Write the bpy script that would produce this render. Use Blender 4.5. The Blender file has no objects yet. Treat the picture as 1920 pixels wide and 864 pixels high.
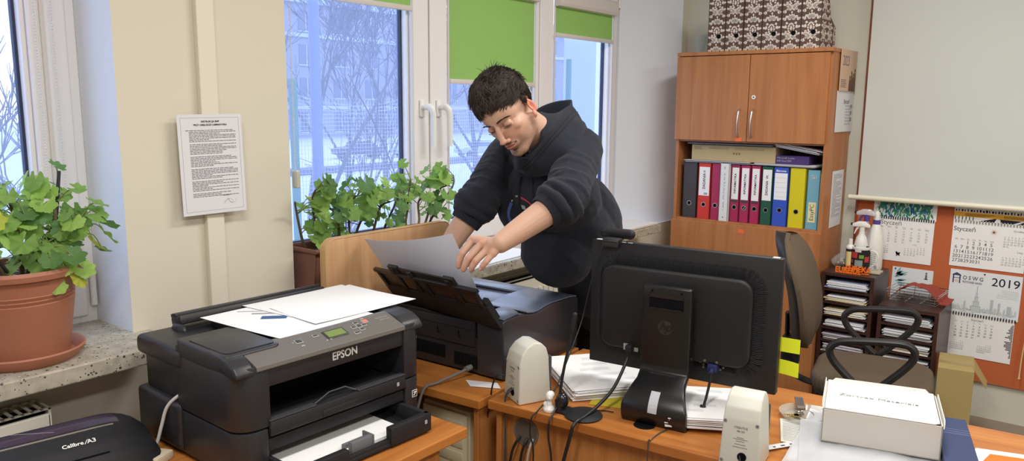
import bpy, bmesh, math, random
import numpy as np
from mathutils import Vector, Matrix, Euler, noise
from math import pi, sin, cos, radians
random.seed(7)
SC = bpy.context.scene
COL = SC.collection

# ------------------------------------------------------------------ camera
cam = bpy.data.cameras.new('camera')
camo = bpy.data.objects.new('camera', cam)
COL.objects.link(camo)
cam.sensor_width = 36.0
cam.lens = 27.256
cam.clip_start = 0.05
cam.clip_end = 500
def camera_axes(pitch=0.159669567, roll=-0.00816431, yaw=0.666808425):
    F = Vector((-sin(yaw)*cos(pitch), cos(yaw)*cos(pitch), -sin(pitch)))
    R = Vector((cos(yaw), sin(yaw), 0)); D = F.cross(R)
    return cos(roll)*R + sin(roll)*D, -sin(roll)*R + cos(roll)*D, F
_R, _D, _F = camera_axes()
M = Matrix((_R, -_D, -_F)).transposed().to_4x4()
M.translation = (0, 0, 1.6)
camo.matrix_world = M
SC.camera = camo

# ------------------------------------------------------------------ world, lamps, exposure
world = bpy.data.worlds.new('overcast_sky'); SC.world = world
world.use_nodes = True
_bg = world.node_tree.nodes['Background']
_bg.inputs['Color'].default_value = (0.74, 0.84, 1.0, 1)
_bg.inputs['Strength'].default_value = 2.2
def area_lamp(name, loc, sx, sy, power, color, rot=(0, 0, 0)):
    l = bpy.data.lights.new(name, 'AREA'); l.shape = 'RECTANGLE'; l.size = sx; l.size_y = sy
    l.energy = power; l.color = color
    o = bpy.data.objects.new(name, l); o.location = loc; o.rotation_euler = rot; COL.objects.link(o)
    return o
WARM = (1.0, 0.975, 0.935)
LP = 28
for i, (lx, ly) in enumerate([(-0.6, 0.2), (1.1, 0.2), (-0.7, 2.7), (1.1, 2.7)]):
    area_lamp('ceiling_lamp_light', (lx, ly, 2.84), 0.30, 1.25, LP, WARM)
vs = SC.view_settings
SC.display_settings.display_device = 'sRGB'
vs.view_transform = 'Standard'; vs.look = 'None'; vs.gamma = 1.0; vs.use_curve_mapping = False
vs.exposure = 0.42
try:
    SC.cycles.use_denoising = True
    SC.cycles.max_bounces = 8; SC.cycles.transparent_max_bounces = 24
    SC.cycles.sample_clamp_indirect = 6.0
except Exception:
    pass

# ------------------------------------------------------------------ materials
def lin(c):
    out = []
    for v in c[:3]:
        v = v/255.0
        out.append(v/12.92 if v <= 0.04045 else ((v+0.055)/1.055)**2.4)
    return (out[0], out[1], out[2], 1.0)
def pbr(name, rgb, rough=0.5, metal=0.0, spec=0.5, bump=0.0, bscale=200.0, var=0.0, vscale=6.0, coat=0.0, alpha=None, trans=0.0, sheen=0.0, sss=0.0):
    m = bpy.data.materials.new(name); m.use_nodes = True
    nt = m.node_tree; b = nt.nodes['Principled BSDF']
    b.inputs['Base Color'].default_value = lin(rgb)
    b.inputs['Roughness'].default_value = rough
    b.inputs['Metallic'].default_value = metal
    b.inputs['Specular IOR Level'].default_value = spec
    b.inputs['Coat Weight'].default_value = coat
    b.inputs['Transmission Weight'].default_value = trans
    b.inputs['Sheen Weight'].default_value = sheen
    if sss:
        b.inputs['Subsurface Weight'].default_value = sss
        b.inputs['Subsurface Radius'].default_value = (0.01, 0.004, 0.002)
        b.inputs['Subsurface Scale'].default_value = 1.0
    if alpha is not None:
        b.inputs['Alpha'].default_value = alpha
    if var > 0 or bump > 0:
        tc = nt.nodes.new('ShaderNodeTexCoord')
    if var > 0:
        n = nt.nodes.new('ShaderNodeTexNoise'); n.inputs['Scale'].default_value = vscale; n.inputs['Detail'].default_value = 5
        nt.links.new(tc.outputs['Object'], n.inputs['Vector'])
        mx = nt.nodes.new('ShaderNodeMix'); mx.data_type = 'RGBA'
        c = lin(rgb)
        mx.inputs[6].default_value = tuple(max(0, v*(1-var)) for v in c[:3])+(1,)
        mx.inputs[7].default_value = tuple(min(1, v*(1+var)) for v in c[:3])+(1,)
        nt.links.new(n.outputs['Fac'], mx.inputs[0]); nt.links.new(mx.outputs[2], b.inputs['Base Color'])
    if bump > 0:
        n2 = nt.nodes.new('ShaderNodeTexNoise'); n2.inputs['Scale'].default_value = bscale; n2.inputs['Detail'].default_value = 3
        nt.links.new(tc.outputs['Object'], n2.inputs['Vector'])
        bp = nt.nodes.new('ShaderNodeBump'); bp.inputs['Strength'].default_value = bump; bp.inputs['Distance'].default_value = 0.002
        nt.links.new(n2.outputs['Fac'], bp.inputs['Height']); nt.links.new(bp.outputs['Normal'], b.inputs['Normal'])
    return m
def wood(name, c1, c2, grain='Z', rough=0.45, scale=1.0):
    m = bpy.data.materials.new(name); m.use_nodes = True
    nt = m.node_tree; b = nt.nodes['Principled BSDF']
    tc = nt.nodes.new('ShaderNodeTexCoord'); mp = nt.nodes.new('ShaderNodeMapping')
    s = {'X': (0.7, 14, 14), 'Y': (14, 0.7, 14), 'Z': (14, 14, 0.7)}[grain]
    mp.inputs['Scale'].default_value = tuple(v*scale for v in s)
    nt.links.new(tc.outputs['Object'], mp.inputs['Vector'])
    n = nt.nodes.new('ShaderNodeTexNoise'); n.inputs['Scale'].default_value = 1.6; n.inputs['Detail'].default_value = 6; n.inputs['Distortion'].default_value = 0.8
    nt.links.new(mp.outputs['Vector'], n.inputs['Vector'])
    n2 = nt.nodes.new('ShaderNodeTexNoise'); n2.inputs['Scale'].default_value = 9; n2.inputs['Detail'].default_value = 4
    nt.links.new(mp.outputs['Vector'], n2.inputs['Vector'])
    ad = nt.nodes.new('ShaderNodeMath'); ad.operation = 'MULTIPLY_ADD'; ad.inputs[1].default_value = 0.35; 
    nt.links.new(n2.outputs['Fac'], ad.inputs[0]); nt.links.new(n.outputs['Fac'], ad.inputs[2])
    cr = nt.nodes.new('ShaderNodeValToRGB')
    cr.color_ramp.elements[0].position = 0.45; cr.color_ramp.elements[0].color = lin(c1)
    cr.color_ramp.elements[1].position = 0.88; cr.color_ramp.elements[1].color = lin(c2)
    nt.links.new(ad.outputs[0], cr.inputs['Fac']); nt.links.new(cr.outputs['Color'], b.inputs['Base Color'])
    b.inputs['Roughness'].default_value = rough
    return m
def terrazzo(name):
    m = bpy.data.materials.new(name); m.use_nodes = True
    nt = m.node_tree; b = nt.nodes['Principled BSDF']
    tc = nt.nodes.new('ShaderNodeTexCoord')
    n = nt.nodes.new('ShaderNodeTexNoise'); n.inputs['Scale'].default_value = 30; n.inputs['Detail'].default_value = 6
    nt.links.new(tc.outputs['Object'], n.inputs['Vector'])
    cr = nt.nodes.new('ShaderNodeValToRGB'); cr.color_ramp.elements[0].position = 0.3; cr.color_ramp.elements[0].color = lin((158, 152, 136)); cr.color_ramp.elements[1].position = 0.7; cr.color_ramp.elements[1].color = lin((190, 184, 168))
    nt.links.new(n.outputs['Fac'], cr.inputs['Fac'])
    prev = cr.outputs['Color']
    for sc, th, col in ((62, 0.31, (84, 70, 60)), (105, 0.31, (74, 64, 58)), (88, 0.30, (98, 84, 72)), (70, 0.24, (214, 208, 194))):
        v = nt.nodes.new('ShaderNodeTexVoronoi'); v.inputs['Scale'].default_value = sc; v.feature = 'F1'
        mp = nt.nodes.new('ShaderNodeMapping'); mp.inputs['Location'].default_value = (sc*0.13, sc*0.7, sc*0.31)
        nt.links.new(tc.outputs['Object'], mp.inputs['Vector']); nt.links.new(mp.outputs['Vector'], v.inputs['Vector'])
        wn = nt.nodes.new('ShaderNodeTexWhiteNoise'); nt.links.new(v.outputs['Position'], wn.inputs['Vector'])
        mu = nt.nodes.new('ShaderNodeMath'); mu.operation = 'MULTIPLY'; mu.inputs[1].default_value = th*1.9
        nt.links.new(wn.outputs['Value'], mu.inputs[0])
        lt = nt.nodes.new('ShaderNodeMath'); lt.operation = 'LESS_THAN'
        sb = nt.nodes.new('ShaderNodeMath'); sb.operation = 'SUBTRACT'; sb.inputs[1].default_value = th*0.9
        nt.links.new(mu.outputs[0], sb.inputs[0])
        nt.links.new(v.outputs['Distance'], lt.inputs[0]); nt.links.new(sb.outputs[0], lt.inputs[1])
        mx = nt.nodes.new('ShaderNodeMix'); mx.data_type = 'RGBA'; mx.inputs[7].default_value = lin(col)
        nt.links.new(lt.outputs[0], mx.inputs[0]); nt.links.new(prev, mx.inputs[6]); prev = mx.outputs[2]
    nt.links.new(prev, b.inputs['Base Color']); b.inputs['Roughness'].default_value = 0.35
    return m
def glass_pane(name):
    m = bpy.data.materials.new(name); m.use_nodes = True
    nt = m.node_tree; nt.nodes.clear()
    out = nt.nodes.new('ShaderNodeOutputMaterial')
    tr = nt.nodes.new('ShaderNodeBsdfTransparent'); tr.inputs['Color'].default_value = (0.90, 0.93, 1.0, 1)
    tl = nt.nodes.new('ShaderNodeBsdfTranslucent'); tl.inputs['Color'].default_value = (0.66, 0.74, 1.0, 1)  # bluish translucent layer mixes outdoor glare and haze into the pane
    gl = nt.nodes.new('ShaderNodeBsdfGlossy'); gl.inputs['Roughness'].default_value = 0.02
    m1 = nt.nodes.new('ShaderNodeMixShader'); m1.inputs[0].default_value = 0.14
    m2 = nt.nodes.new('ShaderNodeMixShader'); m2.inputs[0].default_value = 0.03
    nt.links.new(tr.outputs[0], m1.inputs[1]); nt.links.new(tl.outputs[0], m1.inputs[2])
    nt.links.new(m1.outputs[0], m2.inputs[1]); nt.links.new(gl.outputs[0], m2.inputs[2])
    nt.links.new(m2.outputs[0], out.inputs[0])
    return m
def attr_mat(name, attr, rough=0.55, sss=0.0, bump=0.0, bscale=300, spec=0.4):
    m = pbr(name, (200, 150, 120), rough=rough, sss=sss, bump=bump, bscale=bscale, spec=spec)
    nt = m.node_tree; a = nt.nodes.new('ShaderNodeAttribute'); a.attribute_name = attr
    nt.links.new(a.outputs['Color'], nt.nodes['Principled BSDF'].inputs['Base Color'])
    return m
def clear_film(name, rgb=(225, 232, 240), fac=0.35, rough=0.12):
    m = bpy.data.materials.new(name); m.use_nodes = True
    nt = m.node_tree; nt.nodes.clear()
    out = nt.nodes.new('ShaderNodeOutputMaterial')
    tr = nt.nodes.new('ShaderNodeBsdfTransparent'); tr.inputs['Color'].default_value = (0.95, 0.96, 0.97, 1)
    p = nt.nodes.new('ShaderNodeBsdfPrincipled'); p.inputs['Base Color'].default_value = lin(rgb); p.inputs['Roughness'].default_value = rough; p.inputs['Specular IOR Level'].default_value = 0.9
    mx = nt.nodes.new('ShaderNodeMixShader'); mx.inputs[0].default_value = fac
    nt.links.new(tr.outputs[0], mx.inputs[1]); nt.links.new(p.outputs[0], mx.inputs[2]); nt.links.new(mx.outputs[0], out.inputs[0])
    return m

# ------------------------------------------------------------------ mesh helpers
def rotm(r):
    return Euler(r, 'XYZ').to_matrix().to_4x4() if r else Matrix.Identity(4)
def fr(o, x, y):
    x = Vector(x).normalized(); y = Vector(y); y = (y - x*y.dot(x)).normalized(); z = x.cross(y)
    m = Matrix((x, y, z)).transposed().to_4x4(); m.translation = Vector(o); return m
class MB:
    def __init__(s):
        s.bm = bmesh.new()
    def _add(s, t, Mx=None, mi=0):
        if Mx is not None:
            bmesh.ops.transform(t, matrix=Mx, verts=t.verts[:])
        for f in t.faces:
            f.material_index = mi if mi is not None else f.material_index
        me = bpy.data.meshes.new('tmp'); t.to_mesh(me); t.free()
        s.bm.from_mesh(me); bpy.data.meshes.remove(me)
        return s
    def box(s, c, size, rot=None, bev=0.0, seg=2, mi=0, M=None, taper=None):
        t = bmesh.new(); bmesh.ops.create_cube(t, size=1.0)
        for v in t.verts:
            v.co = Vector((v.co.x*size[0], v.co.y*size[1], v.co.z*size[2]))
            if taper and v.co.z > 0:
                v.co.x *= taper[0]; v.co.y *= taper[1]
        if bev > 0:
            bmesh.ops.bevel(t, geom=t.edges[:], offset=min(bev, 0.49*min(size)), segments=seg, affect='EDGES', profile=0.5)
        mx = Matrix.Translation(c) @ rotm(rot)
        if M is not None: mx = M @ mx
        return s._add(t, mx, mi)
    def lh(s, lo, hi, bev=0.0, seg=2, mi=0, M=None):
        lo = Vector(lo); hi = Vector(hi)
        return s.box((lo+hi)/2, hi-lo, None, bev, seg, mi, M)
    def prism(s, poly, z0, z1, M=None, bev=0.0, seg=2, mi=0, edges='all'):
        t = bmesh.new(); n = len(poly)
        a = [t.verts.new((p[0], p[1], z0)) for p in poly]; b = [t.verts.new((p[0], p[1], z1)) for p in poly]
        t.faces.new(a[::-1]); t.faces.new(b)
        for i in range(n):
            t.faces.new((a[i], a[(i+1) % n], b[(i+1) % n], b[i]))
        bmesh.ops.recalc_face_normals(t, faces=t.faces[:])
        if bev > 0:
            bmesh.ops.bevel(t, geom=t.edges[:], offset=bev, segments=seg, affect='EDGES', profile=0.5)
        return s._add(t, M, mi)
    def cyl(s, p0, p1, r0, r1=None, seg=16, mi=0, M=None, caps=True):
        r1 = r0 if r1 is None else r1
        p0 = Vector(p0); p1 = Vector(p1); d = p1-p0
        t = bmesh.new(); bmesh.ops.create_cone(t, cap_ends=caps, cap_tris=False, segments=seg, radius1=r0, radius2=r1, depth=d.length)
        mx = Matrix.Translation((p0+p1)/2) @ d.to_track_quat('Z', 'Y').to_matrix().to_4x4()
        if M is not None: mx = M @ mx
        return s._add(t, mx, mi)
    def ball(s, c, r, rot=None, sub=3, mi=0, M=None):
        t = bmesh.new(); bmesh.ops.create_icosphere(t, subdivisions=sub, radius=1.0)
        r = (r, r, r) if isinstance(r, (int, float)) else r
        mx = Matrix.Translation(c) @ rotm(rot) @ Matrix.Diagonal((r[0], r[1], r[2], 1))
        if M is not None: mx = M @ mx
        return s._add(t, mx, mi)
    def rcone(s, p0, r0, p1, r1, sub=2, mi=0, M=None):
        t = bmesh.new()
        for p, r in ((p0, r0), (p1, r1)):
            bmesh.ops.create_icosphere(t, subdivisions=sub, radius=r, matrix=Matrix.Translation(p))
        res = bmesh.ops.convex_hull(t, input=t.verts[:])
        kill = [g for g in res['geom_interior'] if isinstance(g, bmesh.types.BMVert)]
        if kill: bmesh.ops.delete(t, geom=list(set(kill)), context='VERTS')
        lv = [v for v in t.verts if not v.link_faces]
        if lv: bmesh.ops.delete(t, geom=lv, context='VERTS')
        return s._add(t, M, mi)
    def lathe(s, prof, seg=32, M=None, mi=0, mis=None):
        t = bmesh.new(); rings = []
        for r, z in prof:
            if r <= 1e-6:
                rings.append([t.verts.new((0, 0, z))])
            else:
                rings.append([t.verts.new((r*cos(2*pi*k/seg), r*sin(2*pi*k/seg), z)) for k in range(seg)])
        for i in range(len(rings)-1):
            a, b = rings[i], rings[i+1]
            for k in range(seg):
                k2 = (k+1) % seg
                if len(a) == 1 and len(b) == 1: continue
                if len(a) == 1: f = t.faces.new((a[0], b[k2], b[k]))
                elif len(b) == 1: f = t.faces.new((a[k], a[k2], b[0]))
                else: f = t.faces.new((a[k], a[k2], b[k2], b[k]))
                f.material_index = mis[i] if mis else mi
        return s._add(t, M, None)
    def tube(s, pts, r, seg=8, mi=0, M=None, sm=0, caps=True, flat=None):
        pts = [Vector(p) for p in pts]
        rs = list(r) if isinstance(r, (list, tuple)) else [r]*len(pts)
        if sm:
            pts, rs = crom(pts, sm, rs)
        t = bmesh.new(); n = len(pts); rings = []
        up = None
        for i in range(n):
            d = (pts[min(i+1, n-1)]-pts[max(i-1, 0)])
            if d.length < 1e-9: d = Vector((0, 0, 1))
            d.normalize()
            if up is None:
                up = Vector((0, 0, 1)) if abs(d.z) < 0.9 else Vector((1, 0, 0))
            a = up - d*up.dot(d)
            if a.length < 1e-6: a = Vector((1, 0.3, 0.2)) - d*Vector((1, 0.3, 0.2)).dot(d)
            a.normalize(); b = d.cross(a); up = a
            fa, fb = flat if flat else (1, 1)
            rings.append([t.verts.new(pts[i] + rs[i]*(fa*cos(2*pi*k/seg)*a + fb*sin(2*pi*k/seg)*b)) for k in range(seg)])
        for i in range(n-1):
            for k in range(seg):
                t.faces.new((rings[i][k], rings[i][(k+1) % seg], rings[i+1][(k+1) % seg], rings[i+1][k]))
        if caps:
            t.faces.new(rings[0][::-1]); t.faces.new(rings[-1])
        return s._add(t, M, mi)
    def poly(s, pts, mi=0, M=None):
        t = bmesh.new(); t.faces.new([t.verts.new(p) for p in pts]); return s._add(t, M, mi)
    def grid(s, fn, nu, nv, M=None, mi=0, thick=0.0):
        t = bmesh.new()
        g = [[t.verts.new(fn(i/nu, j/nv)) for j in range(nv+1)] for i in range(nu+1)]
        for i in range(nu):
            for j in range(nv):
                t.faces.new((g[i][j], g[i+1][j], g[i+1][j+1], g[i][j+1]))
        if thick:
            t.normal_update()
            bmesh.ops.solidify(t, geom=t.faces[:], thickness=thick)
        return s._add(t, M, mi)
    def build(s, name, mats, parent=None, smooth=35, loc=None):
        me = bpy.data.meshes.new(name); s.bm.to_mesh(me); s.bm.free()
        for m in (mats if isinstance(mats, (list, tuple)) else [mats]):
            me.materials.append(m)
        o = bpy.data.objects.new(name, me); COL.objects.link(o)
        if smooth:
            me.shade_smooth(); me.set_sharp_from_angle(angle=radians(smooth))
        if parent is not None: o.parent = parent
        if loc is not None: o.location = loc
        return o
def crom(pts, k, rs=None):
    out = []; ro = []; n = len(pts)
    for i in range(n-1):
        p0, p1, p2, p3 = pts[max(i-1, 0)], pts[i], pts[i+1], pts[min(i+2, n-1)]
        for j in range(k):
            u = j/k
            out.append(0.5*((2*p1)+(p2-p0)*u+(2*p0-5*p1+4*p2-p3)*u*u+(3*p1-p0-3*p2+p3)*u**3))
            if rs: ro.append(rs[i]*(1-u)+rs[i+1]*u)
    out.append(pts[-1])
    if rs: ro.append(rs[-1])
    return out, ro
def rrect(w, h, r, n=5, cx=0, cy=0):
    pts = []
    for ax, ay, a0 in ((w/2-r, h/2-r, 0), (-w/2+r, h/2-r, 90), (-w/2+r, -h/2+r, 180), (w/2-r, -h/2+r, 270)):
        for k in range(n+1):
            a = radians(a0+90*k/n); pts.append((cx+ax+r*cos(a), cy+ay+r*sin(a)))
    return pts
def tag(o, label, cat, group=None, kind=None):
    o['label'] = label; o['category'] = cat
    if group: o['group'] = group
    if kind: o['kind'] = kind
    return o
def thing(name, label, cat, loc=(0, 0, 0), rotz=0.0, group=None, M=None):
    o = bpy.data.objects.new(name, None); COL.objects.link(o)
    o.empty_display_size = 0.05
    if M is not None: o.matrix_world = M
    else:
        o.location = loc; o.rotation_euler = (0, 0, rotz)
    return tag(o, label, cat, group)
def struct(o):
    o['kind'] = 'structure'; return o
def dup(root, label=None, M=None, loc=None, rotz=None):
    r = root.copy(); COL.objects.link(r)
    if M is not None: r.matrix_world = M
    if loc is not None: r.location = loc
    if rotz is not None: r.rotation_euler = (0, 0, rotz)
    if label: r['label'] = label
    for ch in list(root.children):
        c = ch.copy(); COL.objects.link(c); c.parent = r
        for g in ch.children:
            d = g.copy(); COL.objects.link(d); d.parent = c
    return r
def text(name, body, size, mat, parent=None, M=None, align='CENTER', ext=0.0003, sx=1.0, bold=0.0, join=None, shear=0.0, space=1.0):
    cu = bpy.data.curves.new('txt', 'FONT'); cu.body = body; cu.size = size; cu.align_x = align; cu.align_y = 'CENTER'
    cu.extrude = ext; cu.offset = bold; cu.resolution_u = 3; cu.shear = shear; cu.space_character = space
    ob = bpy.data.objects.new('txt', cu); COL.objects.link(ob)
    dg = bpy.context.evaluated_depsgraph_get(); dg.update()
    me = bpy.data.meshes.new_from_object(ob.evaluated_get(dg))
    bpy.data.objects.remove(ob); bpy.data.curves.remove(cu)
    me.name = name
    if sx != 1.0: me.transform(Matrix.Diagonal((sx, 1, 1, 1)))
    if join is not None:
        if M is not None: me.transform(M)
        join.bm.from_mesh(me); bpy.data.meshes.remove(me); return None
    me.materials.clear(); me.materials.append(mat)
    o = bpy.data.objects.new(name, me); COL.objects.link(o)
    if parent is not None: o.parent = parent
    if M is not None: o.matrix_local = M
    return o
def organic(mb, voxel, smooth=6, fac=0.5):
    """Fuse overlapping shapes into one continuous skin; returns a new mesh."""
    me = bpy.data.meshes.new('org'); mb.bm.to_mesh(me); mb.bm.free()
    ob = bpy.data.objects.new('org', me); COL.objects.link(ob)
    r = ob.modifiers.new('r', 'REMESH'); r.mode = 'VOXEL'; r.voxel_size = voxel; r.adaptivity = 0
    if smooth:
        s = ob.modifiers.new('s', 'SMOOTH'); s.iterations = smooth; s.factor = fac
    dg = bpy.context.evaluated_depsgraph_get(); dg.update()
    out = bpy.data.meshes.new_from_object(ob.evaluated_get(dg))
    bpy.data.objects.remove(ob); bpy.data.meshes.remove(me)
    return out
def link_mesh(name, me, mats, parent=None, smooth=True):
    me.name = name; me.materials.clear()
    for m in (mats if isinstance(mats, (list, tuple)) else [mats]): me.materials.append(m)
    if smooth: me.shade_smooth()
    o = bpy.data.objects.new(name, me); COL.objects.link(o)
    if parent is not None: o.parent = parent
    return o

# palette
mWALL = pbr('cream_wall_paint', (218, 212, 194), rough=0.9, spec=0.2, bump=0.15, bscale=60, var=0.03, vscale=2.0)
mREVEAL = pbr('daylight_tinted_reveal_paint', (230, 235, 243), rough=0.9, spec=0.2, bump=0.1, bscale=60)  # cool white puts window daylight into the reveal colour
mFAR = pbr('greenish_grey_wall_paint', (208, 207, 192), rough=0.9, spec=0.2, bump=0.12, bscale=60, var=0.03, vscale=2.0)
mCEIL = pbr('white_ceiling_paint', (235, 232, 225), rough=0.95, spec=0.1)
mFLOOR = pbr('worn_grey_linoleum', (140, 124, 108), rough=0.5, var=0.12, vscale=5)
mPVC = pbr('white_window_plastic', (236, 234, 235), rough=0.35, spec=0.4)
mGASKET = pbr('dark_blue_grey_gasket', (40, 52, 84), rough=0.6)
mGLASS = glass_pane('glare_veil_window_glass')
mTERR = terrazzo('speckled_terrazzo')
mBLACK = pbr('black_printer_plastic', (40, 40, 44), rough=0.40, spec=0.5, bump=0.12, bscale=900)
mBLACKG = pbr('glossy_black_plastic', (32, 32, 36), rough=0.2, spec=0.5)
mBLACKM = pbr('matt_black_plastic', (34, 34, 37), rough=0.6, spec=0.35)
mDGREY = pbr('dark_grey_plastic', (62, 62, 66), rough=0.45)
mGREYPANEL = pbr('warm_grey_panel_plastic', (104, 100, 96), rough=0.4, spec=0.5)
mDARK = pbr('deep_recess_black', (17, 17, 19), rough=0.9, spec=0.1)  # near-black that paints shade into holes, slots and recesses
mPAPER = pbr('white_copy_paper', (240, 240, 240), rough=0.85, spec=0.2)
mPAPER2 = pbr('greyish_white_paper', (222, 222, 226), rough=0.85, spec=0.2)
mINK = pbr('dark_print_ink', (112, 110, 114), rough=0.8)
mINKB = pbr('black_print_ink', (28, 27, 30), rough=0.8)
mINKL = pbr('light_grey_print_ink', (165, 165, 168), rough=0.8)
mWHITE = pbr('white_plastic', (238, 238, 234), rough=0.4)
mSILVER = pbr('brushed_nickel', (190, 185, 178), rough=0.3, metal=0.9)
mCHROME = pbr('chromed_steel', (215, 215, 215), rough=0.15, metal=1.0)
mDESK = wood('calvados_desk_laminate', (164, 98, 44), (196, 128, 64), grain='X', rough=0.35)
mDESKY = wood('calvados_desk_laminate_cross', (164, 98, 44), (196, 128, 64), grain='Y', rough=0.35)
mDESKZ = wood('calvados_panel_laminate', (160, 100, 50), (190, 128, 70), grain='Z', rough=0.45)
mCAB = wood('cherry_cabinet_laminate', (166, 104, 60), (188, 126, 76), grain='Z', rough=0.4)
mBEECH = wood('beech_laminate', (196, 150, 106), (212, 170, 126), grain='Z', rough=0.45)
mSORT = wood('dark_wenge_laminate', (56, 34, 30), (72, 46, 40), grain='X', rough=0.35)

# ================================================================== ROOM
WX, WP = -2.22, -2.43
# floor, ceiling, walls
struct(MB().lh((-2.6, -2.5, -0.1), (3.2, 4.75, 0)).build('floor', mFLOOR))
struct(MB().lh((-2.6, -2.5, 2.9), (3.2, 4.75, 3.0)).build('ceiling', mCEIL))
struct(MB().lh((-2.6, 4.58, 0), (3.2, 4.75, 2.9)).build('wall_far', mFAR))
struct(MB().lh((3.1, -2.5, 0), (3.2, 4.58, 2.9)).build('wall_right', mWALL))
struct(MB().lh((-2.6, -2.6, 0), (3.2, -2.5, 2.9)).build('wall_back', mWALL))
w = MB()
# spandrels, lintels and piers of the window wall (mi 0 = room paint, 1 = reveal paint)
w.lh((-2.6, -2.5, 0), (WX, 4.58, 0.89))
w.lh((-2.6, -2.5, 2.33), (WX, 4.58, 2.9))
w.lh((-2.6, -2.5, 0.89), (WX, -0.75, 2.33))
w.lh((-2.6, 1.036, 0.89), (WX, 1.60, 2.33))
w.prism([(-2.6, 4.12), (WP, 4.10), (WX, 4.50), (WX, 4.58), (-2.6, 4.58)], 0.89, 2.33)
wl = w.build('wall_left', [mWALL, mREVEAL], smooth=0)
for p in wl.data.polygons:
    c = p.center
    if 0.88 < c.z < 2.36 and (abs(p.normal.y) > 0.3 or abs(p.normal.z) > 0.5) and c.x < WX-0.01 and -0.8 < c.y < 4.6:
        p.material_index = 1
struct(wl)
# cable trunking on the pier
t = MB().lh((WX, 1.276, 0.1), (WX+0.022, 1.334, 2.9), bev=0.003).build('trim_1', pbr('ivory_trunking_plastic', (226, 220, 202), rough=0.5), smooth=0); struct(t)
# terrazzo sills
def sill(name, y0, y1):
    o = MB().lh((-2.47, y0, 0.892), (-2.04, y1, 0.937), bev=0.004).build(name, mTERR, smooth=0)
    return struct(o)
sill('trim_2', -0.85, 1.085)
sill('trim_3', 1.585, 3.97)

# ---- windows
def window(name, y0, y1, z0, z1, sashes):
    root = bpy.data.objects.new(name, None); COL.objects.link(root); struct(root)
    x0, x1 = WP-0.075, WP-0.012
    f = MB()
    f.lh((x0-0.03, y0, z0), (x1, y0+0.05, z1), bev=0.004); f.lh((x0-0.03, y1-0.05, z0), (x1, y1, z1), bev=0.004)
    f.lh((x0-0.029, y0+0.001, z0+0.0005), (x1-0.002, y1-0.001, z0+0.05), bev=0.004); f.lh((x0-0.029, y0+0.001, z1-0.05), (x1-0.002, y1-0.001, z1-0.0005), bev=0.004)
    for s in sashes[:-1]:
        f.lh((x0-0.03, s[1]-0.03, z0), (x1-0.03, s[1]+0.03, z1), bev=0.004)
    f.build('window_frame', mPVC, root, smooth=0)
    for a, b, ga, gb, gz0, gz1 in sashes:
        s = MB(); zz0, zz1 = z0+0.028, z1-0.028
        xs = WP
        a2, b2 = a+0.004, b-0.004
        for lo, hi in (((x0, a2, zz0), (xs, ga, zz1)), ((x0, gb, zz0), (xs, b2, zz1)), ((x0+0.001, ga-0.002, zz0+0.001), (xs-0.0015, gb+0.002, gz0)), ((x0+0.001, ga-0.002, gz1), (xs-0.0015, gb+0.002, zz1-0.001))):
            s.lh(lo, hi, bev=0.006, seg=3)
        # stepped glazing bead
        for lo, hi in (((x0, ga, gz0), (xs-0.016, ga+0.014, gz1)), ((x0, gb-0.014, gz0), (xs-0.016, gb, gz1)), ((x0, ga, gz0), (xs-0.016, gb, gz0+0.014)), ((x0, ga, gz1-0.014), (xs-0.016, gb, gz1))):
            s.lh(lo, hi, bev=0.004)
        so = s.build('sash', mPVC, root, smooth=0)
        g = MB(); gx0, gx1 = x0+0.010, x0+0.030; k = 0.014; q = 0.008
        for lo, hi in (((gx0, ga+k, gz0+k), (gx1, ga+k+q, gz1-k)), ((gx0, gb-k-q, gz0+k), (gx1, gb-k, gz1-k)), ((gx0, ga+k, gz0+k), (gx1, gb-k, gz0+k+q)), ((gx0, ga+k, gz1-k-q), (gx1, gb-k, gz1-k))):
            g.lh(lo, hi)
        g.build('gasket', mGASKET, so, smooth=0)
        MB().lh((x0+0.012, ga+k, gz0+k), (x0+0.016, gb-k, gz1-k)).build('pane', mGLASS, so, smooth=0)
    return root
w1 = window('window_1', -0.75, 1.036, 0.93, 2.33, [(-0.72, 0.14, -0.61, 0.03, 1.062, 2.20), (0.14, 1.01, 0.25, 0.905, 1.062, 2.20)])
w2 = window('window_2', 1.58, 4.10, 0.93, 2.33, [(1.61, 2.495, 1.72, 2.386, 1.055, 2.215), (2.495, 3.307, 2.609, 3.262, 1.055, 2.215), (3.307, 4.085, 3.430, 4.022, 1.055, 2.215)])
def handle(parent, y, z=1.585):
    h = MB()
    h.box((WP+0.006, y, z), (0.012, 0.028, 0.075), bev=0.005, seg=3)
    h.cyl((WP+0.01, y, z+0.005), (WP+0.035, y, z+0.005), 0.011)
    h.tube([(WP+0.028, y, z+0.006), (WP+0.047, y+0.004, z+0.006), (WP+0.058, y+0.010, z-0.010), (WP+0.060, y+0.014, z-0.05), (WP+0.058, y+0.016, z-0.165)], [0.011, 0.0125, 0.0125, 0.0115, 0.010], seg=12, sm=5, flat=(1.2, 0.85))
    return h.build('window_handle', mWHITE, parent)
handle(w2, 2.440); handle(w2, 2.545)
# little hinge on the fixed frame, top right
MB().cyl((WP+0.004, 4.088, 2.17), (WP+0.004, 4.088, 2.24), 0.009).build('hinge', mPVC, w2)
MB().cyl((WP+0.004, 1.022, 0.99), (WP+0.004, 1.022, 1.09), 0.009).build('hinge', mPVC, w1)

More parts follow.
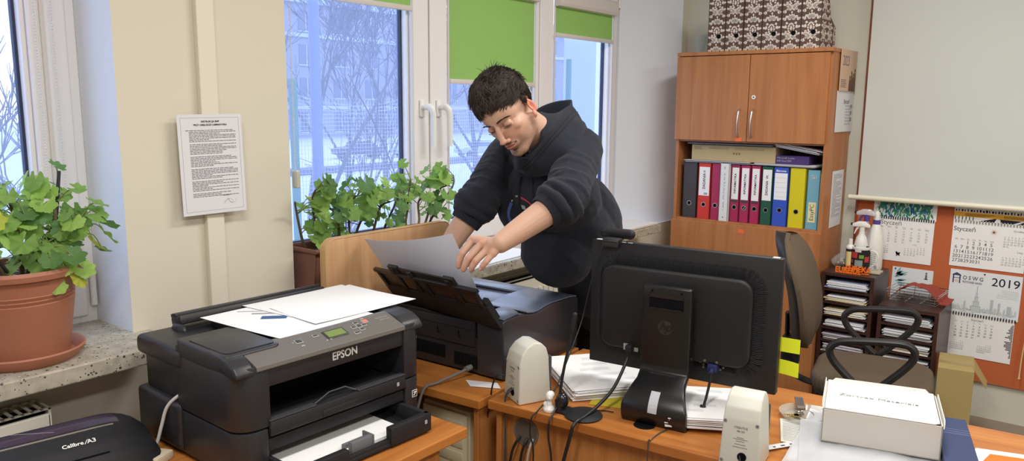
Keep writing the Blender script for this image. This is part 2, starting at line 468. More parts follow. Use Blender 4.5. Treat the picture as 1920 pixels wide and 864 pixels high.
# ---- radiators
mWHITEP = pbr('cream_white_radiator_enamel', (220, 216, 202), rough=0.35)
def RAD(name, label, y0, y1, z1, grille):
    r = thing(name, label, 'radiator', (0, 0, 0))
    p = MB(); x0, x1, z0 = -2.19, -2.10, 0.16
    p.lh((x1-0.012, y0, z0), (x1, y1, z1-0.015), bev=0.004)
    y = y0+0.04
    while y < y1-0.04:
        p.lh((x1-0.002, y, z0+0.05), (x1+0.007, y+0.022, z1-0.06), bev=0.004); y += 0.04
    p.lh((x0, y0, z0), (x0+0.012, y1, z1-0.02))
    p.lh((x0, y0, z0), (x1, y0+0.006, z1)); p.lh((x0, y1-0.006, z0), (x1, y1, z1))
    p.build('front_panel', mWHITEP, r, smooth=0)
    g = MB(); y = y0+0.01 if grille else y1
    g.lh((x0, y0, z1-0.004), (x0+0.008, y1, z1)); g.lh((x1-0.008, y0, z1-0.004), (x1, y1, z1))
    while y < y1-0.01:
        g.lh((x0, y, z1-0.004), (x1, y+0.009, z1), bev=0.001); y += 0.022
    g.build('top_grille', mWHITEP, r, smooth=0)
    MB().lh((x0+0.02, y0+0.008, z1-0.03), (x1-0.02, y1-0.008, z1-0.012)).build('inner_shade_slab', mDARK, r, smooth=0)  # dark slab stands in for the shade inside the radiator
    b = MB()
    for yy in (y0+0.2, y1-0.2): b.lh((WX+0.001, yy, 0.3), (x0+0.004, yy+0.03, 0.75))
    b.build('wall_bracket', mWHITEP, r, smooth=0)
    return r
RAD('radiator', 'white panel radiator with slotted top grille under the left window sill', -0.4, 0.757, 0.825, 1)
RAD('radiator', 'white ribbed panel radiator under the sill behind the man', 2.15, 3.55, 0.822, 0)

# ================================================================== OUTSIDE (first floor: the yard lies 3 m below)
GZ = -3.0
mSNOW = pbr('dimmed_snow', (172, 180, 198), rough=0.9, var=0.06, vscale=0.5)  # snow and plaster colours lowered to hold down the bright daylight outside
mBARK = pbr('haze_blue_bark', (58, 58, 72), rough=0.9)  # blue in both bark colours stands in for the outdoor haze
mBARKF = pbr('frosty_haze_blue_bark', (72, 74, 94), rough=0.9)
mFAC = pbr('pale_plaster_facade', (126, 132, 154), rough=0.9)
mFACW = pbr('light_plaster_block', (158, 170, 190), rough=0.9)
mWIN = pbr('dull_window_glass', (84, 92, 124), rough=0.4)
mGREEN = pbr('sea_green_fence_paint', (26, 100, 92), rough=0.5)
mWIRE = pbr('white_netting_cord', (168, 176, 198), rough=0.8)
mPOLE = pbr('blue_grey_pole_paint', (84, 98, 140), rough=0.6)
g = MB().lh((-190, -60, GZ-0.2), (-2.62, 170, GZ)).build('snowy_yard', mSNOW, smooth=0)
g['kind'] = 'structure'; g['label'] = 'snow covered yard outside the windows'
# far facade
b = thing('apartment_building', 'long pale multi-storey building across the street beyond bare trees', 'building', (-86, 40, GZ))
MB().lh((-12, 0, 0), (0, 110, 17.5)).build('wall', mFAC, b, smooth=0)
MB().lh((-12.6, -0.6, 17.5), (0.7, 110.6, 18.3)).lh((-0.2, 0, 13.2), (0.35, 110, 13.7)).lh((-0.2, 0, 3.9), (0.3, 110, 4.3)).build('cornice', mFACW, b, smooth=0)
MB().lh((-11, 1, 18.3), (-1, 109, 19.8)).build('roof', mSNOW, b, smooth=0)
wproto = None
for fl in range(4):
    for k in range(16):
        y = 14 + k*5.6; z = 0.9 + fl*4.3 + (0.2 if fl else 0)
        if wproto is None:
            m_ = MB().lh((-0.05, -1.2, 0), (0.06, 1.2, 2.6)); m_.lh((0.0, -1.4, -0.15), (0.25, 1.4, 0), mi=1); m_.lh((0.05, -0.06, 0), (0.1, 0.06, 2.6), mi=1)
            wproto = m_.build('window', [mWIN, mFACW], b, smooth=0); o = wproto
        else:
            o = wproto.copy(); COL.objects.link(o); o.parent = b
        o.location = (0, y, z)
# near white wing seen through the right pane
b2 = thing('annex_building', 'blank white building wing close outside the right window pane', 'building', (-18.6, 27, GZ))
MB().lh((0, 0, 0), (14, 18, 15)).build('wall', mFACW, b2, smooth=0)
MB().lh((-0.3, -0.3, 15), (14.3, 18.3, 15.5)).build('roof_edge', mFAC, b2, smooth=0)
# parked cars
def car(label, x, y, rot, rgb):
    c = thing('parked_car', label, 'car', (x, y, GZ), rot, group='snowy parked cars')
    body = [(-2.1, 0.35), (-2.15, 0.75), (-1.9, 0.92), (-0.95, 1.0), (-0.45, 1.42), (0.95, 1.45), (1.6, 0.98), (2.1, 0.9), (2.15, 0.4)]
    Mx = Matrix(((1, 0, 0, 0), (0, 0, -1, 0.85), (0, 1, 0, 0), (0, 0, 0, 1)))
    MB().prism(body, 0, 1.7, M=Mx, bev=0.06).build('body', pbr('car_paint', rgb, rough=0.3), c)
    for x_ in (-1.35, 1.35):
        for y_ in (-0.8, 0.8):
            MB().cyl((x_, y_-0.1, 0.32), (x_, y_+0.1, 0.32), 0.32, seg=18).build('wheel', mBLACKM, c)
    MB().lh((-0.75, -0.87, 1.0), (1.2, 0.87, 1.34), bev=0.03).build('side_window', mWIN, c)
    MB().box((0.25, 0, 1.49), (1.4, 1.3, 0.08), bev=0.03).build('snow_cover', mSNOW, c)
    return c
for lab, x, y, rot, rgb in (
        ('dark parked car with snow on its roof seen through the left pane', -52, 44.5, 1.2, (60, 68, 96)),
        ('pale snowy parked car seen through the left pane near its right edge', -50, 49.5, 1.2, (150, 160, 184)),
        ('snowy white parked car seen through the middle pane beside the face of the man', -46, 53.5, 1.2, (160, 168, 190)),
        ('dark parked car half hidden behind the head of the man', -45, 58.6, 1.2, (66, 74, 104))):
    car(lab, x, y, rot, rgb)
# low street wall / kerb strip under the cars
o = MB().lh((-42.6, 20, GZ), (-41.8, 90, GZ+0.45)).build('street_parapet', pbr('grey_concrete', (100, 106, 134), rough=0.9), smooth=0)
tag(o, 'low grey concrete parapet in front of the parked cars outside', 'wall')
# bare trees
def bare_tree(name, label, x, y, h, seed, r0, mat, lean=(0, 0), depth=5, spread=0.55, z0=GZ, twig=0.012):
    rnd = random.Random(seed)
    mbt, mbb = MB(), MB()
    verts = {'n': 0}
    def seg(mbx, p, d, L, r, lev):
        pts = [p]; q = p.copy(); dd = d.copy(); n = 5
        for i in range(n):
            dd = (dd + Vector((rnd.uniform(-1, 1), rnd.uniform(-1, 1), rnd.uniform(-.5, .8)))*0.10).normalized()
            q = q + dd*(L/n); pts.append(q.copy())
        rr = [r*(1-0.6*i/n) for i in range(n+1)]
        mbx.tube(pts, rr, seg=5 if lev < 2 else 3, caps=False)
        if lev >= depth: return
        k = 4 if lev == 0 else rnd.choice((3, 4))
        for j in range(k):
            f = rnd.uniform(0.35, 1.0) if j < k-1 else 1.0
            i = min(n, max(1, int(f*n)))
            ax = Vector((rnd.uniform(-1, 1), rnd.uniform(-1, 1), rnd.uniform(-0.2, 0.5)))
            nd = (dd + ax.normalized()*rnd.uniform(spread*0.7, spread*1.4)).normalized()
            if nd.z < -0.1: nd.z = abs(nd.z)
            seg(mbb, pts[i], nd, L*rnd.uniform(0.5, 0.72), max(rr[i]*0.6, twig), lev+1)
    t = thing(name, label, 'tree', (x, y, z0))
    seg(mbt, Vector((0, 0, 0)), Vector((lean[0], lean[1], 1)).normalized(), h*0.42, r0, 0)
    mbt.build('trunk', mat, t, smooth=60); mbb.build('branches', mat, t, smooth=60)
    return t
bare_tree('bare_tree', 'bare winter tree with fine twigs in the middle of the left pane', -13.2, 11.0, 9.5, 3, 0.11, mBARKF, twig=0.011)
bare_tree('bare_tree', 'thick bare tree further back at the left of the left pane', -24, 18.2, 13, 5, 0.20, mBARKF, twig=0.018)
bare_tree('bare_tree', 'bare tree with upright limbs behind the right side of the left pane', -30, 27.5, 12, 11, 0.18, mBARKF, twig=0.018)
bare_tree('bare_tree', 'bare tree seen in the middle pane left of the head of the man', -20, 23.2, 11, 21, 0.16, mBARKF, twig=0.017)
bare_tree('bare_tree', 'bare twiggy tree outside the far left window', -10, 3.3, 10, 8, 0.11, mBARKF, lean=(0.0, 0.12), twig=0.010)
# slanting near branches of a shrub growing up past the left pane
sh = thing('tall_shrub', 'leafless shrub with long slanting stems just outside the left pane', 'shrub', (-6.3, 5.3, GZ))
def stem_mb(pts, r0, r1, seed):
    rnd = random.Random(seed); m_ = MB()
    P_, _ = crom([Vector(p) for p in pts], 5); n = len(P_)
    m_.tube(P_, [r0+(r1-r0)*i/(n-1) for i in range(n)], seg=6, caps=False)
    for i in range(n//3, n-1, 2):
        d = (P_[i+1]-P_[i]).normalized(); s_ = Vector((rnd.uniform(-1, 1), rnd.uniform(-1, 1), 0.4)).normalized()
        L = rnd.uniform(0.15, 0.5)
        m_.tube([P_[i], P_[i]+(d*0.6+s_*0.5)*L*0.5, P_[i]+(d*1.2+s_*0.7)*L], [0.005, 0.004, 0.002], seg=3, caps=False)
    return m_
for k, (pts, a, c_) in enumerate((
        ([(0.0, -0.6, 0), (0.0, -0.6, 2.7), (0.05, -0.2, 3.9), (0.0, 0.35, 4.6), (0.1, 0.75, 5.3), (0.1, 0.95, 6.0)], 0.03, 0.006),
        ([(0.1, 0.2, 0), (0.1, 0.4, 2.5), (0.0, 0.7, 4.2), (0.1, 0.66, 5.4)], 0.022, 0.005),
        ([(-.3, -0.2, 0), (-.2, -0.2, 2.6), (0.0, 0.25, 3.8), (-.1, 0.5, 5.1)], 0.025, 0.006),
        ([(0.2, 0.6, 0), (0.1, 0.9, 2.0), (0.0, 1.05, 3.6), (0.0, 0.98, 5.8)], 0.022, 0.005),
        ([(0.2, 0.1, 0), (0.2, 0.15, 2.6), (0.1, 0.9, 3.5), (0.1, 1.35, 4.1)], 0.03, 0.012),
        ([(0.1, 0.9, 0), (0.1, 0.8, 2.8), (0.1, 0.45, 4.0), (0.1, -0.1, 4.9)], 0.015, 0.005),
        ([(0.1, -0.3, 0), (0.1, -0.3, 2.2), (0.0, 0.0, 3.3), (0.0, 0.8, 3.8)], 0.015, 0.006))):
    stem_mb(pts, a, c_, k).build('stem', mBARK if k in (3, 5) else mBARKF, sh, smooth=60)
# painted pole
p = thing('lamp_post', 'tall blue grey pole outside at the left edge of the left pane', 'pole', (-9.5, 7.35, GZ))
MB().cyl((0, 0, 0), (0, 0, 9.5), 0.085, 0.075, seg=20).build('shaft', mPOLE, p)
MB().cyl((0, 0, 0), (0, 0, 0.35), 0.13, 0.12, seg=20).build('base_collar', mPOLE, p)
MB().tube([(0, 0, 9.4), (0.1, 0, 9.8), (0.6, 0, 10.0), (1.2, 0, 10.0)], 0.05, sm=4).build('lamp_arm', mPOLE, p)
# ball-stop net on sea-green posts
nf = thing('ball_stop_fence', 'tall white cord net on sea green posts between window and snowy yard', 'fence', (0, 0, GZ))
A_, B_ = Vector((-10.6, 7.75, 0)), Vector((-10.6, 15.6, 0))
def along(t_): return A_ + (B_-A_)*t_
n = MB(); H = 4.75; ny, nz = 120, 74
for i in range(ny+1):
    q = along(i/ny); n.tube([(q.x, q.y, 0), (q.x, q.y, H-0.05*sin(i/ny*9)**2)], 0.0034, seg=3, caps=False)
for k in range(nz+1):
    z = H*k/nz
    n.tube([(along(i/12).x, along(i/12).y, z - (0.18*abs(sin(i/12*3*pi)) if k > nz-3 else 0)) for i in range(13)], 0.0034, seg=3, caps=False)
n.build('net', mWIRE, nf, smooth=0)
for t_, hh in ((0, 5.0), (1/3, 4.8), (2/3, 4.8), (1, 5.7)):
    q = along(t_)
    MB().lh((q.x-0.05, q.y-0.05, 0), (q.x+0.05, q.y+0.05, hh), bev=0.01).build('post', mGREEN, nf, smooth=0)
q = along(1)
MB().tube([(q.x, q.y-0.0, 4.1), (q.x, q.y-0.45, 3.2)], 0.045, seg=6).build('brace', mGREEN, nf)

# ================================================================== LEFT DESK, LARGE PRINTER, LAMINATOR
def desk(name, label, lo, hi, rotz=0, origin=(0, 0), z=0.74, mtop=None, panels=()):
    d = thing(name, label, 'desk', (origin[0], origin[1], 0), rotz)
    MB().lh((lo[0], lo[1], z-0.028), (hi[0], hi[1], z), bev=0.003).build('desktop', mtop or mDESK, d, smooth=0)
    for nm, a, b_ in panels:
        MB().lh(a, b_, bev=0.002).build(nm, mDESKZ, d, smooth=0)
    return d
desk('desk', 'orange-brown wooden desk carrying the large printer with the paper cassette', (-1.99, -0.6), (-1.318, 1.487), mtop=mDESKY, panels=(
    ('side_panel', (-1.95, 1.40, 0.0), (-1.36, 1.422, 0.712)), ('side_panel', (-1.95, -0.58, 0.0), (-1.36, -0.56, 0.712)), ('front_panel', (-1.378, -0.56, 0.25), (-1.36, 1.40, 0.712))))

P1 = thing('inkjet_printer', 'large black office printer with grey control panel and open paper cassette', 'printer', (-1.699, 1.197, 0.74), radians(-1.5))
# lower housing with open cassette bay
def lpoly(x0, x1, y0, y1, r, front=True):
    """plan outline with rounded front corners"""
    pts = [(x0, y0)]
    pts += [(x1-r+r*cos(a), y0+r+r*sin(a)) for a in [radians(-90+15*k) for k in range(7)]] if y0 < 0 else [(x1, y0)]
    pts += [(x1-r+r*cos(a), y1-r+r*sin(a)) for a in [radians(15*k) for k in range(7)]] if y1 > 0.25 else [(x1, y1)]
    pts += [(x0, y1)]
    return pts
b = MB()
b.prism(lpoly(-0.05, 0.222, -0.283, -0.200, 0.05), 0.125, 0.274, bev=0.003)       # left front tower
b.prism(lpoly(-0.05, 0.222, 0.212, 0.283, 0.045), 0.125, 0.274, bev=0.003)        # right front tower
b.prism(lpoly(-0.05, 0.222, -0.283, -0.208, 0.05), 0.012, 0.121, bev=0.003)      # lower corner towers
b.prism(lpoly(-0.05, 0.222, 0.216, 0.283, 0.045), 0.012, 0.121, bev=0.003)
b.lh((-0.255, -0.290, 0.012), (-0.035, 0.283, 0.135), bev=0.012, seg=3)                   # wide rear foot block
b.lh((-0.235, -0.270, 0.135), (-0.02, 0.275, 0.235), bev=0.004)                   # recessed waist
b.lh((-0.252, -0.287, 0.222), (-0.02, 0.283, 0.272), bev=0.014, seg=3)             # rear shoulder
b.lh((0.120, -0.21, 0.218), (0.218, 0.22, 0.274), bev=0.004)                      # brow over the outlet
b.lh((-0.19, -0.21, 0.016), (-0.03, 0.22, 0.25))
b.lh((-0.05, -0.283, 0.252), (0.13, 0.283, 0.285), bev=0.006)
b.lh((-0.05, -0.21, 0.012), (0.20, 0.22, 0.020))
b.lh((-0.03, -0.272, 0.02), (-0.20, -0.268, 0.05))
b.build('body', mBLACK, P1, smooth=40)
r = MB(); r.lh((0.02, -0.208, 0.02), (0.03, 0.218, 0.222)); r.lh((0.02, -0.208, 0.213), (0.12, 0.218, 0.219))
r.build('outlet_cavity', mDARK, P1, smooth=0)
# pads and lid on top
k = MB()
k.prism(rrect(0.225, 0.1525, 0.02, cx=0.062, cy=-0.2072), 0.255, 0.298, bev=0.006, seg=3)
k.build('ink_cover', mBLACK, P1)
k = MB(); k.prism(rrect(0.175, 0.132, 0.016, cx=0.072, cy=-0.203), 0.297, 0.3005, bev=0.001); k.build('cover_pad', pbr('slate_black_plastic', (40, 40, 44), rough=0.38), P1)
MB().lh((-0.16, -0.128, 0.27), (0.135, 0.283, 0.293), bev=0.005).build('top_cover', mBLACK, P1, smooth=40)
k = MB(); k.box((-0.215, 0.035, 0.292), (0.055, 0.46, 0.024), rot=(0, radians(-14), 0), bev=0.006); k.box((-0.228, 0.035, 0.304), (0.028, 0.46, 0.012), rot=(0, radians(-14), 0), bev=0.003)
k.ball((-0.196, -0.196, 0.272), (0.034, 0.012, 0.018)); k.build('rear_feed_cover', mBLACK, P1, smooth=40)
# control panel: sloping grey strip with rounded left nose
pan = MB()
prof = [(0.128, 0.262), (0.132, 0.299), (0.150, 0.3005), (0.224, 0.2745), (0.226, 0.264), (0.215, 0.258)]
Mp = Matrix(((1, 0, 0, 0), (0, 0, -1, 0), (0, 1, 0, 0), (0, 0, 0, 1)))
pan.prism(prof, -0.215, 0.233, M=Mp, bev=0.0015)
pan.build('control_panel', mGREYPANEL, P1, smooth=0)
def pcap(y0, y1, nm):
    q = MB(); q.prism([(0.09, 0.255), (0.09, 0.2985), (0.150, 0.2985), (0.185, 0.293), (0.210, 0.280), (0.2225, 0.266), (0.2225, 0.255)], -y1, -y0, M=Mp, bev=0.005, seg=3); q.build(nm, mBLACK, P1, smooth=50)
pcap(-0.283, -0.236, 'panel_end_cap'); pcap(0.215, 0.283, 'panel_end_cap')
S0 = Vector((0.150, 0, 0.3007)); S1 = Vector((0.224, 0, 0.2747)); sl = (S0-S1).normalized()
def onpanel(y, u, off=0.0004):
    """frame on the sloping panel: y across, u metres up from the lower edge"""
    p = S1 + sl*u; nrm = Vector((0, 1, 0)).cross(sl)
    return fr(p + Vector((0, y, 0)) + nrm*off, (0, 1, 0), sl)
mb = MB(); mb.box((0, 0, 0), (0.064, 0.034, 0.003), M=onpanel(0.018, 0.045), bev=0.001); lcd = mb.build('display', pbr('display_bezel', (58, 60, 60), rough=0.3), P1, smooth=0)
mb = MB(); mb.box((0, 0, 0.0015), (0.054, 0.025, 0.001), M=onpanel(0.018, 0.045)); mb.build('display_screen', pbr('green_grey_display', (118, 136, 74), rough=0.25), lcd, smooth=0)
mBTN = pbr('button_dark_grey', (66, 66, 68), rough=0.35); mBTNE = pbr('button_edge_grey', (170, 168, 164), rough=0.4)
def button(y, u, w, h, m1, m2=None):
    q = MB(); q.box((0, 0, 0), (w+0.004, h+0.004, 0.0022), M=onpanel(y, u), bev=0.0009, mi=1); q.box((0, 0, 0.001), (w, h, 0.003), M=onpanel(y, u), bev=0.0012, mi=0)
    return q.build('button', [m1, m2 or mBTNE], P1, smooth=30)
button(-0.088, 0.050, 0.016, 0.012, mBTN); button(-0.036, 0.055, 0.013, 0.006, mBTN); button(0.072, 0.024, 0.014, 0.006, mBTN)
button(0.095, 0.048, 0.011, 0.010, mBTN)
for dy, du in ((-0.017, 0), (0.017, 0), (0, 0.015), (0, -0.015)): button(0.095+dy, 0.048+du, 0.011, 0.007, mBTN)
button(0.124, 0.061, 0.014, 0.011, pbr('salmon_stop_button', (214, 120, 104), rough=0.4))
q = MB()
for dy, du, w_ in ((-0.02, 0.026, 0.005), (-0.008, 0.026, 0.005), (-0.088, 0.030, 0.010), (-0.104, 0.050, 0.003), (0.124, 0.074, 0.012)):
    q.box((0, 0, 0.0002), (w_, 0.004, 0.0004), M=onpanel(dy, du))
q.build('panel_marks', mBTNE, P1, smooth=0)
text('lettering', 'WorkForce', 0.0085, mBTNE, P1, onpanel(0.180, 0.060)); text('lettering', 'WF-7110', 0.0085, mBTNE, P1, onpanel(0.183, 0.049))
text('brand_lettering', 'EPSON', 0.028, pbr('pale_silver_print', (196, 194, 192), rough=0.3), P1, fr((0.2187, 0.018, 0.2445), (0, 1, 0), (0, 0, 1)), bold=0.0006, sx=0.92)
# outlet shelf, bars
k = MB(); k.lh((0.15, -0.205, 0.128), (0.222, 0.214, 0.134), bev=0.002); k.lh((0.212, -0.205, 0.100), (0.226, 0.214, 0.137), bev=0.004)
k.lh((0.226, -0.06, 0.103), (0.228, 0.05, 0.120), bev=0.001); k.build('output_tray', mBLACK, P1, smooth=40)
k = MB(); k.lh((0.20, -0.205, 0.062), (0.216, 0.214, 0.092), bev=0.003); k.lh((0.19, -0.205, 0.092), (0.21, 0.214, 0.098)); k.build('cassette_lid', mBLACKM, P1, smooth=40)
k = MB(); k.lh((0.205, -0.206, 0.1375), (0.226, -0.075, 0.1405), bev=0.001); k.lh((0.205, 0.052, 0.1375), (0.226, 0.213, 0.1405), bev=0.001)
k.tube([(0.215, -0.075, 0.139), (0.2, -0.02, 0.150), (0.2, 0.03, 0.150), (0.215, 0.052, 0.139)], 0.002, seg=6); k.build('tray_edge', mDGREY, P1)
# pulled-out paper cassette
k = MB()
k.lh((0.02, -0.203, 0.006), (0.318, 0.214, 0.016), bev=0.002)
k.lh((0.02, -0.206, 0.006), (0.318, -0.192, 0.046), bev=0.003); k.lh((0.02, 0.200, 0.006), (0.318, 0.216, 0.056), bev=0.003)
k.lh((0.300, -0.206, 0.006), (0.322, -0.055, 0.046), bev=0.004); k.lh((0.300, 0.075, 0.006), (0.322, 0.216, 0.056), bev=0.004); k.lh((0.306, -0.06, 0.006), (0.316, 0.08, 0.026), bev=0.002)
cas = k.build('paper_cassette', mBLACKM, P1, smooth=40)
k = MB(); k.lh((0.262, -0.035, 0.016), (0.272, 0.03, 0.036), bev=0.002); k.lh((0.262, -0.04, 0.016), (0.300, 0.035, 0.02)); k.lh((0.288, -0.035, 0.016), (0.304, 0.030, 0.05), bev=0.003); k.lh((0.262, 0.03, 0.016), (0.304, 0.036, 0.05), bev=0.002)
k.build('paper_guide', pbr('mid_grey_plastic', (104, 106, 110), rough=0.5), cas, smooth=40)
k = MB(); k.lh((0.02, -0.190, 0.016), (0.287, 0.150, 0.024)); k.build('loaded_paper', mPAPER, cas, smooth=0)
q = MB()
for y_, z_ in ((0.195, 0.036), (0.185, 0.119)): q.box((0.3225 if z_ < 0.1 else 0.2265, y_, z_), (0.001, 0.008, 0.010))
q.build('tray_number_sticker', pbr('light_grey_sticker', (170, 170, 172), rough=0.5), P1, smooth=0)
q = MB(); q.box((0.2225, 0.248, 0.075), (0.0006, 0.018, 0.020), mi=0); q.box((0.2229, 0.248, 0.075), (0.0006, 0.0145, 0.0165), mi=1); q.box((0.2233, 0.247, 0.073), (0.0006, 0.010, 0.003), mi=0, rot=(0.7, 0, 0)); q.box((0.2233, 0.249, 0.079), (0.0006, 0.011, 0.003), mi=0)
q.build('energy_badge', [mWHITE, mINKB], P1, smooth=0)
# loose sheets on the big printer
def sheet(name, label, cat, pts, mat, curl=0.0, group=None, thick=0.0006, parent=None, layers=1):
    """quad of four corner points (in order), slightly curled"""
    p = [Vector(v) for v in pts]; c = sum(p, Vector())/4
    m_ = MB()
    for L in range(layers):
        dz = Vector((0, 0, L*thick*2.2)); rnd = random.Random(hash(name) % 97 + L); j = Vector((rnd.uniform(-1, 1), rnd.uniform(-1, 1), 0))*(0.003 if L else 0)
        def fn(u, v, dz=dz, j=j):
            a = p[0].lerp(p[1], u); b_ = p[3].lerp(p[2], u)
            e = (2*u-1)**2*(2*v-1)**2
            return a.lerp(b_, v) + dz + j - c + Vector((0, 0, curl*e))
        m_.grid(fn, 8, 8, thick=thick)
    o = m_.build(name, mat, parent, loc=c)
    if label: tag(o, label, cat, group)
    return o
zt = 1.0395
s1 = sheet('paper_sheet', 'white sheet with a small blue picture lying lowest on the large printer', 'paper', [(-1.870, 1.049, zt+0.001), (-1.554, 1.072, zt+0.001), (-1.554, 1.370, zt+0.001), (-1.875, 1.365, zt+0.001)], mPAPER, curl=0.001)
s2 = sheet('paper_sheet', 'blank white sheet lying topmost on the large printer, reaching its right end', 'paper', [(-1.805, 1.217, zt+0.004), (-1.581, 1.199, zt+0.004), (-1.570, 1.547, zt+0.004), (-1.857, 1.541, zt+0.004)], mPAPER, curl=0.002)
s3 = sheet('paper_sheet', 'white sheet under the topmost one, sticking out at the back of the large printer', 'paper', [(-1.897, 1.185, zt+0.003), (-1.607, 1.216, zt+0.003), (-1.574, 1.519, zt+0.003), (-1.882, 1.530, zt+0.003)], mPAPER, curl=0.001)
q = MB(); X_, Y_ = -0.0129, -0.0373
q.box((X_, Y_, 0.0012), (0.026, 0.066, 0.0004), rot=(0, 0, -0.75), mi=0); q.box((X_-0.045, Y_+0.015, 0.0010), (0.010, 0.09, 0.0004), rot=(0, 0, -0.75), mi=1); q.box((X_-0.075, Y_+0.02, 0.0010), (0.003, 0.14, 0.0003), rot=(0, 0, -0.75), mi=1)
q.build('printed_picture', [pbr('blue_print', (56, 92, 140), rough=0.7), mINKL], s1, smooth=0)
# white cable from the printer side
o = MB().tube([(-1.735, 0.955, 0.905), (-1.76, 0.925, 0.893), (-1.79, 0.905, 0.86), (-1.805, 0.895, 0.81), (-1.815, 0.885, 0.765), (-1.822, 0.872, 0.752)], 0.0042, seg=8, sm=6).build('printer_cable', pbr('light_grey_cable', (206, 206, 206), rough=0.5))
tag(o, 'thin light grey cable looping from the side of the large printer to the beige plug', 'cable')
o = MB(); o.prism([(-0.045, -0.03), (0.05, -0.03), (0.05, 0.03), (-0.02, 0.03), (-0.045, 0.012)], 0, 0.022, bev=0.004); o = o.build('power_plug', pbr('beige_plug_plastic', (214, 204, 178), rough=0.5), loc=(-1.788, 0.848, 0.7405)); o.rotation_euler = (0, 0, radians(25))
tag(o, 'beige power plug lying on the desk between laminator and large printer', 'plug')
# laminator
LM = thing('laminator', 'black pouch laminator with silver trim line in the bottom left corner', 'laminator', (-1.905, 0.40, 0.74), radians(-9))
sec = [(-0.098, 0.004), (-0.10, 0.06), (-0.092, 0.092), (-0.07, 0.104), (-0.03, 0.106), (0.0, 0.101), (0.012, 0.098), (0.05, 0.083), (0.085, 0.055), (0.105, 0.022), (0.112, 0.004)]
L2 = 0.50
def lam(u, v):
    y = -L2 + 2*L2*v
    e = max(0.0, (abs(y)-(L2-0.13))/0.13); k_ = math.sqrt(max(0.0, 1-e**2.4)); k_ = max(k_, 0.02)
    i = u*(len(sec)-1); a = int(min(i, len(sec)-2)); f = i-a
    x = sec[a][0]*(1-f)+sec[a+1][0]*f; z = sec[a][1]*(1-f)+sec[a+1][1]*f
    return Vector((x*(0.55+0.45*k_)+0.0, y, 0.004+(z-0.004)*k_))
t_ = MB(); t_.grid(lam, 40, 48); lo_ = t_.build('housing', [mBLACKM, pbr('purple_black_gloss', (62, 54, 74), rough=0.22)], LM, smooth=50)
for p_ in lo_.data.polygons:
    if p_.center.x < -0.004 and p_.center.x > -0.09 and p_.center.z > 0.085 and abs(p_.center.y) < 0.42: p_.material_index = 1
def lamtop(x, y, off=0.0006):
    best = min(range(400), key=lambda i: abs(lam(i/400, (y+L2)/(2*L2)).x - x)); return lam(best/400, (y+L2)/(2*L2)) + Vector((0, 0, off))
t_ = MB(); t_.tube([lamtop(0.004, -0.45+0.85*i/20, 0.0004) for i in range(21)], 0.0022, seg=6); t_.build('trim_line', pbr('silver_trim', (176, 172, 170), rough=0.3, metal=0.6), LM)
t_ = MB(); t_.lh((0.02, -0.44, 0.0), (0.08, 0.42, 0.006)); t_.lh((-0.08, -0.44, 0.0), (-0.02, 0.42, 0.006)); t_.build('feet_base', mBLACKM, LM, smooth=0)
t_ = MB(); P_ = [lamtop(0.076, -0.33+0.70*i/20, 0.0006) for i in range(21)]; t_.tube(P_, 0.0022, seg=6); t_.build('pouch_slot', mDARK, LM)
t_ = MB(); t_.tube([lamtop(0.083, -0.30+0.60*i/20, 0.0006) for i in range(21)], 0.0009, seg=5)
for y_ in (0.05, 0.10, 0.20): t_.box(lamtop(0.070, y_, 0.001), (0.003, 0.010, 0.0015), rot=(0, 0.6, 0))
t_.build('slot_edge', mBTNE, LM)
pt = lamtop(0.043, 0.335); px_ = lamtop(0.053, 0.335); vx = (px_-pt).normalized()
text('brand_lettering', 'Calibre', 0.0150, mWHITE, LM, fr(pt+Vector((0.001, -0.010, 0.0012)), (0, 1, 0), -vx), align='RIGHT', bold=0.0003)
text('brand_lettering', '\u2044A3', 0.0165, mWHITE, LM, fr(pt+Vector((0.001, -0.006, 0.0012)), (0, 1, 0), -vx), align='LEFT', bold=0.0003)
cp = lamtop(-0.045, 0.150, 0.0008)
t_ = MB(); t_.tube([cp+Vector((0.008*cos(a), 0.015*sin(a), 0)) for a in [2*pi*i/24 for i in range(25)]], 0.0007, seg=5); t_.tube([cp+Vector((0.003*cos(a), 0.006*sin(a), 0)) for a in [0.6+4.9*i/16 for i in range(17)]], 0.0006, seg=5)
t_.tube([cp+Vector((-0.02, 0.01, 0)), cp+Vector((-0.02, 0.05, 0)), cp+Vector((0.03, 0.13, 0.0))], 0.0005, seg=4)
t_.tube([lamtop(-0.02, 0.085)+Vector((0, 0.0, 0)), lamtop(-0.03, 0.10), lamtop(-0.015, 0.10)], 0.001, seg=4)
t_.build('touch_key_ring', mBTNE, LM)
o = MB(); o.lh((-0.03, -0.045, 0), (0.03, 0.045, 0.004), bev=0.001); o.lh((-0.022, -0.035, 0.004), (0.018, 0.03, 0.0045), mi=1); o = o.build('printed_card', [pbr('navy_card', (36, 60, 104), rough=0.5), pbr('sky_blue_print', (130, 190, 226), rough=0.5)], loc=(-1.775, 0.80, 0.7405)); o.rotation_euler = (0, 0, 0.35)
tag(o, 'small blue printed card on the desk in front of the laminator', 'card')

# ================================================================== MIDDLE: SECOND PRINTER AND ITS TABLE
desk('printer_table', 'small brown wooden table under the second printer at its back side', (-0.52, 0.0), (0.0, 0.62), rotz=radians(5.2), origin=(-1.418, 1.652), mtop=mDESK, panels=(
    ('side_panel', (-0.034, 0.018, 0.0), (-0.016, 0.60, 0.712)), ('side_panel', (-0.505, 0.018, 0.0), (-0.487, 0.60, 0.712)), ('back_panel', (-0.487, 0.565, 0.35), (-0.034, 0.58, 0.712))))
